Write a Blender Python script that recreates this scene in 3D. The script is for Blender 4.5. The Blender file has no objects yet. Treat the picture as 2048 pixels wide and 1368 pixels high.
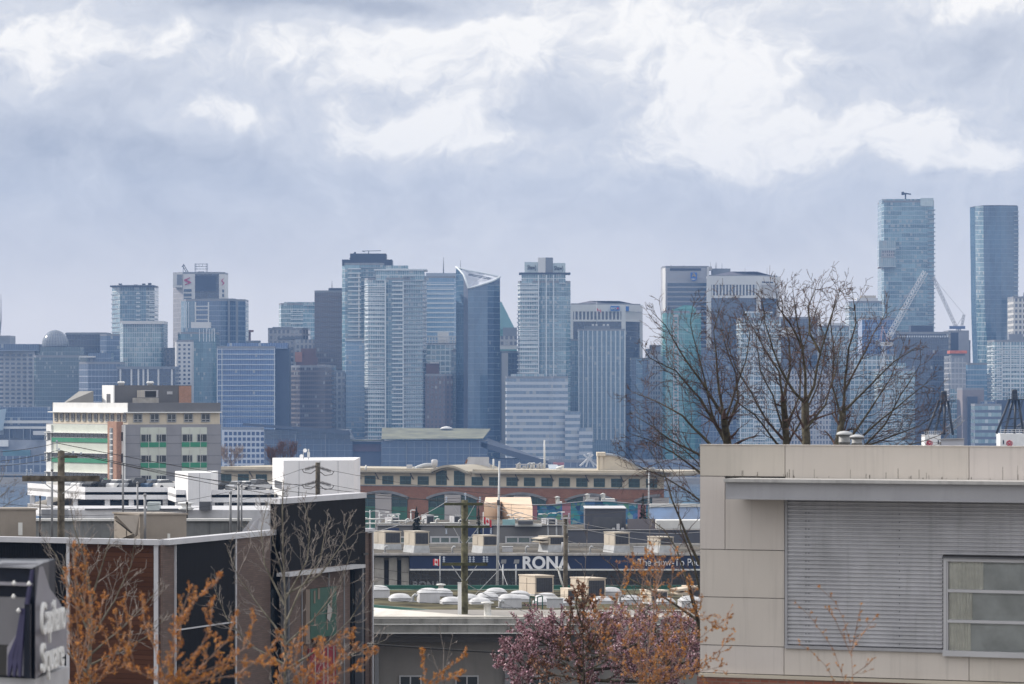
import bpy, math, random
from mathutils import Vector, noise
for _c in (bpy.data.objects, bpy.data.meshes, bpy.data.materials):
    for _o in list(_c): _c.remove(_o)
SC = bpy.context.scene
COL = SC.collection
rnd = random.Random(11)
PI = math.pi
rad = math.radians

# ------------------------------------------------------------------ camera
FP, CAMZ, HOR = 8533.33, 60.0, 775.0          # focal length in photo pixels, eye height, horizon row
cam = bpy.data.cameras.new('camera'); cam.lens = 150; cam.sensor_width = 36
cam.shift_y = (HOR - 684.0) / 2048.0
cam.clip_start = 1.0; cam.clip_end = 20000
cam.dof.use_dof = True; cam.dof.focus_distance = 330; cam.dof.aperture_fstop = 5.6
camo = bpy.data.objects.new('camera', cam); COL.objects.link(camo)
camo.location = (0, 0, CAMZ); camo.rotation_euler = (rad(90), 0, 0)
SC.camera = camo

# ------------------------------------------------------------------ colour management / light
SC.view_settings.view_transform = 'Standard'; SC.view_settings.look = 'None'
SC.view_settings.exposure = 0.0; SC.view_settings.gamma = 1.0
SC.cycles.use_denoising = True
SC.cycles.max_bounces = 6; SC.cycles.diffuse_bounces = 3; SC.cycles.glossy_bounces = 3
SC.cycles.transparent_max_bounces = 8; SC.cycles.volume_bounces = 1
SC.cycles.caustics_reflective = False; SC.cycles.caustics_refractive = False
SC.cycles.sample_clamp_indirect = 4.0
SUN_AZ, SUN_EL = -62.0, 33.0                   # degrees, from the view direction (negative: from the left), and above the horizon
sl = bpy.data.lights.new('sun', 'SUN'); sl.energy = 5.0; sl.angle = rad(0.6); sl.color = (1.0, 0.93, 0.84)
so = bpy.data.objects.new('sun', sl); COL.objects.link(so)
sd = Vector((math.sin(rad(SUN_AZ)) * math.cos(rad(SUN_EL)), math.cos(rad(SUN_AZ)) * math.cos(rad(SUN_EL)), math.sin(rad(SUN_EL))))
so.rotation_euler = sd.to_track_quat('Z', 'Y').to_euler()

class NT:
    """a small node-tree writer"""
    def __init__(s, tree): s.t = tree; s.t.nodes.clear()
    def n(s, typ, **kw):
        nd = s.t.nodes.new(typ)
        for k, v in kw.items(): setattr(nd, k, v)
        return nd
    def put(s, sock, v):
        if isinstance(v, bpy.types.NodeSocket): s.t.links.new(v, sock)
        elif v is not None:
            if hasattr(sock.default_value, '__len__'):
                if not hasattr(v, '__len__'): v = (v, v, v)
                v = tuple(v)
                n = len(sock.default_value)
                if n == 4 and len(v) == 3: v = v + (1.0,)
                sock.default_value = v[:n]
            else: sock.default_value = v
    def m(s, op, a, b=None, c=None, clamp=False):
        nd = s.n('ShaderNodeMath', operation=op, use_clamp=clamp)
        for i, v in enumerate((a, b, c)): s.put(nd.inputs[i], v)
        return nd.outputs[0]
    def mix(s, f, a, b, blend='MIX'):
        nd = s.n('ShaderNodeMix', data_type='RGBA', blend_type=blend)
        s.put(nd.inputs[0], f); s.put(nd.inputs[6], a); s.put(nd.inputs[7], b)
        return nd.outputs[2]
    def comb(s, x, y, z=0.0):
        nd = s.n('ShaderNodeCombineXYZ')
        for i, v in enumerate((x, y, z)): s.put(nd.inputs[i], v)
        return nd.outputs[0]
    def noise(s, vec, scale, detail=4, rough=.55, dist=0.0):
        nd = s.n('ShaderNodeTexNoise'); s.put(nd.inputs['Vector'], vec)
        nd.inputs['Scale'].default_value = scale; nd.inputs['Detail'].default_value = detail
        nd.inputs['Roughness'].default_value = rough; nd.inputs['Distortion'].default_value = dist
        return nd.outputs[0]
    def smooth(s, v, a, b):
        nd = s.n('ShaderNodeMapRange', interpolation_type='SMOOTHSTEP', clamp=True)
        s.put(nd.inputs[0], v); nd.inputs[1].default_value = a; nd.inputs[2].default_value = b
        return nd.outputs[0]

def lin(r, g=None, b=None):
    if g is None: g = b = r
    f = lambda v: (v / 255 / 12.92) if v / 255 <= .04045 else ((v / 255 + .055) / 1.055) ** 2.4
    return (f(r), f(g), f(b))

# ------------------------------------------------------------------ world: Nishita sky behind procedural broken cloud
W = bpy.data.worlds.new('World'); SC.world = W; W.use_nodes = True
w = NT(W.node_tree)
sky = w.n('ShaderNodeTexSky', sky_type='NISHITA', sun_disc=False)
sky.sun_elevation = rad(SUN_EL); sky.sun_rotation = rad(SUN_AZ); sky.altitude = 60
bg1 = w.n('ShaderNodeBackground'); w.put(bg1.inputs[0], sky.outputs[0]); bg1.inputs[1].default_value = 0.09
tc = w.n('ShaderNodeTexCoord'); sp = w.n('ShaderNodeSeparateXYZ'); w.put(sp.inputs[0], tc.outputs['Generated'])
dx, dy, dz = sp.outputs
az = w.m('ARCTAN2', dx, dy); el = w.m('ARCSINE', dz)
U = w.m('MULTIPLY', az, 8.533); V = w.m('MULTIPLY', el, 8.533)
P0 = w.comb(U, w.m('MULTIPLY', V, 1.35))
wn = w.noise(P0, 3.2, 4, .55)
wn2 = w.noise(w.comb(w.m('ADD', U, 7.3), w.m('MULTIPLY', V, 1.35), 2.0), 3.2, 4, .55)
Uw = w.m('MULTIPLY_ADD', w.m('SUBTRACT', wn, .5), .34, U)
Vw = w.m('MULTIPLY_ADD', w.m('SUBTRACT', wn2, .5), .22, V)
# cloud masses: centre, radii (thousands of photo pixels from the horizon's middle), gain: bright ones and grey ones
BLOBS = [(.20, .74, .30, .07, .80), (.58, .64, .30, .12, .50), (.40, .505, .20, .085, .95), (-.48, .69, .36, .07, .75), (-.18, .64, .26, .08, .50), (-.96, .66, .14, .10, .85),
         (-.20, .525, .22, .050, 1.05), (-.60, .560, .11, .030, .95), (.70, .515, .17, .07, .85), (.93, .455, .16, .055, .9), (.90, .765, .12, .03, .7), (.30, .64, .20, .06, .45), (-.10, .70, .14, .03, .35), (.45, .56, .10, .10, .30),
         (-.34, .765, .36, .035, -.75), (.86, .68, .22, .06, -.55), (-.74, .49, .40, .09, -.25), (-.75, .28, .40, .10, -.18), (.08, .555, .10, .05, -.35), (.62, .575, .14, .03, -.3), (-.80, .60, .12, .05, -.15)]
fld = None
for cx, cy, rx, ry, amp in BLOBS:
    a = w.m('MULTIPLY', w.m('SUBTRACT', Uw, cx), 1 / rx); b = w.m('MULTIPLY', w.m('SUBTRACT', Vw, cy), 1 / ry)
    e = w.m('MULTIPLY', w.m('EXPONENT', w.m('MULTIPLY', w.m('ADD', w.m('MULTIPLY', a, a), w.m('MULTIPLY', b, b)), -1.0)), amp)
    fld = e if fld is None else w.m('ADD', fld, e)
# outside the framed part of the sky: free fractal cloud
far = w.smooth(w.m('ABSOLUTE', U), 1.1, 1.7)
far = w.m('MAXIMUM', far, w.smooth(V, .85, 1.3))
free = w.m('MULTIPLY_ADD', w.noise(P0, .8, 6, .6, .4), 2.4, -.75)
PW = w.comb(Uw, w.m('MULTIPLY', Vw, 1.25), .4)
mid = w.m('SUBTRACT', w.noise(PW, 4.0, 7, .55, .1), .5)
puff = w.m('SUBTRACT', w.noise(PW, 11.0, 6, .58, .08), .5)
base = w.m('MULTIPLY_ADD', far, w.m('SUBTRACT', free, fld), fld)
hi = w.smooth(V, .22, .5)                                   # crisp cloud higher up, smooth veil near the horizon
cl = w.m('ADD', base, w.m('MULTIPLY', w.m('MULTIPLY_ADD', mid, 1.25, w.m('MULTIPLY', puff, .95)), w.m('MULTIPLY_ADD', hi, .45, .55)))
mid2 = w.m('SUBTRACT', w.noise(w.comb(w.m('SUBTRACT', Uw, .035), w.m('MULTIPLY_ADD', Vw, 1.25, .045), .4), 4.0, 7, .55, .1), .5)
puff2 = w.m('SUBTRACT', w.noise(w.comb(w.m('SUBTRACT', Uw, .014), w.m('MULTIPLY_ADD', Vw, 1.25, .018), .4), 11.0, 6, .58, .08), .5)
relief = w.m('MULTIPLY', w.m('MULTIPLY_ADD', w.m('SUBTRACT', mid, mid2), .5, w.m('MULTIPLY', w.m('SUBTRACT', puff, puff2), 1.1)), w.m('MULTIPLY', w.smooth(cl, -.1, .55), w.smooth(V, .2, .45)))
lit = w.m('ADD', w.m('MULTIPLY_ADD', w.smooth(cl, .30, .95), .52, w.m('MULTIPLY', w.smooth(cl, -.95, .95), .46)), relief, clamp=True)
ramp = w.n('ShaderNodeValToRGB'); w.put(ramp.inputs[0], lit)
el_ = ramp.color_ramp.elements
el_[0].position = 0.0; el_[0].color = (.46, .50, .59, 1)
el_[1].position = 1.0; el_[1].color = (1.16, 1.125, 1.07, 1)
for p, c in ((.13, (.63, .66, .73)), (.27, (.775, .795, .845)), (.55, (.90, .90, .915))):
    e = el_.new(p); e.color = c + (1,)
lowc = (1.02, .97, .955, 1)                                   # paler, warmer air low over the horizon
ccol = w.mix(w.m('MULTIPLY', w.smooth(V, .46, .06), .72), ramp.outputs[0], lowc)
lift = w.m('MULTIPLY_ADD', w.smooth(V, .8, 8.0), .35, 1.0)
behind = w.m('MULTIPLY_ADD', w.smooth(dy, .3, -.6), .15, 1.0)
bg2 = w.n('ShaderNodeBackground'); w.put(bg2.inputs[0], ccol); w.put(bg2.inputs[1], w.m('MULTIPLY', lift, behind))
mx = w.n('ShaderNodeMixShader'); w.put(mx.inputs[0], w.smooth(cl, -2.2, -1.2))
w.t.links.new(bg1.outputs[0], mx.inputs[1]); w.t.links.new(bg2.outputs[0], mx.inputs[2])
wo = w.n('ShaderNodeOutputWorld'); w.t.links.new(mx.outputs[0], wo.inputs[0])
W.cycles.sampling_method = 'MANUAL'; W.cycles.sample_map_resolution = 512

# ------------------------------------------------------------------ geometry helpers
def X(px, D): return (px - 1024.0) / FP * D
def Z(py, D): return CAMZ - (py - HOR) / FP * D
def S(n, D): return n / FP * D
def P(px, py, D): return Vector((X(px, D), D, Z(py, D)))
OFF = {}

class MB:
    """collects faces of ONE mesh"""
    def __init__(s): s.v = []; s.f = []; s.u = []; s.m = []; s.mi = 0; s.sm = []; s.smooth = False
    def face(s, pts, uv=None):
        i = len(s.v); s.v += [Vector(p) for p in pts]; s.f.append(list(range(i, i + len(pts))))
        if uv is None:
            a, b, c = (Vector(p) for p in pts[:3]); n = (b - a).cross(c - a)
            if abs(n.z) > .6 * n.length: uv = [(p[0], p[1]) for p in pts]
            else:
                t = Vector((-n.y, n.x, 0)); t = t.normalized() if t.length > 1e-9 else Vector((1, 0, 0))
                uv = [(Vector(p).dot(t), p[2]) for p in pts]
        s.u += list(uv); s.m.append(s.mi); s.sm.append(s.smooth)
        return s
    def hexa(s, p):                              # 0-3 bottom ring, 4-7 top ring
        for q in ((3, 2, 1, 0), (4, 5, 6, 7), (0, 1, 5, 4), (1, 2, 6, 5), (2, 3, 7, 6), (3, 0, 4, 7)): s.face([p[i] for i in q])
        return s
    def box(s, x0, x1, y0, y1, z0, z1):
        return s.hexa([(x0, y0, z0), (x1, y0, z0), (x1, y1, z0), (x0, y1, z0), (x0, y0, z1), (x1, y0, z1), (x1, y1, z1), (x0, y1, z1)])
    def prism(s, poly, z0, z1, cap=True):
        n = len(poly)
        for i in range(n):
            a, b = poly[i], poly[(i + 1) % n]
            s.face([(a[0], a[1], z0), (b[0], b[1], z0), (b[0], b[1], z1), (a[0], a[1], z1)])
        if cap:
            s.face([(p[0], p[1], z1) for p in poly]); s.face([(p[0], p[1], z0) for p in reversed(poly)])
        return s
    def path(s, pts, rs, n=6, cap=True):
        pts = [Vector(p) for p in pts]; k = len(pts)
        if not hasattr(rs, '__len__'): rs = [rs] * k
        base = len(s.v); up = None
        for i, p in enumerate(pts):
            t = (pts[min(i + 1, k - 1)] - pts[max(i - 1, 0)])
            t = t.normalized() if t.length > 1e-9 else Vector((0, 0, 1))
            if up is None: up = t.orthogonal().normalized()
            up = (up - t * up.dot(t)); up = up.normalized() if up.length > 1e-6 else t.orthogonal().normalized()
            bi = t.cross(up)
            for j in range(n):
                a = 2 * PI * j / n
                s.v.append(p + (up * math.cos(a) + bi * math.sin(a)) * rs[i])
        for i in range(k - 1):
            for j in range(n):
                q = [base + i * n + j, base + i * n + (j + 1) % n, base + (i + 1) * n + (j + 1) % n, base + (i + 1) * n + j]
                s.f.append(q); s.u += [(j / n, i), ((j + 1) / n, i), ((j + 1) / n, i + 1), (j / n, i + 1)]; s.m.append(s.mi); s.sm.append(n > 4)
        if cap and n > 3:
            for r in (list(range(base + n - 1, base - 1, -1)), list(range(base + (k - 1) * n, base + k * n))):
                s.f.append(r); s.u += [(0, 0)] * n; s.m.append(s.mi); s.sm.append(False)
        return s
    def bar(s, a, b, r, n=4): return s.path([a, b], r, n)
    def lathe(s, c, prof, n=16, smooth=True):
        base = len(s.v); c = Vector(c)
        for r, z in prof:
            for j in range(n): s.v.append(c + Vector((r * math.cos(2 * PI * j / n), r * math.sin(2 * PI * j / n), z)))
        for i in range(len(prof) - 1):
            for j in range(n):
                s.f.append([base + i * n + j, base + i * n + (j + 1) % n, base + (i + 1) * n + (j + 1) % n, base + (i + 1) * n + j])
                s.u += [(j, prof[i][1]), (j + 1, prof[i][1]), (j + 1, prof[i + 1][1]), (j, prof[i + 1][1])]; s.m.append(s.mi); s.sm.append(smooth)
        for k, rev in ((0, True), (len(prof) - 1, False)):
            if prof[k][0] > 1e-4:
                r = [base + k * n + j for j in range(n)]; r = r[::-1] if rev else r
                s.f.append(r); s.u += [(0, 0)] * n; s.m.append(s.mi); s.sm.append(False)
        return s
    def fbox(s, A, B, px0, px1, z0, z1, o0, o1):  # a box on the wall A-B, between two sight lines, o0..o1 metres proud of it
        nx, ny = fnorm(A, B); k = max(0.0, o1); p0, p1 = (hit((A[0] + nx * k, A[1] + ny * k), (B[0] + nx * k, B[1] + ny * k), px) for px in (px0, px1))
        q = []
        for z in (z0, z1):
            for p, oo in ((p0, o1), (p1, o1), (p1, o0), (p0, o0)): q.append((p[0] + nx * (oo - k), p[1] + ny * (oo - k), z))
        return s.hexa(q)
    def build(s, name, mats, parent=None, origin=None):
        off = OFF.get(parent.name, Vector()) if parent is not None else Vector()
        org = Vector(origin) if origin is not None else off.copy()
        me = bpy.data.meshes.new(name)
        me.from_pydata([tuple(v - org) for v in s.v], [], s.f)
        uvl = me.uv_layers.new(name='uv')
        uvl.data.foreach_set('uv', [c for q in s.u for c in q])
        for m in (mats if isinstance(mats, (list, tuple)) else [mats]): me.materials.append(m)
        me.polygons.foreach_set('material_index', s.m); me.polygons.foreach_set('use_smooth', s.sm)
        me.update()
        o = bpy.data.objects.new(name, me); COL.objects.link(o); OFF[o.name] = org
        if parent is not None: o.parent = parent
        o.location = org - off
        return o

def hit(A, B, px):
    k = (px - 1024.0) / FP; dx_, dy_ = B[0] - A[0], B[1] - A[1]
    t = (k * A[1] - A[0]) / (dx_ - k * dy_)
    return (A[0] + dx_ * t, A[1] + dy_ * t)
def fnorm(A, B):
    dx_, dy_ = B[0] - A[0], B[1] - A[1]; L = math.hypot(dx_, dy_); n = (dy_ / L, -dx_ / L)
    mx_, my_ = (A[0] + B[0]) / 2, (A[1] + B[1]) / 2
    return n if n[0] * -mx_ + n[1] * -my_ > 0 else (-n[0], -n[1])
def tag(o, label, cat, group=None, kind=None):
    if label: o['label'] = label
    if cat: o['category'] = cat
    if group: o['group'] = group
    if kind: o['kind'] = kind
    return o
def thing(name, label, cat, loc=(0, 0, 0), group=None):
    o = bpy.data.objects.new(name, None); COL.objects.link(o); o.location = loc; o.empty_display_size = .5
    OFF[o.name] = Vector(loc)
    return tag(o, label, cat, group)
def dup(o, loc=None, parent=None, label=None):
    c = o.copy(); COL.objects.link(c)
    if parent is not None: c.parent = parent
    if loc is not None: c.location = loc
    if label: c['label'] = label
    OFF[c.name] = Vector(c.location) if parent is None else OFF.get(o.name, Vector())
    for ch in list(o.children): dup(ch, None, c)
    return c
def bx(name, parent, mat, x0, x1, y0, y1, z0, z1): return MB().box(x0, x1, y0, y1, z0, z1).build(name, mat, parent)
def text(name, body, parent, mat, loc, size, depth=.05, rotz=0, sx=1.0, bold=0.0, shear=0.0, align='LEFT', tilt=90, space=1.0):
    cu = bpy.data.curves.new(name, 'FONT'); cu.body = body; cu.size = size; cu.extrude = depth; cu.offset = bold; cu.shear = shear; cu.align_x = align
    cu.space_character = space
    cu.materials.append(mat)
    o = bpy.data.objects.new(name, cu); COL.objects.link(o); off = OFF.get(parent.name, Vector()) if parent is not None else Vector()
    if parent is not None: o.parent = parent
    o.location = Vector(loc) - off; o.rotation_euler = (rad(tilt), 0, rotz); o.scale = (sx, 1, 1)
    OFF[o.name] = Vector(loc); TEXTS.append(o)
    return o
TEXTS = []
def texts_to_meshes():
    dg = bpy.context.evaluated_depsgraph_get()
    for o in TEXTS:
        me = bpy.data.meshes.new_from_object(o.evaluated_get(dg)); n = o.name; p = o.parent
        o.name = 'old'; q = bpy.data.objects.new(n, me); COL.objects.link(q); q.parent = p
        q.location, q.rotation_euler, q.scale = o.location.copy(), o.rotation_euler.copy(), o.scale.copy()
        if not me.materials: me.materials.append(o.data.materials[0])
        bpy.data.objects.remove(o)

# ------------------------------------------------------------------ materials
MAT = {}
def mat(name, col, rough=.75, var=.12, scale=1.2, streak=0.0, metal=0.0, spec=.4, bump=0.0, col2=None, objvar=0.0, sfreq=2.2):
    """a plain surface with uneven weathering; streak = vertical rain runs"""
    if name in MAT: return MAT[name]
    m = bpy.data.materials.new(name); m.use_nodes = True; t = NT(m.node_tree)
    b = t.n('ShaderNodeBsdfPrincipled'); o = t.n('ShaderNodeOutputMaterial'); t.t.links.new(b.outputs[0], o.inputs[0])
    g = t.n('ShaderNodeNewGeometry'); pos = g.outputs['Position']
    nz = t.noise(pos, scale, 5, .6)
    dark = tuple(c * (1 - 1.6 * var) for c in col); light = tuple(min(1, c * (1 + 1.2 * var)) for c in (col2 or col))
    c = t.mix(t.smooth(nz, .25, .75), dark, light)
    if streak:
        s_ = t.n('ShaderNodeSeparateXYZ'); t.put(s_.inputs[0], pos)
        v = t.comb(t.m('MULTIPLY', s_.outputs[0], sfreq), t.m('MULTIPLY', s_.outputs[1], sfreq), t.m('MULTIPLY', s_.outputs[2], .22))
        st = t.smooth(t.noise(v, 1.6, 5, .65), .48, .72)
        c = t.mix(t.m('MULTIPLY', st, streak), c, tuple(x * .35 for x in col))
    if objvar:
        oi = t.n('ShaderNodeObjectInfo'); k = t.m('MULTIPLY_ADD', t.m('SUBTRACT', oi.outputs['Random'], .5), 2 * objvar, 1.0)
        c = t.mix(1.0, c, t.comb(k, k, t.m('MULTIPLY', k, k)), 'MULTIPLY')
    t.put(b.inputs['Base Color'], c); b.inputs['Roughness'].default_value = rough; b.inputs['Metallic'].default_value = metal
    b.inputs['Specular IOR Level'].default_value = spec
    if bump:
        bn = t.n('ShaderNodeBump'); bn.inputs['Strength'].default_value = bump; bn.inputs['Distance'].default_value = .02
        t.put(bn.inputs['Height'], t.noise(pos, scale * 9, 4, .6)); t.t.links.new(bn.outputs[0], b.inputs['Normal'])
    MAT[name] = m
    return m
def stripes(name, col, pitch, duty=.25, axis='v', dark=.35, rough=.6, var=.1):
    """boards or ribs: lines every pitch metres across (v) or along (u) the wall"""
    if name in MAT: return MAT[name]
    m = bpy.data.materials.new(name); m.use_nodes = True; t = NT(m.node_tree)
    b = t.n('ShaderNodeBsdfPrincipled'); o = t.n('ShaderNodeOutputMaterial'); t.t.links.new(b.outputs[0], o.inputs[0])
    uv = t.n('ShaderNodeUVMap'); s_ = t.n('ShaderNodeSeparateXYZ'); t.put(s_.inputs[0], uv.outputs[0])
    q = t.m('DIVIDE', s_.outputs[1 if axis == 'v' else 0], pitch)
    fr = t.m('FRACT', q); cell = t.n('ShaderNodeTexWhiteNoise', noise_dimensions='1D'); t.put(cell.inputs['W'], t.m('FLOOR', q))
    nz = t.noise(uv.outputs[0], .9, 5, .6)
    c = t.mix(t.m('MULTIPLY_ADD', cell.outputs[0], .5, t.m('MULTIPLY', nz, .5)), tuple(x * (1 - 2 * var) for x in col), tuple(min(1, x * (1 + 2 * var)) for x in col))
    line = t.m('LESS_THAN', fr, duty)
    c = t.mix(t.m('MULTIPLY', line, 1 - dark), c, (col[0] * .3, col[1] * .3, col[2] * .3))
    t.put(b.inputs['Base Color'], c); b.inputs['Roughness'].default_value = rough; b.inputs['Specular IOR Level'].default_value = .03
    bn = t.n('ShaderNodeBump'); bn.inputs['Distance'].default_value = pitch * .3; bn.inputs['Strength'].default_value = .6
    t.put(bn.inputs['Height'], t.m('SUBTRACT', 1.0, line)); t.t.links.new(bn.outputs[0], b.inputs['Normal'])
    MAT[name] = m
    return m
def brickmat(name, col, mortar, bw=.22, bh=.07, var=.25):
    if name in MAT: return MAT[name]
    m = bpy.data.materials.new(name); m.use_nodes = True; t = NT(m.node_tree)
    b = t.n('ShaderNodeBsdfPrincipled'); o = t.n('ShaderNodeOutputMaterial'); t.t.links.new(b.outputs[0], o.inputs[0])
    uv = t.n('ShaderNodeUVMap'); br = t.n('ShaderNodeTexBrick'); t.put(br.inputs['Vector'], uv.outputs[0])
    br.inputs['Scale'].default_value = 1; br.inputs['Brick Width'].default_value = bw; br.inputs['Row Height'].default_value = bh; br.inputs['Mortar Size'].default_value = bh * .12
    t.put(br.inputs['Color1'], tuple(x * (1 - var) for x in col)); t.put(br.inputs['Color2'], tuple(x * (1 + var) for x in col)); t.put(br.inputs['Mortar'], mortar)
    nz = t.noise(uv.outputs[0], .5, 5, .6)
    c = t.mix(t.m('MULTIPLY', t.smooth(nz, .35, .7), .35), br.outputs[0], tuple(x * .6 for x in col))
    t.put(b.inputs['Base Color'], c); b.inputs['Roughness'].default_value = .85
    MAT[name] = m
    return m
def fac(name, glass, glass2, frame, mull=.1, slab=.12, span=0.0, spc=None, rough=.12, blind=.12, blindc=(.34, .36, .36), rowvar=.3, patch=.35, vjog=0.0, ior=1.9):
    """a curtain wall or window wall: uv in bays and storeys; panes differ one by one, blinds here and there"""
    if name in MAT: return MAT[name]
    m = bpy.data.materials.new(name); m.use_nodes = True; t = NT(m.node_tree)
    b = t.n('ShaderNodeBsdfPrincipled'); o = t.n('ShaderNodeOutputMaterial'); t.t.links.new(b.outputs[0], o.inputs[0])
    uv = t.n('ShaderNodeUVMap'); s_ = t.n('ShaderNodeSeparateXYZ'); t.put(s_.inputs[0], uv.outputs[0]); u, v = s_.outputs[0], s_.outputs[1]
    fu, fv, iu, iv = t.m('FRACT', u), t.m('FRACT', v), t.m('FLOOR', u), t.m('FLOOR', v)
    wn_ = t.n('ShaderNodeTexWhiteNoise', noise_dimensions='2D'); t.put(wn_.inputs['Vector'], t.comb(iu, iv))
    wr = t.n('ShaderNodeTexWhiteNoise', noise_dimensions='1D'); t.put(wr.inputs['W'], t.m('ADD', iv, t.m('MULTIPLY', t.m('FLOOR', t.m('DIVIDE', u, 6.3)), 31.7)))
    big = t.noise(t.comb(t.m('MULTIPLY', u, .13), t.m('MULTIPLY', v, .10), 3.3), 1.0, 4, .6, .8)
    f = t.m('ADD', t.m('MULTIPLY', wn_.outputs[0], 1 - rowvar), t.m('MULTIPLY', wr.outputs[0], rowvar))
    f = t.m('ADD', t.m('MULTIPLY', f, 1 - patch), t.m('MULTIPLY', t.smooth(big, .35, .65), patch))
    c = t.mix(f, glass, glass2)
    if blind:
        bl = t.m('MULTIPLY', t.m('GREATER_THAN', wn_.outputs[0], 1 - blind), t.m('GREATER_THAN', fv, .45))
        c = t.mix(t.m('MULTIPLY', bl, .8), c, blindc)
    hard = None
    if span:
        k = t.m('LESS_THAN', fv, slab + span); c = t.mix(k, c, spc or frame)
    k = t.m('MAXIMUM', t.m('LESS_THAN', fu, mull), t.m('LESS_THAN', fv, slab))
    c = t.mix(k, c, frame)
    t.put(b.inputs['Base Color'], c); t.put(b.inputs['Roughness'], t.m('MULTIPLY_ADD', k, .5, rough)); b.inputs['IOR'].default_value = ior
    bn = t.n('ShaderNodeBump'); bn.inputs['Distance'].default_value = .05; bn.inputs['Strength'].default_value = .12
    t.put(bn.inputs['Height'], t.noise(t.comb(u, v), .8, 3, .5)); t.t.links.new(bn.outputs[0], b.inputs['Normal'])
    MAT[name] = m
    return m
def glassmat(name, col, rough=.06, ior=1.7):
    if name in MAT: return MAT[name]
    m = bpy.data.materials.new(name); m.use_nodes = True; t = NT(m.node_tree)
    b = t.n('ShaderNodeBsdfPrincipled'); o = t.n('ShaderNodeOutputMaterial'); t.t.links.new(b.outputs[0], o.inputs[0])
    g = t.n('ShaderNodeNewGeometry'); nz = t.noise(g.outputs['Position'], .7, 4, .6, .5)
    t.put(b.inputs['Base Color'], t.mix(nz, tuple(x * .55 for x in col), tuple(min(1, x * 1.5) for x in col)))
    b.inputs['Roughness'].default_value = rough; b.inputs['IOR'].default_value = ior
    bn = t.n('ShaderNodeBump'); bn.inputs['Distance'].default_value = .03; bn.inputs['Strength'].default_value = .1
    t.put(bn.inputs['Height'], nz); t.t.links.new(bn.outputs[0], b.inputs['Normal'])
    MAT[name] = m
    return m
white = mat('white_paint', (.78, .78, .77), .6, .05, .6, .12)
offwhite = mat('offwhite_panel', (.62, .62, .60), .6, .06, .5, .1)
lgrey = mat('light_grey_metal', (.48, .48, .50), .5, .08, .8, .12)
mgrey = mat('mid_grey_metal', (.24, .245, .26), .5, .1, .8, .15)
dgrey = mat('dark_grey_metal', (.085, .088, .10), .5, .12, .8)
black = mat('black_paint', (.018, .018, .02), .5, .15, .8)
concrete = mat('weathered_concrete', (.36, .34, .31), .85, .14, .9, .35)
beige = mat('beige_metal', (.46, .41, .34), .6, .07, .7, .2)
cream = mat('cream_render', (.60, .53, .42), .8, .06, .4, .1)
roofmat = mat('roof_gravel', (.092, .086, .080), .95, .3, .35, spec=.02, col2=(.12, .11, .095))
rust = mat('rust', (.22, .09, .035), .9, .3, 3)
red = mat('red_paint', (.55, .03, .035), .5, .08, 2)
galv = mat('galvanised_steel', (.42, .43, .44), .45, .1, 2, .1)
wood = mat('old_pole_timber', (.070, .060, .046), .95, .3, 3, .3, col2=(.115, .10, .08), spec=.1)
mossy = mat('mossy_timber', (.065, .066, .034), .95, .35, 4)
bark = mat('dark_bark', (.050, .040, .030), .95, .3, 6, col2=(.075, .066, .045))

# ------------------------------------------------------------------ setting: land, water, far shore, haze
def setting(name, mb, m): return tag(mb.build(name, m), None, None, None, 'structure')
gy = [-60, 60, 150, 250, 400, 600, 870, 960, 1050, 1120]; gz = [49, 47.5, 45, 41.5, 37, 33, 28, 22, 6, -1.5]
def gh(y):
    for i in range(len(gy) - 1):
        if y <= gy[i + 1]: return gz[i] + (gz[i + 1] - gz[i]) * (y - gy[i]) / (gy[i + 1] - gy[i])
    return -1.5
g_ = MB()
prof = [(y, gh(y)) for y in gy] + [(1500, -3), (2640, -3), (2655, 3.4), (2750, 4), (4700, 6)]
for (ya, za), (yb, zb) in zip(prof, prof[1:]): g_.face([(-1100, ya, za), (1100, ya, za), (1100, yb, zb), (-1100, yb, zb)])
setting('ground', g_, mat('ground_cover', (.11, .105, .095), .95, .3, .05))
wm = mat('sea_water', (.10, .14, .19), .12, .2, .02, bump=.25)
setting('water', MB().box(-1100, 1100, 1090, 2652, -1.5, 0), wm)
hz = MB().box(-1150, 1150, -120, 4750, -4.2, 285).build('haze', None)
hz['kind'] = 'stuff'
hm = bpy.data.materials.new('haze_air'); hm.use_nodes = True; t = NT(hm.node_tree)
pv = t.n('ShaderNodeVolumePrincipled'); pv.inputs['Color'].default_value = (.195, .335, .62, 1); pv.inputs['Density'].default_value = 1.05e-4; pv.inputs['Anisotropy'].default_value = 0.0
ho = t.n('ShaderNodeOutputMaterial'); t.t.links.new(pv.outputs[0], ho.inputs['Volume'])
hz.data.materials.clear(); hz.data.materials.append(hm)
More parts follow.
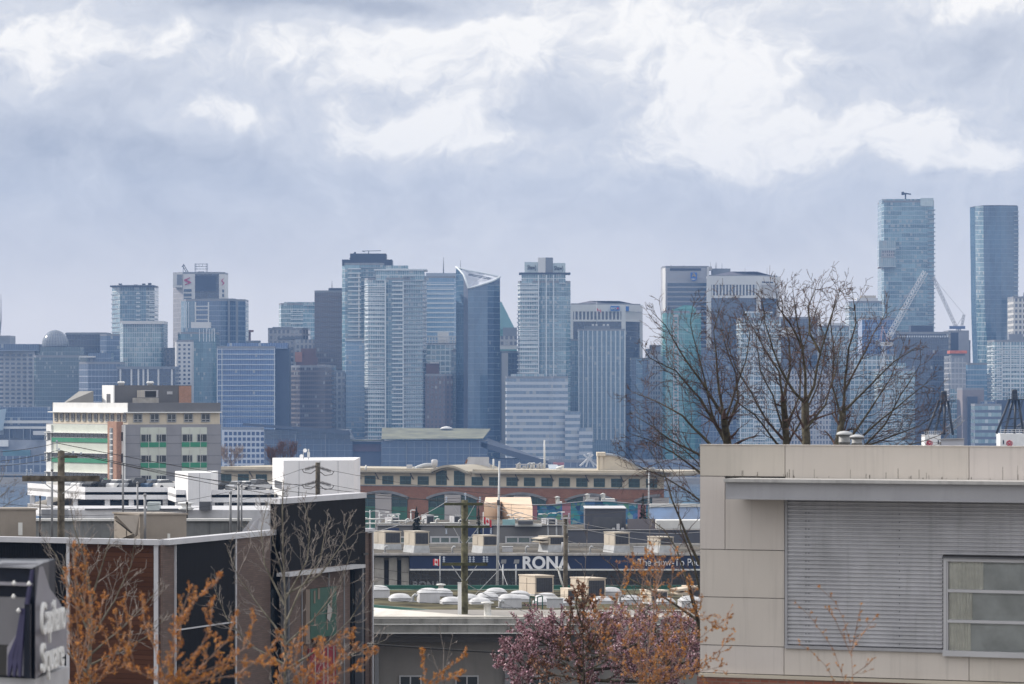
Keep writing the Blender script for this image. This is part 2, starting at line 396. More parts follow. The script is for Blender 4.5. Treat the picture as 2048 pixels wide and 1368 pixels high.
# ------------------------------------------------------------------ the city across the water
GZ = 4.0
def walls(name, parent, pts, z0, z1, m, bay=1.6, fh=3.4, closed=True, roofm=None):
    mb = MB(); n = len(pts); nf = max(1, round((z1 - z0) / fh))
    for i in range(n if closed else n - 1):
        a, b = pts[i], pts[(i + 1) % n]; L = math.hypot(b[0] - a[0], b[1] - a[1]); nb = max(1, round(L / bay)); k = 17 * i
        mb.face([(a[0], a[1], z0), (b[0], b[1], z0), (b[0], b[1], z1), (a[0], a[1], z1)], [(k, 0), (k + nb, 0), (k + nb, nf), (k, nf)])
    return mb.build(name, m, parent)
def tower(name, label, D, fp, ytop, m, bay=1.6, fh=3.4, deep=36, cat='tower', roofm=None, base=GZ, group=None, para=True):
    pts = [(X(px, D + dd), D + dd) for px, dd in fp]
    xl, xr = pts[0][0], pts[-1][0]; zt = Z(ytop, D)
    ring = pts + [(xr, D + deep + fp[-1][1]), (xl, D + deep + fp[0][1])]
    r = thing(name, label, cat, ((xl + xr) / 2, D + deep / 2, base), group)
    if isinstance(m, (list, tuple)):                       # one facade per front face
        for i in range(len(pts) - 1): walls('facade', r, ring[i:i + 2], base, zt, m[i], bay, fh, False)
        walls('side_wall', r, ring[len(pts) - 1:] + ring[:1], base, zt, m[-1], bay, fh, False)
    else: walls('facade', r, ring, base, zt, m, bay, fh)
    cap = MB(); cap.prism(ring, zt, zt + .5)
    if para:
        cx = sum(p[0] for p in ring) / len(ring); cy = sum(p[1] for p in ring) / len(ring)
        inn = [(p[0] + (cx - p[0]) * .05, p[1] + (cy - p[1]) * .05) for p in ring]
        for i in range(len(ring)):
            j = (i + 1) % len(ring)
            cap.hexa([(*ring[i], zt + .5), (*ring[j], zt + .5), (*inn[j], zt + .5), (*inn[i], zt + .5), (*ring[i], zt + 1.5), (*ring[j], zt + 1.5), (*inn[j], zt + 1.5), (*inn[i], zt + 1.5)])
    cap.build('roof', roofm or mgrey, r)
    return dict(r=r, D=D, ring=ring, zt=zt, fp=fp, m=m)
def blk(T_, name, px0, px1, y0, y1, m, dd=0.0, deep=12, bay=1.6, fh=3.4, cap=None):
    D = T_['D'] + dd; a, b, z0, z1 = X(px0, D), X(px1, D), Z(y1, D), Z(y0, D)
    mb = MB(); nf = max(1, round((z1 - z0) / fh)); ring = [(a, D), (b, D), (b, D + deep), (a, D + deep)]
    for i in range(4):
        p, q = ring[i], ring[(i + 1) % 4]; nb = max(1, round(math.hypot(p[0] - q[0], p[1] - q[1]) / bay)); k = 23 * i
        mb.face([(*p, z0), (*q, z0), (*q, z1), (*p, z1)], [(k, 0), (k + nb, 0), (k + nb, nf), (k, nf)])
    mb.mi = 1; mb.face([(*p, z1) for p in ring]); mb.face([(*p, z0) for p in ring[::-1]])
    return mb.build(name, [m, cap or mgrey], T_['r'])
def slabs(T_, fp, ytop, ybot, n, m, th=.9, out=1.2, back=5, name='balcony_slab', dd=0):
    """one storey's balcony edge, copied up the front"""
    D = T_['D'] + dd; z0, z1 = Z(ybot, D), Z(ytop, D)
    pts = [(X(px, D + d), D + d - out) for px, d in fp]; ring = pts + [(pts[-1][0], pts[-1][1] + back), (pts[0][0], pts[0][1] + back)]
    o = MB().prism(ring, z0, z0 + th).build(name, m, T_['r'])
    for i in range(1, n): dup(o, o.location + Vector((0, 0, (z1 - z0) * i / n)), T_['r'])
    return o
def fins(T_, pxs, y0, y1, m, wid=.8, out=.5, dd=0, name='fin'):
    D = T_['D'] + dd; h = Z(y0, D) - Z(y1, D)
    o = None
    for px in pxs:
        if o is None: o0 = px; o = MB().box(X(px, D) - wid / 2, X(px, D) + wid / 2, D - out, D + .1, Z(y1, D), Z(y0, D)).build(name, m, T_['r'])
        else: dup(o, o.location + Vector((X(px, D) - X(o0, D), 0, 0)), T_['r'])
def mast(T_, px, y0, y1, m=None, r=.35, dd=8, name='antenna'):
    D = T_['D'] + dd
    return MB().path([P(px, y1, D), P(px, y0, D)], [r, r * .5], 5).build(name, m or mgrey, T_['r'])
def wins(T_, pxs, ys, w_, h_, m, out=.15, dd=0, name='window', frame=None):
    """punched windows: at most a hundred of their own, the rest one mass"""
    D = T_['D'] + dd; sw, sh = S(w_, D), S(h_, D); o = None; k = 0; rest = MB()
    for y in ys:
        for px in pxs:
            c = P(px, y, D)
            if k < 100:
                if o is None: o = MB().box(-sw / 2, sw / 2, -out, .2, -sh / 2, sh / 2).build(name, m, T_['r'], origin=(0, 0, 0)); o.location = c - OFF[T_['r'].name]
                else: dup(o, c - OFF[T_['r'].name], T_['r'])
            else: rest.box(c.x - sw / 2, c.x + sw / 2, D - out, D + .2, c.z - sh / 2, c.z + sh / 2)
            k += 1
    if rest.v: tag(rest.build(name, m, T_['r']), None, None, None, 'stuff')

# glass and wall colours of the towers
gA = fac('glass_teal', (.018, .06, .095), (.13, .25, .31), (.30, .36, .39), .10, .13)
gB = fac('glass_pale', (.055, .13, .17), (.28, .41, .46), (.60, .65, .66), .10, .15, blind=.2)
gC = fac('glass_navy', (.025, .055, .11), (.06, .11, .19), (.22, .27, .34), .08, .12, blind=.04)
gD = fac('glass_blue', (.018, .06, .18), (.05, .125, .28), (.30, .39, .52), .10, .10, blind=.02, patch=.2)
gE = fac('glass_dark_grid', (.030, .060, .075), (.055, .10, .12), (.16, .20, .22), .16, .14, blind=.03, rowvar=.1)
gF = fac('glass_green', (.05, .19, .18), (.11, .30, .28), (.20, .36, .35), .06, .10, blind=.03)
gG = fac('glass_sky', (.10, .20, .31), (.17, .29, .41), (.38, .45, .52), .05, .13, span=.12, spc=(.26, .34, .44), blind=.03)
gH = fac('glass_smoke', (.018, .026, .040), (.035, .045, .062), (.06, .07, .085), .10, .18, blind=.02)
gI = fac('glass_balcony', (.025, .05, .07), (.20, .29, .33), (.62, .66, .67), .12, .20, blind=.25, rowvar=.15)
gJ = fac('glass_curve', (.030, .070, .12), (.085, .16, .24), (.14, .20, .27), .05, .07, blind=.0, patch=.6)
gK = fac('bands_white', (.10, .15, .21), (.20, .26, .33), (.44, .47, .51), .03, .48, blind=.10)
gL = fac('brown_tower', (.035, .032, .036), (.065, .052, .05), (.10, .072, .062), .20, .38, blind=.05)
gM = fac('stone_grid', (.05, .06, .08), (.12, .13, .15), (.36, .35, .35), .40, .38, blind=.1)
gN = fac('cream_grid', (.04, .05, .07), (.10, .12, .14), (.56, .54, .50), .42, .42, blind=.1)
gO = fac('glass_mixed', (.02, .07, .11), (.24, .39, .45), (.32, .40, .44), .07, .16, blind=.16, rowvar=.75, patch=.25)
gP = fac('glass_fins', (.05, .11, .16), (.12, .20, .26), (.24, .30, .36), .12, .06, blind=.06)
gQ = fac('white_frame_glass', (.035, .09, .12), (.24, .37, .41), (.60, .64, .65), .16, .24, blind=.2)
gR = fac('teal_bands', (.10, .20, .23), (.34, .46, .48), (.07, .085, .13), .04, .42, blind=.3, blindc=(.5, .56, .56))
tgrey = mat('tower_grey', (.20, .215, .24), .6, .08, .05)
tdark = mat('tower_dark', (.045, .055, .08), .5, .1, .05)
tstone = mat('tower_stone', (.46, .44, .43), .7, .06, .05)
tpale = mat('tower_pale', (.62, .61, .59), .7, .05, .05)
tbrown = mat('tower_brown', (.115, .062, .05), .8, .2, .08)
tglass = glassmat('far_window_glass', (.05, .075, .11))
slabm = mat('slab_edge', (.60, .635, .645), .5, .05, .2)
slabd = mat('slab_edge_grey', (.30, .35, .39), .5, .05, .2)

# far left: hotel with white walls, lookout mast, small block
t_ = tower('hotel_building', 'pale hotel with rows of square paired windows under a dark glass top floor', 2900, [(-60, 6), (70, 0), (72, 4)], 702, mat('hotel_wall', (.50, .51, .53), .7, .05, .1), cat='hotel')
blk(t_, 'top_floor', -60, 78, 688, 702, gC, dd=-2, deep=34)
wins(t_, [3 + 11.5 * i for i in range(6)], [710 + 8.6 * j for j in range(22)], 7.2, 4.2, tglass, dd=-.2)
t_ = tower('office_block', 'small plain grey rooftop block peeping over the pale hotel', 3250, [(-30, 0), (20, 0)], 675, tgrey, cat='building')
t_ = thing('lookout_tower', 'slender lookout tower spire at the very edge of the skyline', 'tower', (X(1, 3300), 3300, GZ))
MB().lathe((X(-8, 3300), 3300, 0), [(4, GZ), (4, Z(700, 3300)), (7, Z(690, 3300)), (7, Z(684, 3300)), (4, Z(674, 3300)), (2.5, Z(668, 3300))], 20).build('shaft', tgrey, t_)
MB().path([P(-2, 672, 3300), P(2, 640, 3300), P(2, 588, 3300)], [1.2, .6, .25], 5).build('spire', mgrey, t_)
t_ = tower('office_block', 'dark teal gridded glass block carrying a glass dome', 2880, [(68, 3), (72, 0), (160, 0), (178, 10)], 715, gE, 1.1, 2.9, cat='building')
blk(t_, 'upper_storeys', 80, 160, 694, 715, gE, dd=2, deep=28, bay=1.1, fh=2.9)
R_ = S(27.5, 2895); c_ = P(110.5, 694, 2895)
MB().lathe(c_, [(R_, 0), (R_, .8)] + [(R_ * math.cos(a * PI / 20), .8 + R_ * 1.16 * math.sin(a * PI / 20)) for a in range(1, 10)] + [(.3, .8 + R_ * 1.16)], 28).build('dome', fac('dome_glass', (.05, .065, .09), (.10, .12, .15), (.26, .28, .30), .10, .12, blind=0), t_['r'])
t_ = tower('office_block', 'wide dark slab building with a thin flat roof behind the domed block', 3050, [(132, 0), (212, 0)], 669, gH, 2, 4, cat='building')
blk(t_, 'roof_edge', 130, 214, 666, 669, tgrey, dd=-2, deep=36)
t_ = tower('office_block', 'blue grey glass block between the dark slab and the balcony tower', 3020, [(200, 4), (213, 0), (242, 0)], 672, gC, 1.5, 3.6, cat='building')
t_ = tower('office_block', 'low blue office with pale floor lines and a white roof ledge', 2840, [(158, 10), (176, 0), (240, 0)], 728, fac('lined_blue', (.03, .05, .09), (.06, .10, .16), (.34, .38, .46), .06, .12, blind=.05), 2.4, 4.2, cat='building')
blk(t_, 'penthouse', 176, 222, 706, 728, gC, dd=6, deep=20)
blk(t_, 'roof_ledge', 158, 190, 712, 715, tpale, dd=-1, deep=12)
t_ = tower('apartment_tower', 'tall blue glass apartment tower with overhanging flat roof and side balconies', 3120, [(224, 14), (240, 0), (292, 0), (309, 6)], 574, [gB, gA, gI], 1.7, 3.3)
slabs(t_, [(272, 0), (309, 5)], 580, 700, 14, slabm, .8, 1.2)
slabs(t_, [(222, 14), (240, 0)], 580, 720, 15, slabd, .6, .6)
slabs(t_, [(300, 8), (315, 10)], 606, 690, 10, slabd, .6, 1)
blk(t_, 'roof_canopy', 220, 309, 571, 574, tdark, dd=-2, deep=30)
for px, y in ((237, 567), (268, 569), (284, 567), (296, 566)): blk(t_, 'roof_plant', px, px + 6, y, 572, tdark, dd=8, deep=5)
t_ = tower('apartment_tower', 'pale round cornered glass tower with white crown, lower than the balcony tower', 2960, [(240, 10), (246, 2), (300, 0), (322, 3), (327, 10)], 646, fac('pale_round', (.07, .13, .16), (.20, .31, .33), (.46, .50, .52), .16, .12, blind=.14), 1.6, 3.5)
blk(t_, 'crown', 244, 327, 642, 648, tpale, dd=-1, deep=30)
t_ = tower('podium_building', 'dark low building fronted by tall pale columns', 2830, [(236, 0), (350, 0)], 738, gH, 3, 5, cat='building')
fins(t_, [241, 263, 277, 287, 296, 317, 344], 736, 800, tpale, 1.1, 1.0, name='column')
blk(t_, 'roof_slab', 234, 352, 733, 738, tgrey, dd=-1.5, deep=30)

# bank tower with white corners
t_ = tower('bank_tower', 'bank tower with white corner piers, dark centre and red S emblem', 3160, [(346, 14), (366, 0), (390, 0), (438, 0), (450, 4)], 548, [fac('bank_side', (.20, .19, .20), (.27, .26, .27), (.40, .38, .38), .35, .1, blind=0), tpale, gH, tpale], 1.4, 3.6)
blk(t_, 'side_cap', 346, 365, 547, 575, tpale, dd=-.6, deep=10)
blk(t_, 'louvre', 354, 364, 549, 570, tgrey, dd=-1, deep=2)
blk(t_, 'centre_top', 391, 432, 551, 582, tdark, dd=-.8, deep=14)
for y in (578, 587, 595.5, 613, 622, 631): blk(t_, 'window', 367.5, 383, y, y + 5.5, tglass, dd=-.4, deep=1)
for y in (579, 588): blk(t_, 'window', 441.5, 448, y, y + 5.5, tglass, dd=-.4 + 2.5, deep=3)
redm = mat('bank_red', (.42, .03, .10), .5, .05, 1)
def swirl(par, px, py, D, w_, h_, dd):                       # the S emblem: a thick ribbon with tapered ends
    D += dd; mb = MB(); pts = []
    for i in range(21):
        t2 = i / 10 - 1; pts.append((math.sin(1.5 * PI * t2) * .30 * w_, t2 * .5 * h_, (.05 + .24 * (1 - abs(t2)) ** .7) * w_))
    for (x0, y0, a0), (x1, y1, a1) in zip(pts, pts[1:]):
        q0, q1, q2, q3 = (P(px + x + s, py + y, D) for x, y, s in ((x0, y0, -a0), (x0, y0, a0), (x1, y1, a1), (x1, y1, -a1)))
        mb.face([q3, q2, q1, q0])
    e = mb.build('emblem', redm, par); e.modifiers.new('thick', 'SOLIDIFY').thickness = .4
    return e
swirl(t_['r'], 375, 562.5, t_['D'], 14, 15, -1.0); swirl(t_['r'], 445.5, 564, t_['D'], 6, 15, -.2)
mb = MB(); D = t_['D'] + 8
for px in (390, 392, 412.5, 415): mb.bar(P(px, 550, D), P(px, 527, D), .22)
for y in (528, 533, 538): mb.bar(P(389.5, y, D), P(415, y, D), .22)
for px in (398, 405): mb.bar(P(px, 533, D), P(px, 528, D), .15)
mb.build('rooftop_frame', tdark, t_['r'])
mb = MB(); mb.bar(P(365, 531, D), P(374, 547, D), .35).bar(P(367, 528, D), P(378, 548, D), .35).bar(P(367, 528, D), P(366, 548, D), .3).bar(P(363, 534, D), P(369, 530, D), .3)
mb.build('maintenance_crane', tdark, t_['r'])
for a, b, y in ((395, 408, 543), (417, 421, 546), (424, 430, 545)): blk(t_, 'roof_plant', a, b, y, 551, tdark, dd=4, deep=5)

t_ = tower('office_tower', 'stepped blue glass office tower with vertical piers before the bank tower', 3030, [(362, 12), (372, 4), (392, 0), (418, 0), (441, 2), (459, 5), (474, 8), (491, 14)], 602, [gP, gP, gC, gC, gC, gC, gC], 1.5, 3.6)
fins(t_, [391, 417], 604, 650, tpale, .9, .4, name='pier'); fins(t_, [441, 458, 474], 602, 720, tgrey, 1.6, .6, dd=3, name='pier')
fins(t_, [369, 373, 377, 381], 604, 662, slabm, .5, .4, dd=3, name='slim_fin')
for y in (612, 619, 629, 638): blk(t_, 'spandrel', 392, 417, y, y + 1.6, tpale, dd=-.3, deep=.6)
blk(t_, 'roof_plant', 402, 470, 597, 602, tgrey, dd=4, deep=10)
t_ = tower('glass_tower', 'teal glass tower with a pale box on top, beside the cream apartment block', 2950, [(356, 8), (362, 0), (425, 0), (432, 6)], 668, fac('teal_speckled', (.04, .10, .13), (.12, .23, .28), (.16, .23, .28), .08, .06, blind=.08), 1.3, 3.3)
blk(t_, 'crown', 366, 430, 656, 668, gP, dd=1, deep=24)
blk(t_, 'roof_box', 382, 419, 644, 656.5, tpale, dd=2, deep=16)
fins(t_, [399, 407, 413, 419, 424, 429], 658, 683, slabm, .5, .4, name='slim_fin')
t_ = tower('apartment_block', 'cream apartment block with small punched windows in front of the teal tower', 2900, [(350, 2), (353, 0), (383, 0)], 684, tpale, cat='building', deep=20)
wins(t_, [359, 369, 378], [690 + 8.5 * j for j in range(11)], 4.6, 4.2, tglass)
t_ = tower('office_block', 'broad cobalt blue curtain wall office with thin white floor lines', 2830, [(434, 1), (550, 0)], 697, gD, 1.5, 3.55, cat='building')
t_['zt'] and blk(t_, 'side_wing', 550, 578, 695, 960, tdark, dd=8, deep=26)
fins(t_, [434.6, 444, 549], 697, 900, slabm, .5, .4, name='corner_fin')
for j in range(14): blk(t_, 'floor_line', 434, 550, 698 + j * 10.3, 699 + j * 10.3, slabm, dd=-.25, deep=.5)
blk(t_, 'plant_floor', 454, 575, 686, 697, gD, dd=6, deep=18)
t_ = tower('office_block', 'grey concrete office with a stepped roof behind the cobalt block', 3080, [(536, 0), (604, 0), (616, 6)], 660, gM, 3, 4, cat='building')
blk(t_, 'penthouse', 545, 585, 654, 660, tgrey, dd=3); blk(t_, 'lower_wing', 590, 639, 679, 800, gM, dd=-14, deep=14, bay=3, fh=4)
blk(t_, 'dark_storey', 555, 605, 673, 679, gH, dd=-.5, deep=2)
t_ = tower('apartment_tower', 'pale aqua glass tower with a rounded end, half hidden by the brown slab', 3250, [(558, 12), (562, 4), (585, 0), (606, 2), (629, 8)], 610, gB, 1.6, 3.4)
blk(t_, 'crown', 568, 629, 604, 611, gB, dd=2, deep=20); slabs(t_, [(557, 12), (585, 0), (606, 2)], 616, 680, 8, slabm, .7, .8)
t_ = tower('office_tower', 'dark brown windowless looking office slab with a small penthouse', 3060, [(629, 0), (684, 0), (700, 6)], 585, gL, 1.6, 3.6)
blk(t_, 'penthouse', 657, 684, 576, 585, tdark, dd=5, deep=16); mast(t_, 664, 562, 576)
t_ = tower('office_tower', 'brown brick tower with a glazed rounded front and stepped copper toned roof', 2900, [(575, 12), (590, 2), (600, -2), (650, -4), (664, 0), (668, 6)], 735, gL, 1.4, 3.2)
blk(t_, 'upper_storeys', 592, 634, 715, 738, tbrown, dd=4, deep=20); blk(t_, 'roof_tower', 602, 631, 697, 716, tbrown, dd=7, deep=14)
blk(t_, 'copper_corner', 590, 604, 704, 724, mat('copper_brick', (.32, .15, .10), .8, .2, .1), dd=3, deep=8)
MB().lathe(P(630, 756, 2894 + 20) + Vector((0, 0, 0)), [(S(36, 2900), -14), (S(36, 2900), 7.5), (S(30, 2900), 9)], 28).build('glazed_drum', fac('drum_glass', (.06, .06, .07), (.24, .19, .15), (.12, .09, .08), .16, .2, blind=.1), t_['r'])
t_ = tower('office_block', 'narrow stone office with dark window bands at the foot of the brown slab', 2960, [(664, 0), (690, 0)], 745, gM, 3.5, 4.4, cat='building')

# twin residential towers
t_ = tower('apartment_tower', 'tallest blue residential tower of the centre with dark crown and rooftop hoist', 3000, [(684, 4), (690, 0), (722, -2), (784, 2)], 530, [gO, gO, gA], 1.7, 3.2)
blk(t_, 'crown', 700, 772, 507, 531, tdark, dd=3, deep=26); blk(t_, 'crown_step', 684, 784, 519, 531, tdark, dd=1, deep=30)
MB().hexa([P(698, 518, 3002), P(712, 518, 3002), P(712, 518, 3012), P(698, 518, 3012), P(709, 504, 3002), P(712, 504, 3002), P(712, 504, 3012), P(709, 504, 3012)]).build('crown_wedge', tdark, t_['r'])
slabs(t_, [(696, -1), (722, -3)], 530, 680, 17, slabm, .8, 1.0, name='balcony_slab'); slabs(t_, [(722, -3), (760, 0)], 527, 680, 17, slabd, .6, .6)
fins(t_, [718], 545, 680, tpale, .9, 1.3, dd=-2, name='white_pier')
mb = MB(); D = 3010; mb.bar(P(737, 508, D), P(737, 501, D), .5).bar(P(724, 502, D), P(762, 501.5, D), .35).bar(P(724, 502, D), P(730, 504, D), .3); mb.build('rooftop_hoist', tgrey, t_['r'])
t_ = tower('apartment_tower', 'broad balcony covered residential tower standing before the tallest blue one', 2900, [(729, 6), (736, 0), (768, -2), (772, -3), (806, -5), (812, -4), (845, 0), (852, 8)], 560, [gI, gQ, gI, gA, gI, gB, gI], 1.6, 3.15)
blk(t_, 'upper_storeys', 752, 848, 541, 561, gB, dd=-3, deep=26, bay=1.5, fh=3.2); blk(t_, 'roof_canopy', 748, 854, 538, 541, slabm, dd=-4, deep=30); blk(t_, 'roof_plant', 772, 816, 531, 538, gB, dd=2, deep=14)
slabs(t_, [(731, 4), (736, 0), (771, -3)], 566, 900, 38, slabm, .75, .7); slabs(t_, [(784, -4), (806, -5)], 556, 900, 40, slabm, .8, 1.2)
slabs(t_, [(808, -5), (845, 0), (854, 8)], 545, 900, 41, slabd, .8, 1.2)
fins(t_, [771, 806.5], 562, 880, slabm, .9, 1.6, dd=-4, name='white_pier')
t_ = tower('glass_block', 'light blue glass block with thin floor lines leaning on the balcony tower', 2930, [(690, 4), (692, 0), (729, 0)], 681, gG, 1.8, 3.6, cat='building')
blk(t_, 'roof_edge', 690, 729, 679, 682, slabm, dd=-1, deep=20)
t_ = tower('office_tower', 'sky blue office slab with pale floor bands and a tall thin antenna', 3200, [(848, 0), (908, 0), (918, 8)], 556, gG, 1.8, 3.7)
blk(t_, 'plant_floor', 852, 914, 546, 557, mat('plant_louvre', (.34, .38, .44), .6, .06, .1), dd=2, deep=24); mast(t_, 887, 514, 546, r=.5); mast(t_, 921, 520, 560, r=.4)
for j in range(12): blk(t_, 'floor_band', 848, 908, 568 + j * 9.4, 570.2 + j * 9.4, slabm, dd=-.25, deep=.5)
t_ = tower('office_block', 'white framed office with an open lattice top storey', 3060, [(852, 0), (918, 0)], 690, gQ, 3.4, 4, cat='building')
mb = MB()
for i in range(12): mb.box(X(853 + i * 5.8, 3060) - .4, X(853 + i * 5.8, 3060) + .4, 3060, 3061, Z(690, 3060), Z(672, 3060))
for y in (672, 680, 688): mb.box(X(852, 3060), X(918, 3060), 3059.7, 3061, Z(y + 1.6, 3060), Z(y, 3060))
mb.build('roof_lattice', tpale, t_['r']); blk(t_, 'roof_house', 875, 897, 664, 690, tpale, dd=5)
t_ = tower('brick_block', 'old dark brick block with scattered pale window reveals', 2900, [(850, 2), (890, 0), (905, 4)], 752, fac('old_brick', (.05, .05, .06), (.10, .10, .11), (.10, .062, .055), .55, .45, blind=.12), 2.6, 3.4, cat='building')
blk(t_, 'stepped_top', 852, 878, 727, 753, tbrown, dd=4, deep=14); blk(t_, 'roof_ledge', 860, 878, 724, 727, tstone, dd=3, deep=12)
t_ = tower('glass_block', 'teal glass block with floor bands tucked against the curved tower', 2930, [(902, 0), (930, 0)], 704, gA, 1.8, 3.5, cat='building'); blk(t_, 'roof_plant', 906, 925, 697, 704, tstone, dd=4)

# curved tower with a swept roof
D = 2900; t_ = dict(r=thing('office_tower', 'slim curved glass tower whose swept roofline peaks at a sharp corner', 'tower', (X(955, D), D + 15, GZ)), D=D)
top = lambda px: 536 + (px - 912) * .55 + max(0, (px - 926)) * 1.5 if px < 936 else 579 - (px - 936) * .40 + ((px - 936) / 64.0) ** 2 * -1.0
def strip(name, pxs, dds, m, fh=3.8):
    mb = MB(); k = 0
    for i in range(len(pxs) - 1):
        a, b = pxs[i], pxs[i + 1]; da, db = dds[i], dds[i + 1]; xa, xb = X(a, D + da), X(b, D + db); za, zb = Z(ytopc[a], D), Z(ytopc[b], D)
        L = max(1, round(math.hypot(xb - xa, db - da) / 1.5)); mb.face([(xa, D + da, GZ), (xb, D + db, GZ), (xb, D + db, zb), (xa, D + da, za)], [(k, 0), (k + L, 0), (k + L, (zb - GZ) / fh), (k, (za - GZ) / fh)]); k += L
    return mb.build(name, m, t_['r'])
ytopc = {912: 534, 919: 540, 927: 549, 932: 562, 936: 577, 948: 574, 960: 570.5, 975: 566, 988: 561, 1000: 553.5}
strip('side_facade', [912, 919, 927], [22, 15, 8], gJ); strip('corner_facade', [927, 932, 936], [8, 4, 1], mat('corner_glass', (.14, .15, .19), .3, .1, .1)); strip('front_facade', [936, 948, 960, 975], [1, 0, 0, 1], gJ); strip('end_facade', [975, 988, 1000], [1, 4, 12], gC)
mb = MB(); mb.face([(X(1000, D + 12), D + 12, GZ), (X(1000, D + 12), D + 34, GZ), (X(1000, D + 12), D + 34, Z(553.5, D)), (X(1000, D + 12), D + 12, Z(553.5, D))]); mb.face([(X(912, D + 22), D + 34, GZ), (X(912, D + 22), D + 22, GZ), (X(912, D + 22), D + 22, Z(534, D)), (X(912, D + 22), D + 34, Z(534, D))]); mb.face([(X(912, D + 22), D + 34, GZ), (X(1000, D + 12), D + 34, GZ), (X(1000, D + 12), D + 34, Z(553.5, D)), (X(912, D + 22), D + 34, Z(534, D))]); mb.build('rear_wall', gJ, t_['r'])
edge = [P(px, y, D + dd) + Vector((0, -.6, 0)) for (px, y), dd in zip(ytopc.items(), (22, 15, 8, 4, 1, 0, 0, 1, 4, 12))]
mb = MB(); mb.path(edge, .7, 6); mb.path([edge[0], P(935, 541, D + 20), P(965, 546, D + 26), P(1000, 553.5, D + 14)], .6, 6); mb.build('roof_rim', slabm, t_['r'])
mb = MB(); cen = [P(927, 540, D + 24), P(945, 543, D + 26), P(970, 547, D + 26), P(1000, 553.5, D + 16)]; fr = [edge[1], edge[4], edge[6], edge[9]]
for i in range(3): mb.face([fr[i], fr[i + 1], cen[i + 1], cen[i]])
mb.build('roof', mat('swept_roof', (.46, .48, .53), .5, .05, .1), t_['r'])
mb = MB(); mb.path([P(937, 550, D + 12), P(960, 555, D + 11), P(984, 559, D + 12), P(986, 557, D + 14), P(938, 548, D + 15), P(937, 550, D + 12)], .35, 4); mb.build('roof_opening_rim', tdark, t_['r'])
# wedge of green glass and old stone offices
t_ = tower('glass_wedge_building', 'pale green glass wedge sloping down beside the curved tower', 3150, [(1000, 0), (1034, 0)], 660, gF, 2, 3.6, cat='building', para=False)
mb = MB().hexa([P(999, 660, 3150), P(1031, 660, 3150), P(1031, 660, 3172), P(999, 660, 3172), P(999, 602, 3150), P(1003, 604, 3150), P(1003, 604, 3172), P(999, 602, 3172)]); mb.build('glass_wedge', mat('pale_green_glass', (.22, .40, .42), .2, .06, .05), t_['r'])
t_ = tower('office_block', 'old pale stone office with arched cornice and dark narrow face', 3020, [(990, 0), (1016, 0), (1036, 4)], 706, [tstone, gH], 3, 4, cat='building')
blk(t_, 'attic', 998, 1034, 672, 694, gM, dd=4, bay=3, fh=4); blk(t_, 'cornice', 996, 1036, 692, 698, tpale, dd=-1, deep=16); blk(t_, 'roof_house', 1006, 1034, 655, 673, tgrey, dd=7, deep=9); blk(t_, 'dark_strip', 994, 1003, 703, 880, tdark, dd=-.5, deep=2)

# communications company tower
D = 2880; t_ = tower('apartment_tower', 'white balconied tower with a glass crown carrying a dark sign', D, [(1036, 8), (1040, 0), (1077, -3), (1093, -5), (1104, -4), (1132, 0), (1141, 6)], 566, [gI, gQ, gA, gA, gO, gO], 1.6, 3.1)
blk(t_, 'upper_storeys', 1043, 1131, 548, 567, gB, dd=-2, deep=24); blk(t_, 'roof_canopy', 1038, 1141, 545, 548, tdark, dd=-4, deep=30)
blk(t_, 'lift_tower', 1076, 1091, 515, 546, tpale, dd=-2, deep=9); blk(t_, 'lift_tower_side', 1091, 1106, 515, 546, tgrey, dd=-1.6, deep=8)
crn = fac('crown_glass', (.34, .42, .44), (.46, .54, .55), (.52, .58, .58), .08, .08, blind=0)
blk(t_, 'crown_glass', 1049, 1077, 524, 546, crn, dd=-.5, deep=14); blk(t_, 'crown_glass', 1106, 1131, 526, 546, crn, dd=-.5, deep=14)
for px, y in ((1054.5, 539), (1108.5, 540.5)): text('sign_lettering', 'Shaw)', t_['r'], black, (X(px, D - 2.2), D - 2.2, Z(y, D)), S(12, D), .15, sx=.62, bold=.12)
slabs(t_, [(1034, 8), (1040, 0), (1077, -3)], 562, 780, 26, slabm, .8, 1.0); slabs(t_, [(1112, -3), (1141, 5)], 574, 900, 38, slabd, .6, .5)
fins(t_, [1077, 1092.5, 1107], 550, 880, slabm, .7, .5, dd=-5, name='white_pier')
t_ = tower('office_block', 'broad low office of white and grey horizontal bands stepping down to one side', 2840, [(1011, 4), (1013, 0), (1098, 0), (1106, -2), (1136, 0)], 757, gK, 2.2, 4.2, cat='building')
blk(t_, 'roof_storey', 1022, 1092, 748, 758, gB, dd=5, deep=16); blk(t_, 'middle_step', 1130, 1160, 823, 950, gK, dd=-4, deep=26, bay=2.2, fh=4.2); blk(t_, 'lower_step', 1158, 1185, 856, 950, gK, dd=-6, deep=26, bay=2.2, fh=4.2)
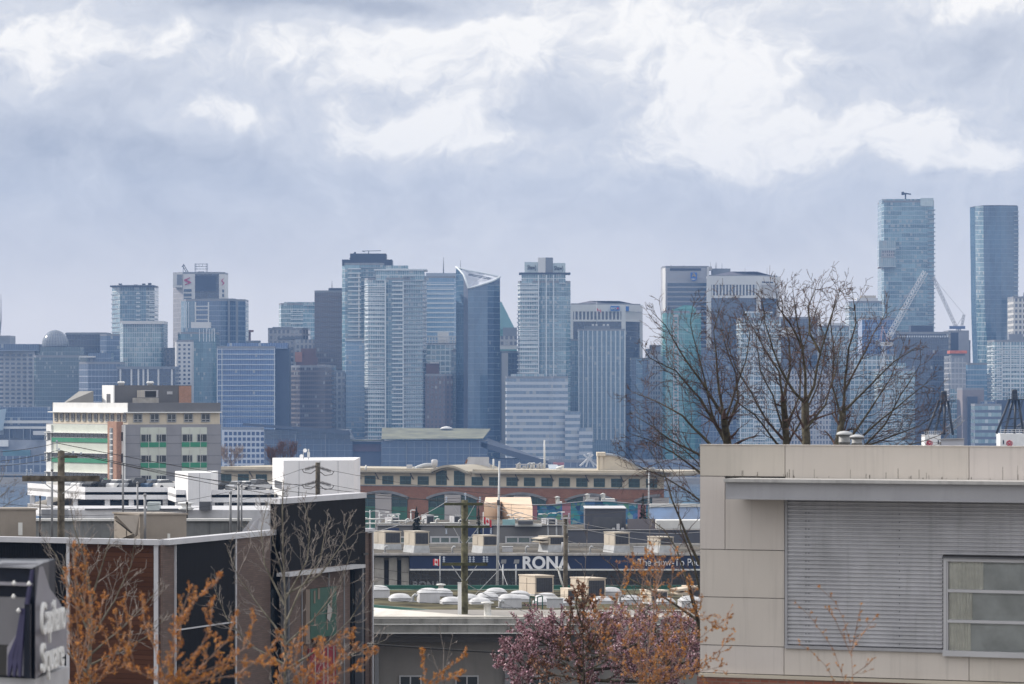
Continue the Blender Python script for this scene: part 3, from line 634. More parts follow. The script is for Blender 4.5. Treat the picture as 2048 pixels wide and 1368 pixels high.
# two banded-crown office towers
def crown_tower(label, D, x0, xm, x1, yroof, ytop, ybar, n, roofdx, deep=40):
    t = tower('office_tower', label, D, [(x0, 0), (xm, 0), (x1, 22)], ytop, gH, 1.6, 3.7, deep)
    mb = MB(); A, B, C = t['ring'][0], t['ring'][1], t['ring'][2]
    hb = Z(ytop, D) - Z(ybar, D)
    for (p, q) in ((A, B), (B, C)):
        nx, ny = fnorm(p, q); o_ = .9
        for z0, z1 in ((t['zt'] - hb * .37, t['zt'] + .6), (t['zt'] - hb, t['zt'] - hb * .88)):
            mb.hexa([(p[0] + nx * o_, p[1] + ny * o_, z0), (q[0] + nx * o_, q[1] + ny * o_, z0), (q[0], q[1], z0), (p[0], p[1], z0), (p[0] + nx * o_, p[1] + ny * o_, z1), (q[0] + nx * o_, q[1] + ny * o_, z1), (q[0], q[1], z1), (p[0], p[1], z1)])
    mb.build('parapet_bands', tpale, t['r'])
    o = None
    for (p, q, k) in ((A, B, n), (B, C, n)):
        nx, ny = fnorm(p, q)
        for i in range(k + 1):
            c = Vector((p[0] + (q[0] - p[0]) * i / k + nx * .1, p[1] + (q[1] - p[1]) * i / k + ny * .1, t['zt'] - hb * .9)); c -= OFF[t['r'].name]
            if o is None: o = MB().box(-.5, .5, -.6, .4, 0, hb * .55).build('crown_mullion', tpale, t['r'], origin=(0, 0, 0)); o.location = c
            else: dup(o, c, t['r'])
    pw = 1.5
    for c in (A, B, C): MB().box(c[0] - pw, c[0] + pw, c[1] - 1.1, c[1] + pw, GZ, t['zt'] + .6).build('corner_pier', tpale, t['r'])
    zr = Z(yroof, D); a0, a1 = roofdx
    ring = t['ring']; cx = sum(p[0] for p in ring) / len(ring); cy = sum(p[1] for p in ring) / len(ring)
    MB().hexa([(*ring[0], t['zt'] + .6), (*ring[2], t['zt'] + .6), (*ring[3], t['zt'] + .6), (*ring[4], t['zt'] + .6), (X(a0, D + 14), D + 14, zr), (X(a1, D + 14), D + 14, zr), (X(a1, D + 14), D + 30, zr), (X(a0, D + 14), D + 30, zr)]).build('hipped_roof', mat('hip_roof', (.15, .14, .16), .8, .1, .1), t['r'])
    return t
t_ = crown_tower('dark office tower with white banded crown, hipped roof and blue bank sign', 2980, 1142, 1247, 1281, 601, 611, 643, 14, (1180, 1238))
D = 2978; s_ = MB().box(X(1221, D), X(1239, D), D - 1.6, D - .9, Z(621.6, D), Z(612, D)).build('sign_board', mat('sign_blue', (.02, .13, .42), .5, .05, 1), t_['r'])
text('sign_lettering', 'BMO', t_['r'], white, (X(1222, D), D - 1.8, Z(619, D)), S(6.2, D), .1, sx=.85, bold=.02)
MB().path([(X(1235.3, D), D - 1.6, Z(616.8, D)), (X(1235.3, D), D - 2.0, Z(616.8, D))], S(2.1, D), 14).build('red_roundel', red, t_['r'])
B_, C_ = t_['ring'][1], t_['ring'][2]; MB().fbox(B_, C_, 1251.5, 1258, Z(622, D), Z(612.5, D), 1.0, 1.7).build('sign_board', MAT['sign_blue'], t_['r'])
mast(t_, 1193.5, 603, 650, dd=-20, r=.25, m=tpale, name='flagpole')
t_f = thing('flag', 'small red and white maple leaf flag flying before the banded crown', 'flag', P(1194, 617, 2955))
def flag(par, D, px0, px1, y0, y1, drop):
    """three cloth bands and a leaf, rippled"""
    def band(a, b, m, nm):
        mb = MB(); k = 5
        for i in range(k):
            u0, u1 = a + (b - a) * i / k, a + (b - a) * (i + 1) / k; f = lambda u, v: P(px0 + (px1 - px0) * u, y0 + (y1 - y0) * v + drop * u + .6 * math.sin(u * 7), D + S(1.5, D) * math.sin(u * 8))
            mb.face([f(u0, 1), f(u1, 1), f(u1, 0), f(u0, 0)])
        return mb.build(nm, m, par)
    band(0, .27, red, 'red_band'); wb = band(.27, .73, white, 'white_band'); band(.73, 1, red, 'red_band')
    mb = MB(); D2 = D - S(2.2, D); lf = [(.5, .1), (.56, .3), (.64, .26), (.61, .48), (.69, .44), (.66, .58), (.56, .68), (.52, .66), (.515, .88), (.485, .88), (.48, .66), (.44, .68), (.34, .58), (.31, .44), (.39, .48), (.36, .26), (.44, .3)]
    pts = [P(px0 + (px1 - px0) * u, y0 + (y1 - y0) * v + drop * u + .6 * math.sin(u * 7), D2) for u, v in lf]; c = P(px0 + (px1 - px0) * .5, y0 + (y1 - y0) * .5 + drop * .5, D2)
    for i in range(len(pts)): mb.face([c, pts[i], pts[(i + 1) % len(pts)]])
    e = mb.build('maple_leaf', red, par); e.modifiers.new('thick', 'SOLIDIFY').thickness = S(.4, D)
flag(t_f, 2955, 1194, 1202, 616, 621, 4)
t_ = tower('glass_tower', 'teal fin glass tower with flat roof in front of the blue signed tower', 2900, [(1157, 0), (1250, 0)], 662, gP, 1.5, 3.5)
fins(t_, [1157.6 + 9.17 * i for i in range(11)], 661, 880, slabm, .7, .6, name='vertical_fin'); blk(t_, 'penthouse', 1170, 1220, 652, 662, tgrey, dd=6, deep=18)
for px in (1184, 1191, 1206, 1214): blk(t_, 'roof_plant', px, px + 4, 648, 652, tpale, dd=9, deep=4)
t_ = tower('office_block', 'dull teal glass block squeezed between the sign crowned tower and the finned one', 2960, [(1139, 0), (1158, 0)], 682, gA, 1.6, 3.5, cat='building')
t_ = tower('office_block', 'blue grey office slab at the foot of the banded crown tower', 2940, [(1262, 0), (1296, 0)], 720, gC, 2.5, 3.6, cat='building'); blk(t_, 'glass_edge', 1272, 1285, 718, 880, gG, dd=-2, deep=4)
t_ = tower('office_block', 'low stone office with vertical strips seen through the bare branches', 3000, [(1294, 0), (1330, 0)], 702, gM, 1.8, 3.6, cat='building'); blk(t_, 'penthouse', 1300, 1324, 690, 702, tgrey, dd=5)

t_ = tower('bank_tower', 'cream edged bank tower with dark window bands and a blue shield sign', 3080, [(1325, 8), (1331, 0), (1417, 0)], 536, [tpale, mat('bank_stone', (.36, .36, .38), .7, .05, .05)], 2, 3.6)
for j in range(18): blk(t_, 'window_band', 1335, 1414, 566 + j * 9.6, 572 + j * 9.6, tglass, dd=-.3, deep=.8)
fins(t_, [1416], 534, 880, tpale, 1.6, 1.2, name='edge_pier'); fins(t_, [1415.5], 554, 640, white, .7, 2, dd=-1, name='white_mullion'); blk(t_, 'roof_slot', 1340, 1402, 536.5, 541, tdark, dd=-.4, deep=2)
sh = MB(); D = 3079
pts = [P(1381, 545, D), P(1394, 545, D), P(1394, 558, D), P(1391.5, 561, D), P(1387.5, 562.5, D), P(1383.5, 561, D), P(1381, 558, D)]
for i in range(1, 6): sh.face([pts[0] + Vector((0, -1, 0)), pts[i] + Vector((0, -1, 0)), pts[i + 1] + Vector((0, -1, 0))])
sb = sh.build('shield_sign', mat('shield_blue', (.04, .13, .42), .5, .05, 1), t_['r']); sb.modifiers.new('thick', 'SOLIDIFY').thickness = .6
mb = MB(); D2 = D - 1.8
for a, b in (((1385, 548), (1388, 547)), ((1388, 547), (1389.5, 549.5)), ((1386, 549.5), (1389, 552)), ((1389, 552), (1391, 553.5)), ((1386.5, 550), (1384.5, 553)), ((1389, 551), (1391.5, 550))): mb.bar(P(*a, D2), P(*b, D2), .3)
mb.build('gold_emblem', mat('emblem_gold', (.55, .38, .10), .5, .05, 1), t_['r']); text('sign_lettering', 'RBC', t_['r'], white, (X(1383, D2), D2, Z(560, D2)), S(4.6, D2), .1, sx=.9, bold=.02)
for px in (1342, 1368): mast(t_, px, 530, 536, r=.4, dd=4, name='roof_post')
blk(t_, 'roof_house', 1402, 1424, 533, 541, tstone, dd=4); blk(t_, 'roof_screen', 1424, 1461, 537, 550, tgrey, dd=10, deep=14)
for px, y in ((1421, 524), (1431, 524), (1433, 524), (1444, 526)): mast(t_, px, y, 538, r=.2, dd=10)
t_ = crown_tower('dark office tower with cream parapet and hipped roof beside the shield signed bank', 2990, 1418, 1517, 1555, 542, 554, 596, 15, (1462, 1514))
for px in (1490, 1534): mast(t_, px, 536, 556, r=.2, dd=14)
mb = MB(); B_, C_ = t_['ring'][1], t_['ring'][2]
for w0 in (1524.5, 1532.2, 1540):
    for i in range(6): mb.fbox(B_, C_, w0 + i * 1.15, w0 + i * 1.15 + .75, Z(565.4, 2990), Z(562.6, 2990), .9, 1.05)
mb.build('faint_lettering', tdark, t_['r'])
for px in (1556.5,): blk(t_, 'mast_screen', px, px + 1, 552, 640, tpale, dd=2, deep=1)
t_ = tower('glass_tower', 'sea green glass tower wrapped in mesh with a hoist up its face', 2880, [(1325, 10), (1331, 2), (1344, 0), (1369, 0), (1390, 6), (1402, 14)], 626, gF, 1.5, 3.5)
MB().hexa([P(1344, 626, 2880), P(1392, 626, 2884), P(1392, 626, 2900), P(1344, 626, 2900), P(1344, 618, 2880), P(1392, 618, 2884), P(1392, 618, 2900), P(1344, 618, 2900)]).build('crown', mat('green_mesh', (.12, .32, .30), .6, .06, .1), t_['r'])
MB().hexa([P(1350, 618, 2880), P(1392, 618, 2884), P(1392, 618, 2900), P(1350, 618, 2900), P(1368, 610, 2882), P(1384, 611, 2884), P(1384, 611, 2896), P(1368, 610, 2896)]).build('crown_peak', MAT['green_mesh'], t_['r'])
mb = MB(); D = 2876
for px in (1347.5, 1356): mb.box(X(px, D) - .3, X(px, D) + .3, D, D + .6, GZ, Z(630, D))
for j in range(36): mb.box(X(1347.5, D), X(1356, D), D + .1, D + .5, Z(634 + j * 7, D) - .2, Z(634 + j * 7, D) + .2)
mb.build('hoist_mast', mat('hoist_pink', (.50, .44, .42), .6, .1, .2), t_['r']); blk(t_, 'hoist_top', 1347, 1357, 629, 634, tstone, dd=-5, deep=3)
t_ = tower('apartment_tower', 'white framed glass apartment tower behind the tall bare trees', 2860, [(1478, 4), (1484, 0), (1506, -2), (1530, -2), (1556, 0), (1562, 4)], 640, gQ, 1.5, 3.2)
slabs(t_, [(1476, 4), (1506, -2)], 646, 800, 16, slabm, .8, 1.1); slabs(t_, [(1508, -2), (1532, -2)], 646, 880, 24, slabm, .8, 1.2); fins(t_, [1481, 1507, 1531], 642, 880, slabm, .8, 1.2, dd=-2, name='white_pier')
blk(t_, 'glass_crown', 1494, 1542, 626, 641, gB, dd=3, deep=14); blk(t_, 'roof_canopy', 1492, 1545, 623, 626, slabm, dd=2, deep=16)
t_ = tower('office_block', 'dark slab office with a white board near its top behind the bare trees', 2930, [(1516, 0), (1616, 0), (1635, 8)], 638, gH, 2, 3.6, cat='building'); blk(t_, 'white_board', 1556, 1591, 655, 674, tpale, dd=-2, deep=2)
blk(t_, 'brown_storeys', 1575, 1640, 782, 830, mat('brown_bands', (.26, .2, .18), .7, .1, .1), dd=-4, deep=4)
t_ = tower('apartment_tower', 'mauve grey apartment block behind the tallest branches', 2870, [(1562, 0), (1600, 0), (1662, 0)], 742, gM, 2, 3.3)
t_ = tower('apartment_tower', 'pale glass apartment tower with slim white verticals beside the luffing crane', 3000, [(1636, 4), (1660, 0), (1700, 0)], 655, gB, 1.6, 3.3); fins(t_, [1636.5, 1660, 1699], 652, 860, slabm, .9, .8, name='white_pier')
blk(t_, 'roof_house', 1650, 1690, 646, 655, tpale, dd=4)
t_ = tower('apartment_tower', 'pale concrete tower stepping up behind the bare trees', 3150, [(1698, 4), (1712, 0), (1764, 0)], 606, gB, 1.7, 3.3); blk(t_, 'upper_storeys', 1714, 1756, 596, 607, tpale, dd=5, deep=16); blk(t_, 'roof_house', 1722, 1752, 591, 597, cream, dd=8, deep=8)
t_ = tower('office_tower', 'bright blue glass office behind the base of the luffing crane', 3040, [(1724, 6), (1740, 0), (1790, 0)], 640, gD, 1.8, 3.6)
t_ = tower('apartment_tower', 'white gridded apartment block under the crane with square windows', 2930, [(1700, 0), (1752, 0), (1792, 5)], 712, gQ, 3.0, 3.4)
t_ = tower('glass_tower', 'lower aqua glass tower with stepped top behind the reddish twigs', 2860, [(1756, 4), (1766, 0), (1812, 0), (1830, 6)], 742, gB, 1.6, 3.2); blk(t_, 'stepped_top', 1772, 1812, 726, 743, gB, dd=4, deep=14); slabs(t_, [(1754, 4), (1766, 0), (1790, 0)], 750, 880, 14, slabm, .6, .8)

# the tall tower with the jutting box
D = 3200; t_ = tower('glass_tower', 'tallest glass tower with a jutting box halfway up and roof crane', D, [(1763, 6), (1768, 0), (1868, 0)], 405, gO, 1.6, 3.3, deep=34)
blk(t_, 'glass_crown', 1764, 1841, 398, 406, gO, dd=1, deep=28); blk(t_, 'open_crown', 1841, 1867, 396, 412, crn, dd=-.4, deep=26)
o_ = blk(t_, 'jutting_box', 1758, 1792, 481, 534, fac('box_glass', (.16, .24, .27), (.30, .38, .40), (.42, .47, .48), .12, .10, blind=.1), dd=-5, deep=14, bay=1.4, fh=6); blk(t_, 'box_recess', 1763, 1789, 501, 515, gM, dd=-5.4, deep=1)
slabs(t_, [(1855, 0), (1870.5, 0)], 412, 700, 33, slabd, .7, .8, back=8, name='balcony_slab'); blk(t_, 'service_cradle', 1756, 1762, 535, 537, rust, dd=-6, deep=4)
mb = MB(); D2 = D + 12; mb.bar(P(1811, 398, D2), P(1811, 388, D2), .7).bar(P(1804, 386, D2), P(1822, 388.5, D2), .7, 4).bar(P(1805, 384, D2), P(1812, 390, D2), .8); mb.box(X(1803, D2), X(1808, D2), D2 - 1, D2 + 2, Z(390, D2), Z(384, D2)); mb.build('roof_crane', tdark, t_['r'])
t_ = tower('office_block', 'black slab office with a row of bright lights along its roof edge', 2960, [(1788, 0), (1897, 0), (1901, 4)], 668, gH, 1.6, 3.7, cat='building')
wins(t_, [1796 + 4.7 * i for i in range(22)], [673], 2.2, 3.4, mat('lit_screen', (.66, .68, .70), .5, .03, 1), dd=-.3, name='roof_light'); blk(t_, 'dark_upper_block', 1822, 1866, 651, 669, tdark, dd=6, deep=18)
t_ = tower('office_block', 'grey ribbed concrete core building next to the black slab', 2985, [(1897, 0), (1917, 0), (1938, 4)], 665, [tdark, mat('ribbed_core', (.27, .275, .30), .8, .06, .1)], 2, 3.6, cat='building'); blk(t_, 'side_step', 1936, 1941, 680, 760, tgrey, dd=6, deep=10)
t_ = tower('construction_building', 'half built tower with bright orange netting round its top floor', 2880, [(1899, 2), (1902, 0), (1932, 0)], 716, fac('raw_floors', (.16, .17, .19), (.30, .30, .31), (.36, .36, .37), .16, .24, blind=0), 2.4, 3.6, cat='building')
blk(t_, 'orange_netting', 1900, 1934, 701, 707, mat('orange_net', (.62, .16, .08), .8, .2, .2), dd=-1, deep=18); blk(t_, 'top_floor', 1903, 1930, 706, 717, tgrey, dd=1, deep=14); blk(t_, 'glazed_lower_floors', 1900, 1933, 778, 950, gB, dd=-1, deep=3)
t_ = tower('office_block', 'small grey glass office between the orange netted tower and the tall curved one', 2940, [(1928, 4), (1935, 0), (1976, 0)], 730, gG, 2, 3.6, cat='building'); blk(t_, 'roof_plant', 1930, 1952, 728, 731, tdark, dd=3)
# tall curved tower, tapering at its foot
D = 3050; t_ = dict(r=thing('glass_tower', 'tall curved dark glass tower narrowing towards its foot', 'tower', (X(1993, D), D + 16, GZ)), D=D)
rows = [(412, 1950, 1967, 2036), (470, 1950.5, 1967, 2037), (530, 1951.5, 1968, 2036.5), (590, 1952, 1969, 2036), (640, 1953, 1971, 2034.5), (700, 1955, 1975, 2028), (760, 1957, 1980, 2020), (830, 1959, 1984, 2012), (955, 1961, 1988, 2006)]
for nm, sel, dds, m in (('side_facade', (1, 2), (16, 1), gA), ('front_facade', (2, 3), (1, 3), gJ)):
    mb = MB()
    for r0, r1 in zip(rows, rows[1:]):
        for h in range(6):
            f = lambda r, k: r[sel[0]] + (r[sel[1]] - r[sel[0]]) * k / 6
            g = lambda k: dds[0] + (dds[1] - dds[0]) * k / 6 - (3.5 * math.sin(PI * k / 6) if nm == 'front_facade' else 1.5 * math.sin(PI * k / 6))
            v0, v1 = (Z(r0[0], D) - GZ) / 3.3, (Z(r1[0], D) - GZ) / 3.3; n_ = 3 if nm == 'front_facade' else 1
            mb.face([P(f(r1, h), r1[0], D + g(h)), P(f(r1, h + 1), r1[0], D + g(h + 1)), P(f(r0, h + 1), r0[0], D + g(h + 1)), P(f(r0, h), r0[0], D + g(h))], [(h * n_, v1), (h * n_ + n_, v1), (h * n_ + n_, v0), (h * n_, v0)])
    mb.build(nm, m, t_['r'])
mb = MB()
for r0, r1 in zip(rows, rows[1:]): mb.face([P(r1[3], r1[0], D + 3), Vector((X(r1[3], D), D + 34, Z(r1[0], D))), Vector((X(r0[3], D), D + 34, Z(r0[0], D))), P(r0[3], r0[0], D + 3)]); mb.face([P(r0[1], r0[0], D + 16), Vector((X(r0[1], D), D + 34, Z(r0[0], D))), Vector((X(r1[1], D), D + 34, Z(r1[0], D))), P(r1[1], r1[0], D + 16)])
mb.face([P(1950, 412, D + 34), P(2036, 412, D + 34), P(2006, 955, D + 34), P(1961, 955, D + 34)]); mb.build('rear_wall', gJ, t_['r'])
MB().prism([(X(1950, D + 16), D + 16), (X(1967, D), D + .5), (X(2001, D), D - 1.6), (X(2036, D), D + 3), (X(2036, D), D + 34), (X(1950, D), D + 34)], Z(412, D), Z(410.5, D)).build('roof', tdark, t_['r'])
o_ = MB().prism([(X(2028, D), D + 1), (X(2038.5, D), D + 2), (X(2038.5, D), D + 12), (X(2028, D), D + 12)], 0, .7).build('balcony_slab', slabd, t_['r'], origin=(0, 0, 0))
for i in range(22):
    y = 424 + i * 8.8; z = Z(y, D) - GZ; (setattr(o_, 'location', Vector((0, 0, 0)) - OFF[t_['r'].name] + Vector((0, 0, z + GZ))) if i == 0 else dup(o_, Vector((-max(0, y - 560) * .006, 0, z + GZ)) - OFF[t_['r'].name], t_['r']))
t_ = tower('apartment_tower', 'stone tower with a regular grid of square windows at the edge of the view', 2990, [(2027, 0), (2075, 0)], 597, gN, 3.0, 3.8)
MB().hexa([P(2046, 597, 2995), P(2060, 597, 2995), P(2060, 597, 3010), P(2046, 597, 3010), P(2047.5, 584, 3000), P(2060, 584, 3000), P(2060, 584, 3006), P(2047.5, 584, 3006)]).build('roof_spire', tdark, t_['r'])
t_ = tower('apartment_block', 'white condominium block with stacked balconies and a brown rooftop box', 2860, [(1986, 3), (1989, 0), (2004, 0), (2080, 0)], 684, gQ, 2.0, 3.1, cat='building'); slabs(t_, [(1984, 2), (2003, 0)], 690, 800, 12, slabm, .8, 1.1); slabs(t_, [(2004, 0), (2080, 0)], 690, 880, 22, slabm, .5, .6); fins(t_, [2004, 2021, 2040], 684, 880, slabm, .7, .8, name='white_pier'); blk(t_, 'roof_box', 2018, 2046, 668, 684, tgrey, dd=4, deep=10)
t_ = tower('office_block', 'plain brown concrete slab standing before the grey glass office', 2830, [(1925, 0), (1968, 0)], 780, mat('slab_brown', (.22, .19, .19), .8, .08, .1), cat='building'); blk(t_, 'blue_front', 1935, 1955, 793, 960, tdark, dd=-3, deep=3)
t_ = tower('office_block', 'low office with bright aqua window bands and navy spandrels', 2800, [(1950, 0), (1996, 0), (2003, 3)], 812, gR, 2.2, 4.4, cat='building'); blk(t_, 'roof_house', 1964, 1990, 803, 813, gC, dd=4, deep=10); blk(t_, 'navy_wing', 1994, 2060, 800, 960, tdark, dd=8, deep=18)
t_ = tower('office_block', 'dark plain block filling the gap beside the bank tower', 3120, [(418, 0), (512, 0)], 700, gM, 2.5, 3.6, cat='building')
blk(t_, 'rooftop_frame', 492, 506, 660, 664, rust, dd=2, deep=8); blk(t_, 'frame_leg', 497, 501, 664, 682, tbrown, dd=3, deep=4); blk(t_, 'low_roof', 488, 520, 681, 700, tgrey, dd=1, deep=10)
for lab, D, a, b, y, m in (('dark filler office between the columned building and cobalt block', 2990, 318, 352, 700, gM), ('hazy grey office behind the columned building', 3150, 326, 350, 715, gB), ('hazy mauve office behind the dark brick block', 3150, 845, 935, 735, gM), ('blue grey office between the banded bank and the green mesh tower', 3150, 1395, 1440, 640, gC), ('dim blue office behind the white apartments and bare trees', 2900, 1400, 1485, 700, gC)):
    tower('office_block', lab, D, [(a, 0), (b, 0)], y, m, 2.2, 3.7, cat='building')
# tower cranes
def lattice(mb, a, b, w_, n, r=.12):
    a, b = Vector(a), Vector(b); ax = (b - a).normalized(); s1 = ax.orthogonal().normalized() * w_; s2 = ax.cross(s1)
    cs = [s1 + s2, s1 - s2, -s1 - s2, -s1 + s2]
    for c in cs: mb.bar(a + c * .5, b + c * .5, r)
    for i in range(n):
        p, q = a.lerp(b, i / n), a.lerp(b, (i + 1) / n)
        for k in range(4): mb.bar(p + cs[k] * .5, q + cs[(k + 1) % 4] * .5, r * .7)
    return mb
cw = mat('crane_white', (.62, .62, .62), .5, .06, 1)
D = 2905; c_ = thing('tower_crane', 'white luffing crane with its jib raised steeply across the tall tower', 'crane', (X(1768, D), D, GZ))
lattice(MB(), (X(1768, D), D, GZ), P(1768, 690, D), 2, 20, .22).build('mast', cw, c_); lattice(MB(), P(1776, 676, D), P(1851, 543, D), 2.6, 22, .26).build('jib', cw, c_)
mb = MB().box(X(1756, D), X(1786, D), D - 1.5, D + 1.5, Z(692, D), Z(684, D)); mb.build('machinery_deck', cw, c_); mb = MB(); mb.bar(P(1762, 686, D), P(1765, 652, D), .3).bar(P(1776, 684, D), P(1765, 652, D), .3).bar(P(1758, 686, D), P(1765, 652, D), .2).bar(P(1765, 652, D), P(1848, 548, D), .1); mb.build('a_frame', mat('crane_pink', (.55, .36, .34), .6, .1, 1), c_); MB().box(X(1752, D), X(1760, D), D - 2, D + 2, Z(690, D), Z(680, D)).build('counterweight', tgrey, c_)
D = 3020; c_ = thing('tower_crane', 'grey luffing crane standing on the ribbed core building', 'crane', (X(1917, D), D, Z(663, D)))
lattice(MB(), P(1912, 654, D), P(1866, 554, D), 1.6, 16, .2).build('jib', mat('crane_grey', (.42, .42, .43), .5, .08, 1), c_); MB().box(X(1899, D), X(1930, D), D - 2, D + 2, Z(658, D), Z(652, D)).build('machinery_deck', mat('crane_blue', (.10, .14, .25), .5, .1, 1), c_)
lattice(MB(), P(1923, 656, D), P(1928, 629, D), 1.2, 5, .2).build('a_frame', MAT['crane_grey'], c_); mb = MB(); mb.bar(P(1928, 629, D), P(1866, 554, D), .15).bar(P(1928, 629, D), P(1912, 654, D), .2); mb.build('pendant', MAT['crane_grey'], c_); lattice(MB(), P(1917, 664, D), P(1917, 656, D), 2, 2, .3).build('mast', MAT['crane_blue'], c_)

# convention centre on the shore
D = 2690; glz = fac('centre_glass', (.030, .060, .11), (.050, .085, .15), (.17, .21, .27), .05, .07, blind=0, patch=.3)
t_ = dict(r=thing('convention_centre', 'long low glass convention hall with sloping grass roofs on the far shore', 'building', (X(800, D), D + 30, 3.5)), D=D)
blk(t_, 'glass_wing', 500, 705, 878, 948, glz, dd=10, deep=40, bay=5, fh=4); blk(t_, 'glass_hall', 763, 975, 882, 950, glz, dd=0, deep=60, bay=5, fh=4.2); blk(t_, 'link_block', 700, 766, 883, 950, mat('link_wall', (.10, .12, .18), .6, .1, .05), dd=16, deep=30)
MB().hexa([P(486, 851, D), P(705, 868, D), P(705, 868, D + 60), P(486, 851, D + 60), P(486, 846, D), P(705, 861, D), P(705, 861, D + 60), P(486, 846, D + 60)]).build('wing_roof', mat('centre_roof_dark', (.075, .085, .11), .8, .1, .03), t_['r'])
blk(t_, 'upper_glazing', 500, 700, 860, 880, fac('upper_glass', (.06, .085, .12), (.12, .15, .18), (.16, .2, .25), .05, .1, blind=0), dd=14, deep=30, bay=5, fh=4.2)
MB().bar(P(698, 858, D - 1), P(708, 878, D - 1), .6).build('roof_strut', tgrey, t_['r'])
blk(t_, 'terrace_roof', 700, 766, 879, 882, mat('grass_roof', (.165, .165, .11), .95, .25, .08), dd=8, deep=20); blk(t_, 'terrace_band', 702, 766, 888, 903, mat('terrace_red', (.17, .10, .11), .8, .1, .05), dd=14.5, deep=4)
MB().hexa([P(763, 879, D - 4), P(966, 878, D - 4), (X(981, D + 70), D + 70, Z(862, D)), (X(764, D + 70), D + 70, Z(859, D)), P(763, 877.5, D - 4), P(966, 876.5, D - 4), (X(981, D + 70), D + 70, Z(859.5, D)), (X(764, D + 70), D + 70, Z(857.5, D))]).build('grass_roof', MAT['grass_roof'], t_['r'])
MB().hexa([P(962, 894, D), P(1096, 936, D), P(1096, 936, D + 50), P(962, 894, D + 50), P(962, 884, D), P(1096, 922, D), P(1096, 922, D + 50), P(975, 876, D + 50)]).build('sloping_roof', MAT['centre_roof_dark'], t_['r']); blk(t_, 'sloping_glazing', 962, 1090, 918, 950, glz, dd=6, deep=40, bay=4, fh=4)
for px in (812, 853, 895, 938, 590, 650): blk(t_, 'white_mast', px, px + 1.6, 885 if px > 700 else 868, 935, tgrey, dd=-1, deep=.6)
MB().lathe(P(893, 858, D + 60), [(4.5, 0), (3, 1.2), (.3, 1.8)], 12).build('roof_light', tpale, t_['r'])
t_ = tower('office_block', 'low white building with a bold grid of square windows behind small birches', 2600, [(444, 0), (524, 0)], 860, mat('grid_white', (.54, .55, .58), .7, .05, .1), cat='building', base=-2, deep=24)
wins(t_, [452 + 9.1 * i for i in range(9)], [867 + 11.2 * j for j in range(7)], 6.4, 7, glassmat('grid_window', (.045, .07, .14)))
t_ = dict(r=thing('ferry_terminal', 'white decked waterfront terminal with glass galleries and a sail shaped corner', 'building', (X(60, 2700), 2720, 0)), D=2690)
blk(t_, 'glass_gallery', -30, 120, 814, 846, gC, dd=24, deep=30, bay=1.6, fh=3); blk(t_, 'white_deck', -30, 120, 841, 846.5, tpale, dd=14, deep=30); blk(t_, 'window_deck', -30, 120, 846, 853, gC, dd=16, deep=30); blk(t_, 'white_deck', -30, 120, 853, 857.5, tpale, dd=12, deep=30); blk(t_, 'glass_hall', -30, 120, 857, 880, gH, dd=15, deep=30, bay=6, fh=8)
blk(t_, 'quay_building', -30, 120, 880, 912, mat('quay_grey', (.30, .31, .34), .8, .2, .08), dd=8, deep=30); blk(t_, 'pier_front', -30, 120, 912, 948, fac('pier_windows', (.04, .06, .10), (.08, .1, .15), (.24, .27, .32), .2, .2, blind=.05), dd=0, deep=30, bay=4.3, fh=4.6)
for px in (18, 46, 60): blk(t_, 'white_column', px, px + 2, 857, 882, tgrey, dd=11, deep=1)
blk(t_, 'white_canopy', 66, 100, 862, 870, tpale, dd=4, deep=8); blk(t_, 'white_house', -8, 16, 880, 893, white, dd=5, deep=8); blk(t_, 'teal_roof', 6, 60, 900, 916, mat('teal_roof', (.12, .24, .28), .6, .2, .1), dd=4, deep=8)
MB().hexa([P(-30, 870, 2700), P(6, 860, 2700), P(6, 860, 2704), P(-30, 870, 2704), P(-30, 825, 2700), P(13, 817, 2700), P(13, 817, 2704), P(-30, 825, 2704)]).build('sail_wall', mat('sail_glass', (.34, .42, .48), .4, .05, .1), t_['r'])
t_ = dict(r=thing('steel_sculpture', 'crossed white steel beams of an open air cauldron on the quay', 'sculpture', (X(1182, 2670), 2670, 3.6)), D=2670)
for a, b in (((1160, 932), (1186, 909)), ((1194, 932), (1168, 910)), ((1172, 934), (1180, 906)), ((1188, 934), (1176, 907))): MB().bar(P(*a, 2670), P(*b, 2672 if a[0] < 1180 else 2668), .7).build('beam', tpale, t_['r'])
t_ = dict(r=thing('loading_gantry', 'slanted grey slatted gantry standing on the quay', 'gantry', (X(1115, 2665), 2665, 3.6)), D=2665)
mb = MB()
for i in range(5): mb.bar(P(1112 + i * 3, 926, 2665), P(1108 + i * 3, 905, 2665), .3)
mb.build('slats', tgrey, t_['r']); bx('base', t_['r'], mat('gantry_red', (.45, .16, .15), .7, .1, 1), X(1106, 2665), X(1128, 2665), 2663, 2668, Z(930, 2665), Z(925, 2665))
tower('quay_building', 'low hazy waterfront shed beyond the curved concrete stair house', 2700, [(1090, 0), (1420, 0)], 925, fac('quay_shed', (.05, .07, .11), (.10, .13, .18), (.2, .23, .28), .1, .3, blind=.05), 4, 4, cat='building', base=0, deep=26)
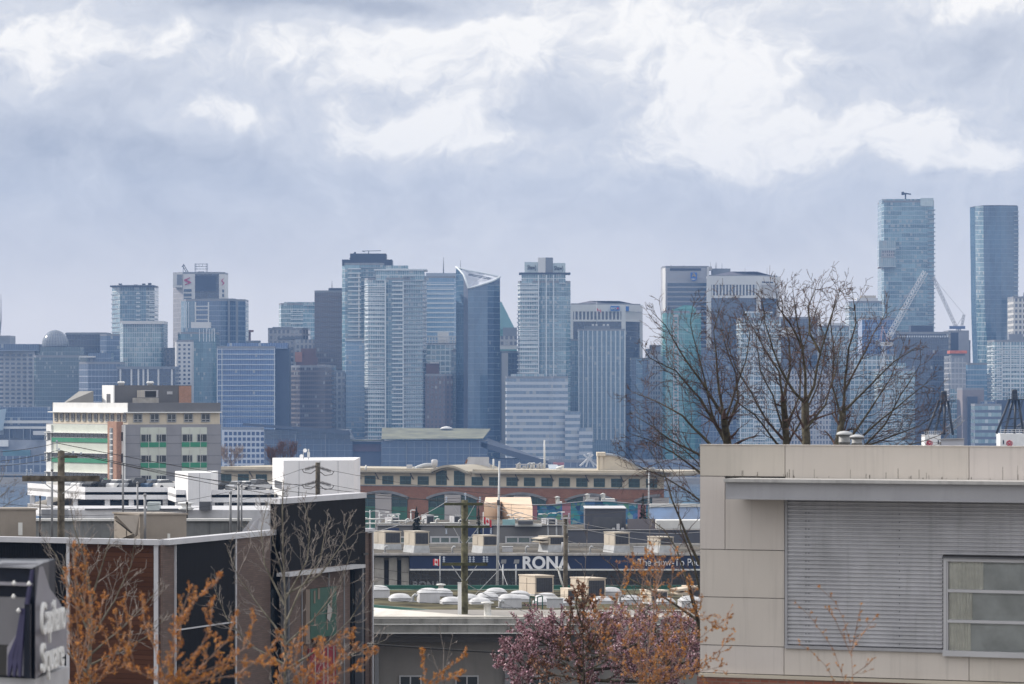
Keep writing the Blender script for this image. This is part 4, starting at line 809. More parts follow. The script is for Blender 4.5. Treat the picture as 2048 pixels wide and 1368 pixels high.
# ------------------------------------------------------------------ the near shore
def pt(px, D): return (X(px, D), D)
def fx(parent, name, A, B, p0, p1, z0, z1, o0, o1, m): return MB().fbox(A, B, p0, p1, z0, z1, o0, o1).build(name, m, parent)
def window(parent, A, B, p0, p1, z0, z1, glass, frame, o=.06, nv=1, nh=1, fw=.10, name='window', bar=None):
    """a glazed opening: glass part with its frame as a sub-part"""
    g = fx(parent, name, A, B, p0, p1, z0, z1, -.05, o, glass)
    mb = MB(); nx, ny = fnorm(A, B); a, b = hit(A, B, p0), hit(A, B, p1); L = math.hypot(b[0] - a[0], b[1] - a[1])
    def seg(s0, s1, h0, h1):
        q = []
        for z in (h0, h1):
            for s, oo in ((s0, o + .05), (s1, o + .05), (s1, o - .02), (s0, o - .02)): q.append((a[0] + (b[0] - a[0]) * s / L + nx * oo, a[1] + (b[1] - a[1]) * s / L + ny * oo, z))
        mb.hexa(q)
    seg(-fw / 2, L + fw / 2, z1 - fw / 2, z1 + fw / 2); seg(-fw / 2, L + fw / 2, z0 - fw / 2, z0 + fw / 2)
    for i in range(nv + 1): seg(L * i / nv - fw / 2, L * i / nv + fw / 2, z0 + fw / 2, z1 - fw / 2)
    bars = bar or [i / nh for i in range(1, nh)]
    for k in bars:
        for i in range(nv): seg(L * i / nv + fw / 2, L * (i + 1) / nv - fw / 2, z0 + (z1 - z0) * k - fw / 2, z0 + (z1 - z0) * k + fw / 2)
    mb.build('frame', frame, g)
    return g
def unit(label, px0, pxm, px1, y0, y1, D, deep=2.4, name='rooftop_unit', m=None, curb=.5, hood=False, group=None, dark=True):
    """a rooftop air handler seen corner-on: sunlit end, louvred side, curb"""
    m = m or beige; C = pt(pxm, D); Lf = pt(px0, D + deep * .8); Rt = pt(px1, D + deep * .12); bk = (Lf[0] + Rt[0] - C[0], Lf[1] + Rt[1] - C[1])
    zt, zb = Z(y0, D), Z(y1, D); zc = zb + curb
    r = thing(name, label, 'air conditioner', ((Lf[0] + Rt[0]) / 2, D + deep / 2, zb), group)
    MB().prism([Lf, C, Rt, bk], zc, zt).build('casing', m, r)
    k = .12; cx, cy = (C[0] + bk[0]) / 2, (C[1] + bk[1]) / 2
    MB().prism([(p[0] + (p[0] - cx) * .05, p[1] + (p[1] - cy) * .05) for p in (Lf, C, Rt, bk)], zt, zt + .07).build('lid', m, r)
    MB().hexa([(*p, zb) for p in ((Lf[0] - k, Lf[1]), (C[0] - k, C[1] - k), (Rt[0] + k, Rt[1]), bk)] + [(*p, zc) for p in (Lf, C, Rt, bk)]).build('curb', galv, r)
    w0, w1 = pxm + (px1 - pxm) * .08, pxm + (px1 - pxm) * .94; h = zt - zc
    if dark:
        MB().fbox(C, Rt, w0, w1, zc + h * .12, zt - h * .08, -.02, .03).build('coil_screen', mat('coil_screen', (.045, .048, .06), .6, .15, 3), r)
        mb = MB()
        for i in range(1, 9): mb.fbox(C, Rt, w0 + (w1 - w0) * i / 9, w0 + (w1 - w0) * i / 9 + .5, zc + h * .12, zt - h * .08, .03, .05)
        mb.build('guard_bars', dgrey, r)
    MB().fbox(Lf, C, px0 + (pxm - px0) * .12, px0 + (pxm - px0) * .46, zc + h * .1, zt - h * .1, 0, .03).build('access_door', m, r)
    if hood:
        a, b = hit(Lf, C, px0 + .5), hit(Lf, C, pxm - .5); nx, ny = fnorm(Lf, C)
        for q in (0, 1):
            z = zc + h * (.25 + .4 * q)
            MB().hexa([(*a, z), (*b, z), (b[0] + nx * .8, b[1] + ny * .8, z + .02), (a[0] + nx * .8, a[1] + ny * .8, z + .02), (*a, z + h * .33), (*b, z + h * .33), (b[0] + nx * .85, b[1] + ny * .85, z + .1), (a[0] + nx * .85, a[1] + ny * .85, z + .1)]).build('rain_hood', m, r)
    return r

# --- clinic building, sunlit end to the left
D = 735.0; C, L_, R_ = pt(248, D), pt(92, D + 22), pt(442, D + 6); bk = (L_[0] + R_[0] - C[0], L_[1] + R_[1] - C[1]); zg = gh(D)
zz = lambda y: Z(y, D)
b_ = thing('clinic_building', 'six storey clinic with green spandrel bands, sunlit white end and cream top floor', 'building', (C[0], D + 12, zg))
clad = mat('grey_cladding', (.27, .27, .295), .6, .06, .3, .06); pgreen = mat('pale_green_panel', (.55, .58, .52), .6, .05, .3, .06); bgreen = mat('bright_green', (.04, .24, .14), .5, .06, .3); obrick = brickmat('orange_brick', (.40, .20, .13), (.36, .3, .26)); winb = glassmat('window_blackish', (.035, .042, .048)); winf = mat('window_frame_grey', (.33, .34, .35), .5, .05, 1)
MB().prism([L_, C, R_, bk], zg, zz(849)).build('lower_walls', clad, b_)
fx(b_, 'panel_wall', L_, C, 102, 215, zg, zz(850), -.1, .25, pgreen); fx(b_, 'white_pier', L_, C, 92.4, 102, zg, zz(851), 0, .5, white); fx(b_, 'white_pier', L_, C, 234, 248, zg, zz(850), 0, .3, white)
fx(b_, 'brick_pier', L_, C, 215, 233, zg, zz(843), 0, 1.3, obrick); fx(b_, 'pier_glazing', L_, C, 219, 225, zg, zz(856), 1.3, 1.36, fac('pier_glass', (.03, .04, .05), (.2, .22, .23), (.7, .7, .7), .12, .18, blind=.2))
for y0, y1, y2 in ((868.7, 877, 886), (909.5, 918, 927.5), (949, 958, 966)):
    w_ = window(b_, L_, C, 102.5, 214.5, zz(y1), zz(y0), winb, winf, .35, 14, 1, .12, 'strip_window'); fx(b_, 'green_band', L_, C, 102, 215, zz(y2), zz(y1), .2, .4, bgreen); fx(b_, 'sun_shelf', L_, C, 88, 215, zz(y0 - 1.2), zz(y0 - 2), .2, .9, white)
for y0, y1 in ((864, 882), (907, 925), (949, 965)):
    window(b_, L_, C, 238.5, 245.5, zz(y1), zz(y0), winb, winf, .35, 2, 1, .12); window(b_, L_, C, 95.5, 100.5, zz(y1 + 1), zz(y0 + 1), winb, winf, .55, 1, 2, .12)
for x0, x1 in ((281, 332.5), (363.5, 414)):
    fx(b_, 'bay_panel', C, R_, x0, x1, zg, zz(855), -.1, .08, pgreen)
    for y0, y1, y2 in ((869, 884, 894.5), (911, 925, 936), (951.5, 965.5, 975)):
        for a, b in ((x0 + .8, x0 + 20.5), (x1 - 19.8, x1 - .4)): window(b_, C, R_, a, b, zz(y1), zz(y0), winb, winf, .12, 2 if a < (x0 + x1) / 2 - 9 else 2, 1, .12)
        fx(b_, 'green_band', C, R_, x0 + .3, x1 - .3, zz(y2), zz(y1 + 1), .08, .16, bgreen)
    for px in (x0 + 16, x0 + 37): fx(b_, 'panel_joint', C, R_, px, px + .7, zg, zz(856), .08, .19, offwhite)
for y in (870.5, 887, 912, 929, 953): fx(b_, 'cladding_joint', C, R_, 248.5, 442, zz(y + .5), zz(y), -.05, .03, dgrey)
U1, U0, U2 = pt(255, D + .8), pt(106, D + 21), pt(440, D + 7); ub = (U0[0] + U2[0] - U1[0], U0[1] + U2[1] - U1[1])
MB().prism([U0, U1, U2, ub], zz(849), zz(826)).build('top_floor', cream, b_)
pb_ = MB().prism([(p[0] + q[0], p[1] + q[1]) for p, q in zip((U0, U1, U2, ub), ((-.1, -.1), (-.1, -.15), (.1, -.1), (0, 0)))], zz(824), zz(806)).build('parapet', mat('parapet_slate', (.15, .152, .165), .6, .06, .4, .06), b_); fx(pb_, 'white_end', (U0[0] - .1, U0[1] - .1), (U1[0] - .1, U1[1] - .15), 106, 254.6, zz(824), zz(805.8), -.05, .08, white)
MB().prism([(p[0] + q[0], p[1] + q[1]) for p, q in zip((U0, U1, U2, ub), ((-.9, -.3), (-.5, -.9), (.4, -.7), (0, 0)))], zz(826), zz(824)).build('roof_canopy', white, b_)
for px in (112.6, 123.7, 135, 146, 157.5, 169, 180, 192, 203.5, 215, 225, 238, 249.5): window(b_, U0, U1, px - 2.6, px + 2.6, zz(843), zz(828.5), winb, winf, .08, 1, 1, .14, bar=[.25])
for px in (275.5, 309, 343, 376.5, 411): window(b_, U1, U2, px - 8.3, px + 8.3, zz(844), zz(828), winb, winf, .08, 2, 1, .14, bar=[.28])
K0, K1, K2 = pt(204, D + 16), pt(227, D + 8), pt(383, D + 13); kb = (K0[0] + K2[0] - K1[0], K0[1] + K2[1] - K1[1])
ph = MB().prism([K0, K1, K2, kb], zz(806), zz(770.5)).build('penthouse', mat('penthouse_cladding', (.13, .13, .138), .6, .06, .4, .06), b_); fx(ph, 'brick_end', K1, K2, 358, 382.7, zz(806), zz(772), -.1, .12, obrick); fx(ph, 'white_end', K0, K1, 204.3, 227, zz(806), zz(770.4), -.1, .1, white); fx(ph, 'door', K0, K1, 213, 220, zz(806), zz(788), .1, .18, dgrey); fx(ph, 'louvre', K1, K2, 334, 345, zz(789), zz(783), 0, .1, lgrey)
MB().hexa([P(124, 808, D + 20), P(187, 808, D + 14), P(187, 808, D + 24), P(124, 808, D + 30), P(158, 782.5, D + 20), P(187, 782, D + 14), P(187, 782, D + 24), P(158, 782.5, D + 30)]).build('sloped_roof_house', mat('slope_cladding', (.16, .16, .155), .6, .06, .4), b_)
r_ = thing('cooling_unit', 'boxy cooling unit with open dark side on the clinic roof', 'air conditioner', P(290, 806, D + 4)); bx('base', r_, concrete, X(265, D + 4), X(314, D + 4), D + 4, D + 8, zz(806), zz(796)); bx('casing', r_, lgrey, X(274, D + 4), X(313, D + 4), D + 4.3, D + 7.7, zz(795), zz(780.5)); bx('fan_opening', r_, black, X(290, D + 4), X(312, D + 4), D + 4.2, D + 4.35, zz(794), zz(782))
mb = MB()
for i in range(4): mb.box(X(275 + i * 4, D + 4), X(276.2 + i * 4, D + 4), D + 4.15, D + 4.3, zz(795), zz(780.5))
mb.build('louvre_posts', cream, r_)
for px, lab in ((242, 'cluster of small white vents above the clinic penthouse end'), (300, 'row of small white vents further along the clinic penthouse')):
    r_ = thing('roof_vent', lab, 'vent', P(px, 770.5, D + 14))
    for i in range(4): MB().lathe(P(px - 4 + i * 3, 770.5, D + 14), [(.12, 0), (.12, .3), (.28, .35), (.22, .6), (.02, .7)], 8).build('vent_cap', white, r_)

# --- parking garage with rooftop cars
A, B, C, E, F_ = pt(55, 626), pt(170, 600), pt(335, 600), pt(352, 585), pt(548, 585); zt = Z(974.5, 600); zs = 28
zq = lambda y: Z(y, 600)
b_ = thing('parking_garage', 'white open deck parking garage with a solid rooftop parapet', 'garage', (X(300, 600), 612, gh(600)))
chain = [A, B, C, E, F_]; backy = 668
def ribbon(name, z0, z1, m, off=0.0, thick=.4):
    mb = MB()
    for p, q in zip(chain, chain[1:]):
        nx, ny = fnorm(p, q); mb.hexa([(p[0] + nx * off, p[1] + ny * off, z0), (q[0] + nx * off, q[1] + ny * off, z0), (q[0] - nx * thick, q[1] - ny * thick, z0), (p[0] - nx * thick, p[1] - ny * thick, z0), (p[0] + nx * off, p[1] + ny * off, z1), (q[0] + nx * off, q[1] + ny * off, z1), (q[0] - nx * thick, q[1] - ny * thick, z1), (p[0] - nx * thick, p[1] - ny * thick, z1)])
    return mb.build(name, m, b_)
gw = mat('garage_white', (.74, .74, .76), .6, .04, .3, .08)
ribbon('roof_parapet', zq(999), zt, gw); ribbon('lower_parapet', zq(1040), zq(1017), gw); ribbon('base_wall', gh(600), zq(1058), gw)
poly = chain + [(F_[0], backy), (A[0], backy)]
for z in (zq(984), zq(1018), zq(1058)): MB().prism(poly, z - .4, z).build('deck', concrete, b_)
MB().prism([(A[0] + 1, backy - 1), (F_[0], backy - 1), (F_[0], backy), (A[0] + 1, backy)], gh(600), zq(986)).build('back_wall', dgrey, b_)
o_ = None
for px, (p, q) in ((64, (A, B)), (98, (A, B)), (150, (A, B)), (214, (B, C)), (262, (B, C)), (330, (B, C)), (424, (E, F_)), (452, (E, F_)), (515, (E, F_)), (540, (E, F_))):
    h_ = hit(p, q, px); c = Vector((h_[0], h_[1] + .7, zq(1018))) - OFF[b_.name]
    if o_ is None: o_ = MB().box(-.35, .35, -.3, .3, 0, zq(999) - zq(1018)).build('pillar', gw, b_, origin=(0, 0, 0)); o_.location = c
    else: dup(o_, c, b_)
for p0, p1 in ((215, 258), (424, 450), (455, 513)): fx(b_, 'soffit_light', *((B, C) if p0 < 300 else (E, F_)), p0 + 8, p0 + 24, zq(1001), zq(1000.2), -2, -1.5, lgrey)
mb = MB(); S0, S1, S2 = pt(350, 596), pt(376, 583), pt(422, 584); MB().prism([S0, S1, S2, (S2[0], 598)], gh(600), Z(945.5, 584)).build('stair_tower', gw, b_)
fx(b_, 'panel_joint', S1, S2, 399, 399.5, zq(1040), Z(946, 584), 0, .03, mgrey)
S0, S1, S2 = pt(545, 600), pt(567, 578), pt(708, 581); sb = (S2[0], 605)
MB().prism([S0, S1, S2, sb], gh(600), Z(921, 578)).build('lift_tower', gw, b_); fx(b_, 'lift_opening', S0, S1, 549, 563, Z(976, 590), Z(962, 590), 0, .05, dgrey); fx(b_, 'opening_frame', S0, S1, 546, 567, Z(960, 590), Z(957, 590), 0, .25, white)
for px in (598, 640, 676): fx(b_, 'panel_joint', S1, S2, px, px + .5, zq(1040), Z(922, 578), 0, .03, mgrey)
b2 = thing('satellite_antennas', 'pair of round white drum antennas with a post on the garage lift tower', 'antenna', P(607, 921, 586))
for px, y in ((603, 912.5), (610, 901)): MB().path([P(px, y, 585), P(px, y, 586)], [S(4, 585)] * 2, 16).build('drum', white, b2)
MB().bar(P(607, 921, 586), P(607, 899, 586), .07).bar(P(603, 913, 586), P(607, 908, 586), .05).bar(P(607, 903, 586), P(610, 901, 586), .05).build('bracket', galv, b2); MB().bar(P(617, 921, 586), P(617, 898, 586), .12).box(X(614.5, 586), X(619.5, 586), 585.6, 586.4, Z(914, 586), Z(904, 586)).build('panel_antenna', offwhite, b2)

# cars: profile body, glasshouse, wheels
def make_car(lab, paint, kind=0):
    r = thing('parked_car', lab, 'car', (0, 0, 0), 'cars on the garage decks')
    L2, W2 = 2.25, .9; hs = 1.45 if kind == 0 else 1.72
    prof = [(-L2, .35), (-L2, .78), (-L2 * .9, .95), (L2 * .42, .98), (L2 * .98, .78), (L2, .35)]
    def extr(name, pr, w0, w1, m):
        mb = MB(); n = len(pr); lo = [Vector((-w, y, z)) for (y, z), w in zip(pr, w1)]; hi = [Vector((w, y, z)) for (y, z), w in zip(pr, w1)]
        for i in range(n): j = (i + 1) % n; mb.face([lo[i], lo[j], hi[j], hi[i]])
        mb.face(lo[::-1]); mb.face(hi)
        return mb.build(name, m, r)
    extr('body', prof, 0, [W2, W2, W2 * .95, W2 * .95, W2 * .95, W2], paint)
    gl = extr('windows', [(-L2 * .82, .95), (-L2 * .55, hs - .08), (L2 * .12, hs - .05), (L2 * .48, .97)], 0, [W2 * .93, W2 * .76, W2 * .76, W2 * .93], glassmat('car_glass', (.02, .022, .026)))
    MB().hexa([(-W2 * .72, -L2 * .56, hs - .09), (W2 * .72, -L2 * .56, hs - .09), (W2 * .72, L2 * .13, hs - .06), (-W2 * .72, L2 * .13, hs - .06), (-W2 * .66, -L2 * .5, hs), (W2 * .66, -L2 * .5, hs), (W2 * .66, L2 * .06, hs), (-W2 * .66, L2 * .06, hs)]).build('roof', paint, r)
    for sx in (-1, 1):
        for sy in (-1, 1): MB().path([(sx * W2 * .82, sy * 1.35, .33), (sx * W2 * 1.01, sy * 1.35, .33)], .33, 14).build('wheel', black, r)
    return r
paints = dict(white=mat('car_white', (.72, .72, .72), .25, .03, 1), black=mat('car_black', (.014, .015, .017), .2, .05, 1), silver=mat('car_silver', (.42, .43, .45), .25, .04, 1, metal=.4), blue=mat('car_blue', (.05, .09, .16), .25, .05, 1))
protoc = {}
zdk = zq(984)
for i, (px, dd, rz, col, kd, lab) in enumerate([(150, 12, -.6, 'silver', 0, 'silver car behind the timber pole on the garage roof'), (172, 8, -.7, 'white', 0, 'first white car in the rooftop row past the pole'), (196, 6, -.75, 'black', 1, 'black tall car at the head of the rooftop row'), (216, 6, -.9, 'black', 0, 'low black saloon parked second in the garage roof row'), (241, 6, -.7, 'white', 0, 'white car wedged between black cars on the garage roof'), (262, 6, -.7, 'silver', 0, 'silver car with dark windows beside the black wagon'), (281, 6, -1.0, 'black', 1, 'large black wagon next to the garage stair tower'), (312, 6, -.8, 'blue', 0, 'navy car nearly hidden by the roof parapet'), (330, 6, -.8, 'white', 0, 'white car touching the stair tower side'), (432, -4, -.8, 'white', 0, 'white car just past the garage stair tower'), (452, -4, -.9, 'black', 0, 'black hatchback in the garage roof row near the lift'), (480, -4, -.7, 'silver', 0, 'silver car before the cream windowed wall'), (499, -4, -.8, 'white', 0, 'white hatchback two spaces from the lift tower'), (521, -4, -.8, 'silver', 1, 'tall silver car closest to the lift tower')]):
    k = (col, kd); D = 606 + dd + 2.5
    o = dup(protoc[k], label=lab) if k in protoc else make_car(lab, paints[col], kd)
    protoc.setdefault(k, o); o['label'] = lab; o.location = (X(px, D), D, zdk + .01); o.rotation_euler = (0, 0, rz)
for px, rz, col, lab in ((238, -1.5, 'blue', 'dark car parked on the lower garage deck'),):
    o = dup(protoc[('blue', 0)], label=lab); o.location = (X(px, 606), 606, zq(1018) + .01); o.rotation_euler = (0, 0, rz)

# --- long brick and cream office with arches
A, B = pt(440, 900), pt(1328, 848); Dm = 865.0; zm = lambda y: Z(y, Dm); zg = gh(Dm)
b_ = thing('brick_office_building', 'long low office with brick arches, cream upper storey and overhanging flat roof', 'building', (X(900, Dm), Dm + 10, zg))
bk = [(B[0], B[1] + 26), (A[0], A[1] + 26)]
MB().prism([A, B] + bk, zm(974), zm(950)).build('upper_wall', cream, b_)
rbrick = brickmat('red_brick', (.27, .105, .06), (.27, .2, .16))
MB().prism([A, B] + bk, zg, zm(974.3)).build('brick_wall', rbrick, b_)
def eave(p0, p1):
    mb = MB(); mb.fbox(A, B, p0, p1, zm(947), zm(943), -20, 1.6); mb.fbox(A, B, p0 + .6, p1 - .6, zm(949.5), zm(947.05), -10, 1.1); mb.fbox(A, B, p0 + 1, p1 - 1, zm(943), zm(939.5), -19, .2); return mb.build('roof_eave', mat('eave_stone', (.40, .36, .29), .8, .08, .4, .15), b_)
eave(437, 862); eave(944, 1342)
bgw = glassmat('green_tint_glass', (.03, .06, .065)); tframe = mat('teal_frame', (.045, .095, .10), .5, .08, 1); gspan = mat('green_spandrel', (.035, .13, .085), .4, .1, .6); plaster = mat('grey_panel', (.40, .37, .36), .7, .05, .4)
arc = [(862 + 82 * i / 20, 12.5 * (math.sin(PI * (i / 20)) ** 1.3)) for i in range(21)]
mb = MB(); mb2 = MB()
for (xa, ha), (xb, hb) in zip(arc, arc[1:]):
    pa, pb = hit(A, B, xa), hit(A, B, xb); nx, ny = fnorm(A, B); za, zb = zm(948) + S(ha, Dm), zm(948) + S(hb, Dm)
    for o0, o1, t0, t1, tgt in ((-14, 1.5, 0, .45, mb), (-14, .9, -.35, -.02, mb)):
        tgt.hexa([(pa[0] + nx * o1, pa[1] + ny * o1, za + t0), (pb[0] + nx * o1, pb[1] + ny * o1, zb + t0), (pb[0] + nx * o0, pb[1] + ny * o0, zb + t0), (pa[0] + nx * o0, pa[1] + ny * o0, za + t0), (pa[0] + nx * o1, pa[1] + ny * o1, za + t1), (pb[0] + nx * o1, pb[1] + ny * o1, zb + t1), (pb[0] + nx * o0, pb[1] + ny * o0, zb + t1), (pa[0] + nx * o0, pa[1] + ny * o0, za + t1)])
    mb2.hexa([(pa[0], pa[1], zm(951)), (pb[0], pb[1], zm(951)), (pb[0] - nx * 4, pb[1] - ny * 4, zm(951)), (pa[0] - nx * 4, pa[1] - ny * 4, zm(951)), (pa[0], pa[1], za - .3), (pb[0], pb[1], zb - .3), (pb[0] - nx * 4, pb[1] - ny * 4, zb - .3), (pa[0] - nx * 4, pa[1] - ny * 4, za - .3)])
mb.build('arched_eave', MAT['eave_stone'], b_); mb2.build('gable_wall', cream, b_)
for px in [452, 487, 523] + [705 + 35.4 * i for i in range(5)] + [954.5 + 34.9 * i for i in range(11)]: window(b_, A, B, px - 10.3, px + 10.3, zm(971), zm(955.5), bgw, tframe, .05, 2, 2, .16)
for px in (883, 919): window(b_, A, B, px - 10, px + 10, zm(971), zm(943.5), bgw, tframe, .05, 2, 3, .16)
for px in [505, 722] + [757 + 70 * i for i in range(9)]:
    pa = hit(A, B, px); nx, ny = fnorm(A, B); MB().bar((pa[0] + nx * .05, pa[1] + ny * .05, zm(961)), (pa[0] + nx * 1.3, pa[1] + ny * 1.3, zm(949)), .14).build('eave_bracket', dgrey, b_)
fx(b_, 'string_course', A, B, 441, 1327, zm(975.6), zm(973.6), 0, .15, mgrey)
for cx in [628 + 138.5 * i for i in range(6)]:
    x0, x1 = cx - 48, cx + 48
    if cx > 1300: x0, x1 = cx - 48, min(cx + 48, 1318)
    mb = MB(); N = 16; nx, ny = fnorm(A, B); ztop = lambda px: zm(1004) + (zm(989.5) - zm(1004)) * max(0, 1 - ((px - cx) / 55.0) ** 2)
    for i in range(N):
        a, b = x0 + (x1 - x0) * i / N, x0 + (x1 - x0) * (i + 1) / N; pa, pb = hit(A, B, a), hit(A, B, b)
        mb.face([(pa[0] + nx * .06, pa[1] + ny * .06, zg + .3), (pb[0] + nx * .06, pb[1] + ny * .06, zg + .3), (pb[0] + nx * .06, pb[1] + ny * .06, ztop(b)), (pa[0] + nx * .06, pa[1] + ny * .06, ztop(a))])
    aw = mb.build('arched_window', bgw, b_)
    pth = [(hit(A, B, a)[0] + nx * .1, hit(A, B, a)[1] + ny * .1, ztop(a) + .3) for a in [x0 - 3 + (x1 - x0 + 6) * i / 20 for i in range(21)]]
    MB().path(pth, .32, 4).build('arch_trim', mgrey, aw); fx(aw, 'spandrel', A, B, x0 + .5, x1 - .5, zg + .4, zm(1017), .07, .12, gspan)
    fx(aw, 'centre_panel', A, B, cx - 16, cx + 16, zg + .4, zm(991), .05, .35, plaster); mb = MB()
    for px in (x0 + 1, x0 + 16, x1 - 16, x1 - 1): mb.fbox(A, B, px - .7, px + .7, zm(1017), ztop(px) - .1, .06, .18)
    mb.fbox(A, B, x0, cx - 16, zm(1008.5), zm(1007.2), .06, .18); mb.fbox(A, B, cx + 16, x1, zm(1008.5), zm(1007.2), .06, .18); mb.build('frame', tframe, aw)
# roof things of the brick office
zr = zm(940)
r_ = thing('air_handler', 'large rusty edged air handler beside the arched gable', 'air conditioner', P(955, 934, 880)); bx('base', r_, lgrey, X(931, 880), X(980, 880), 880, 886, zr, Z(928, 880)); MB().hexa([P(930, 928, 880), P(978, 928, 880), P(978, 928, 886), P(930, 928, 886), P(936, 914, 880), P(978, 914, 880), P(978, 914, 886), P(936, 914, 886)]).build('casing', lgrey, r_); MB().hexa([P(929.5, 927, 879.9), P(933, 927, 879.9), P(933, 927, 881), P(929.5, 927, 881), P(932.5, 919, 879.9), P(936, 919, 879.9), P(936, 919, 881), P(932.5, 919, 881)]).build('rust_streak', rust, r_)
r_ = thing('exhaust_hood', 'grey mushroom exhaust hood near the arched gable', 'vent', P(869, 934, 878)); MB().lathe(P(869, 940, 878), [(.35, 0), (.35, .8), (.6, .85), (.65, 2.0), (.45, 2.15), (.02, 2.2)], 14).build('hood', lgrey, r_)
r_ = thing('duct', 'pale curved duct arching over the brick office roof', 'duct', P(845, 938, 880)); MB().path([P(826, 940, 880), P(836, 935, 880), P(850, 931, 880), P(866, 930.5, 880)], [.4, .45, .5, .5], 8).build('duct', galv, r_); bx('housing', r_, lgrey, X(813, 880), X(824, 880), 880, 883, zr, Z(930, 880))
r_ = thing('roof_plant', 'cluster of pipes and fans along the roof edge behind the gable', 'machinery', P(1050, 938, 876))
for a, b, y, m in ((1032, 1042, 929, lgrey), (1045, 1053, 932, galv), (1060, 1070, 926, offwhite), (1073, 1084, 930, lgrey)): bx('housing', r_, m, X(a, 876), X(b, 876), 876, 879, Z(941, 876), Z(y, 876))
for a in (1036, 1056, 1064, 1078, 1086): MB().path([P(a, 940, 875), P(a, 928, 875), P(a + 3, 926, 875), P(a + 5, 929, 875)], .18, 6).build('pipe', galv, r_)
MB().bar(P(1030, 929, 875), P(1095, 928, 875), .12).build('rail', lgrey, r_)
r_ = thing('sloped_skylight', 'tilted glazed roof panel at the end of the pipe cluster', 'skylight', P(1112, 940, 872)); MB().hexa([P(1098, 941, 870), P(1122, 941, 870), P(1122, 941, 876), P(1098, 941, 876), P(1098, 939, 870), P(1122, 939, 870), P(1114, 929, 876), P(1096, 929, 876)]).build('panel', glassmat('skylight_glass', (.25, .30, .36)), r_); MB().hexa([P(1112, 940, 869), P(1128, 936, 869), P(1128, 936, 872), P(1112, 940, 872), P(1112, 937, 869), P(1128, 930, 869), P(1128, 930, 872), P(1112, 934, 872)]).build('end_wall', offwhite, r_)
for px, y0, lab in ((1089, 880, 'thin white mast rising from the pipe cluster'), (987, 918, 'short vent pipe with a cap next to the air handler'), (732, 930, 'tiny roof vent near the garage lift tower')):
    r_ = thing('roof_mast' if y0 < 900 else 'roof_vent', lab, 'mast' if y0 < 900 else 'vent', P(px, 940, 872)); MB().path([P(px, 941, 872), P(px, y0, 872)], [.22, .16], 8).build('pole' if y0 < 900 else 'pipe', offwhite, r_)
r_ = thing('stair_house', 'concrete stair house with a curved sloping roof on the brick office', 'building', P(1240, 942, 860)); D = 860
cv = [(1195, 911), (1208, 911), (1215, 910.5), (1228, 912), (1241, 916), (1255, 922), (1268, 929.5), (1280, 938), (1286, 942)]
mb = MB()
for (xa, ya), (xb, yb) in zip(cv, cv[1:]): mb.hexa([P(xa, 944, D), P(xb, 944, D), (X(xb, D), D + 7, Z(944, D)), (X(xa, D), D + 7, Z(944, D)), P(xa, ya, D), P(xb, yb, D), (X(xb, D), D + 7, Z(yb, D)), (X(xa, D), D + 7, Z(ya, D))])
mb.build('wall', cream, r_); mb = MB()
for (xa, ya), (xb, yb) in zip(cv, cv[1:]):
    if xa >= 1208: mb.hexa([P(xa, ya, D - .5), P(xb, yb, D - .5), (X(xb, D), D + 7.5, Z(yb, D)), (X(xa, D), D + 7.5, Z(ya, D)), P(xa, ya - 3, D - .5), P(xb, yb - 3, D - .5), (X(xb, D), D + 7.5, Z(yb - 3, D)), (X(xa, D), D + 7.5, Z(ya - 3, D))])
mb.build('curved_roof', mat('zinc_roof', (.30, .32, .35), .5, .08, .5), r_); bx('cornice', r_, cream, X(1194, D), X(1211, D), D - .6, D + 8, Z(912, D), Z(905, D)); bx('corner_column', r_, cream, X(1200, D), X(1206, D), D - .3, D + .3, Z(944, D), Z(912, D))
b3 = thing('gatehouse', 'low pale shed roof jutting from the end of the brick office', 'building', P(1310, 944, 842)); MB().hexa([P(1283, 940, 842), P(1345, 947, 842), P(1345, 947, 852), P(1283, 940, 852), P(1290, 935, 842), P(1338, 944, 842), P(1338, 944, 852), P(1290, 935, 852)]).build('roof', MAT['eave_stone'], b3)

# --- middle yards: mural wall, beige box, showroom, grey offices
mural = bpy.data.materials.new('mural_paint'); mural.use_nodes = True; t = NT(mural.node_tree); bb = t.n('ShaderNodeBsdfPrincipled'); oo = t.n('ShaderNodeOutputMaterial'); t.t.links.new(bb.outputs[0], oo.inputs[0])
uvn = t.n('ShaderNodeUVMap'); vo = t.n('ShaderNodeTexVoronoi'); vo.inputs['Scale'].default_value = 1.6; t.put(vo.inputs['Vector'], uvn.outputs[0]); sv = t.n('ShaderNodeSeparateColor'); t.put(sv.inputs[0], vo.outputs['Color'])
r1 = t.n('ShaderNodeValToRGB'); t.put(r1.inputs[0], sv.outputs[0]); e = r1.color_ramp.elements; e[0].color = (.02, .06, .16, 1); e[1].color = (.22, .34, .42, 1)
for p, c in ((.25, (.03, .16, .30)), (.45, (.04, .24, .26)), (.65, (.08, .16, .38)), (.85, (.10, .28, .16))): q = e.new(p); q.color = c + (1,)
su = t.n('ShaderNodeSeparateXYZ'); t.put(su.inputs[0], uvn.outputs[0]); wv = t.n('ShaderNodeTexWhiteNoise', noise_dimensions='1D'); t.put(wv.inputs['W'], t.m('FLOOR', t.m('DIVIDE', su.outputs[0], 1.1)))
t.put(bb.inputs['Base Color'], t.mix(t.m('GREATER_THAN', wv.outputs[0], .86), r1.outputs[0], (.34, .16, .20, 1))); bb.inputs['Roughness'].default_value = .8
D = 560; b_ = thing('mural_wall', 'long curved top wall painted with a blue and teal mosaic mural', 'wall', P(1180, 1045, D)); mb = MB(); cv = [(1064, 1010), (1100, 1010), (1140, 1006), (1175, 1003), (1210, 1003), (1240, 1005), (1270, 1008), (1300, 1010)]
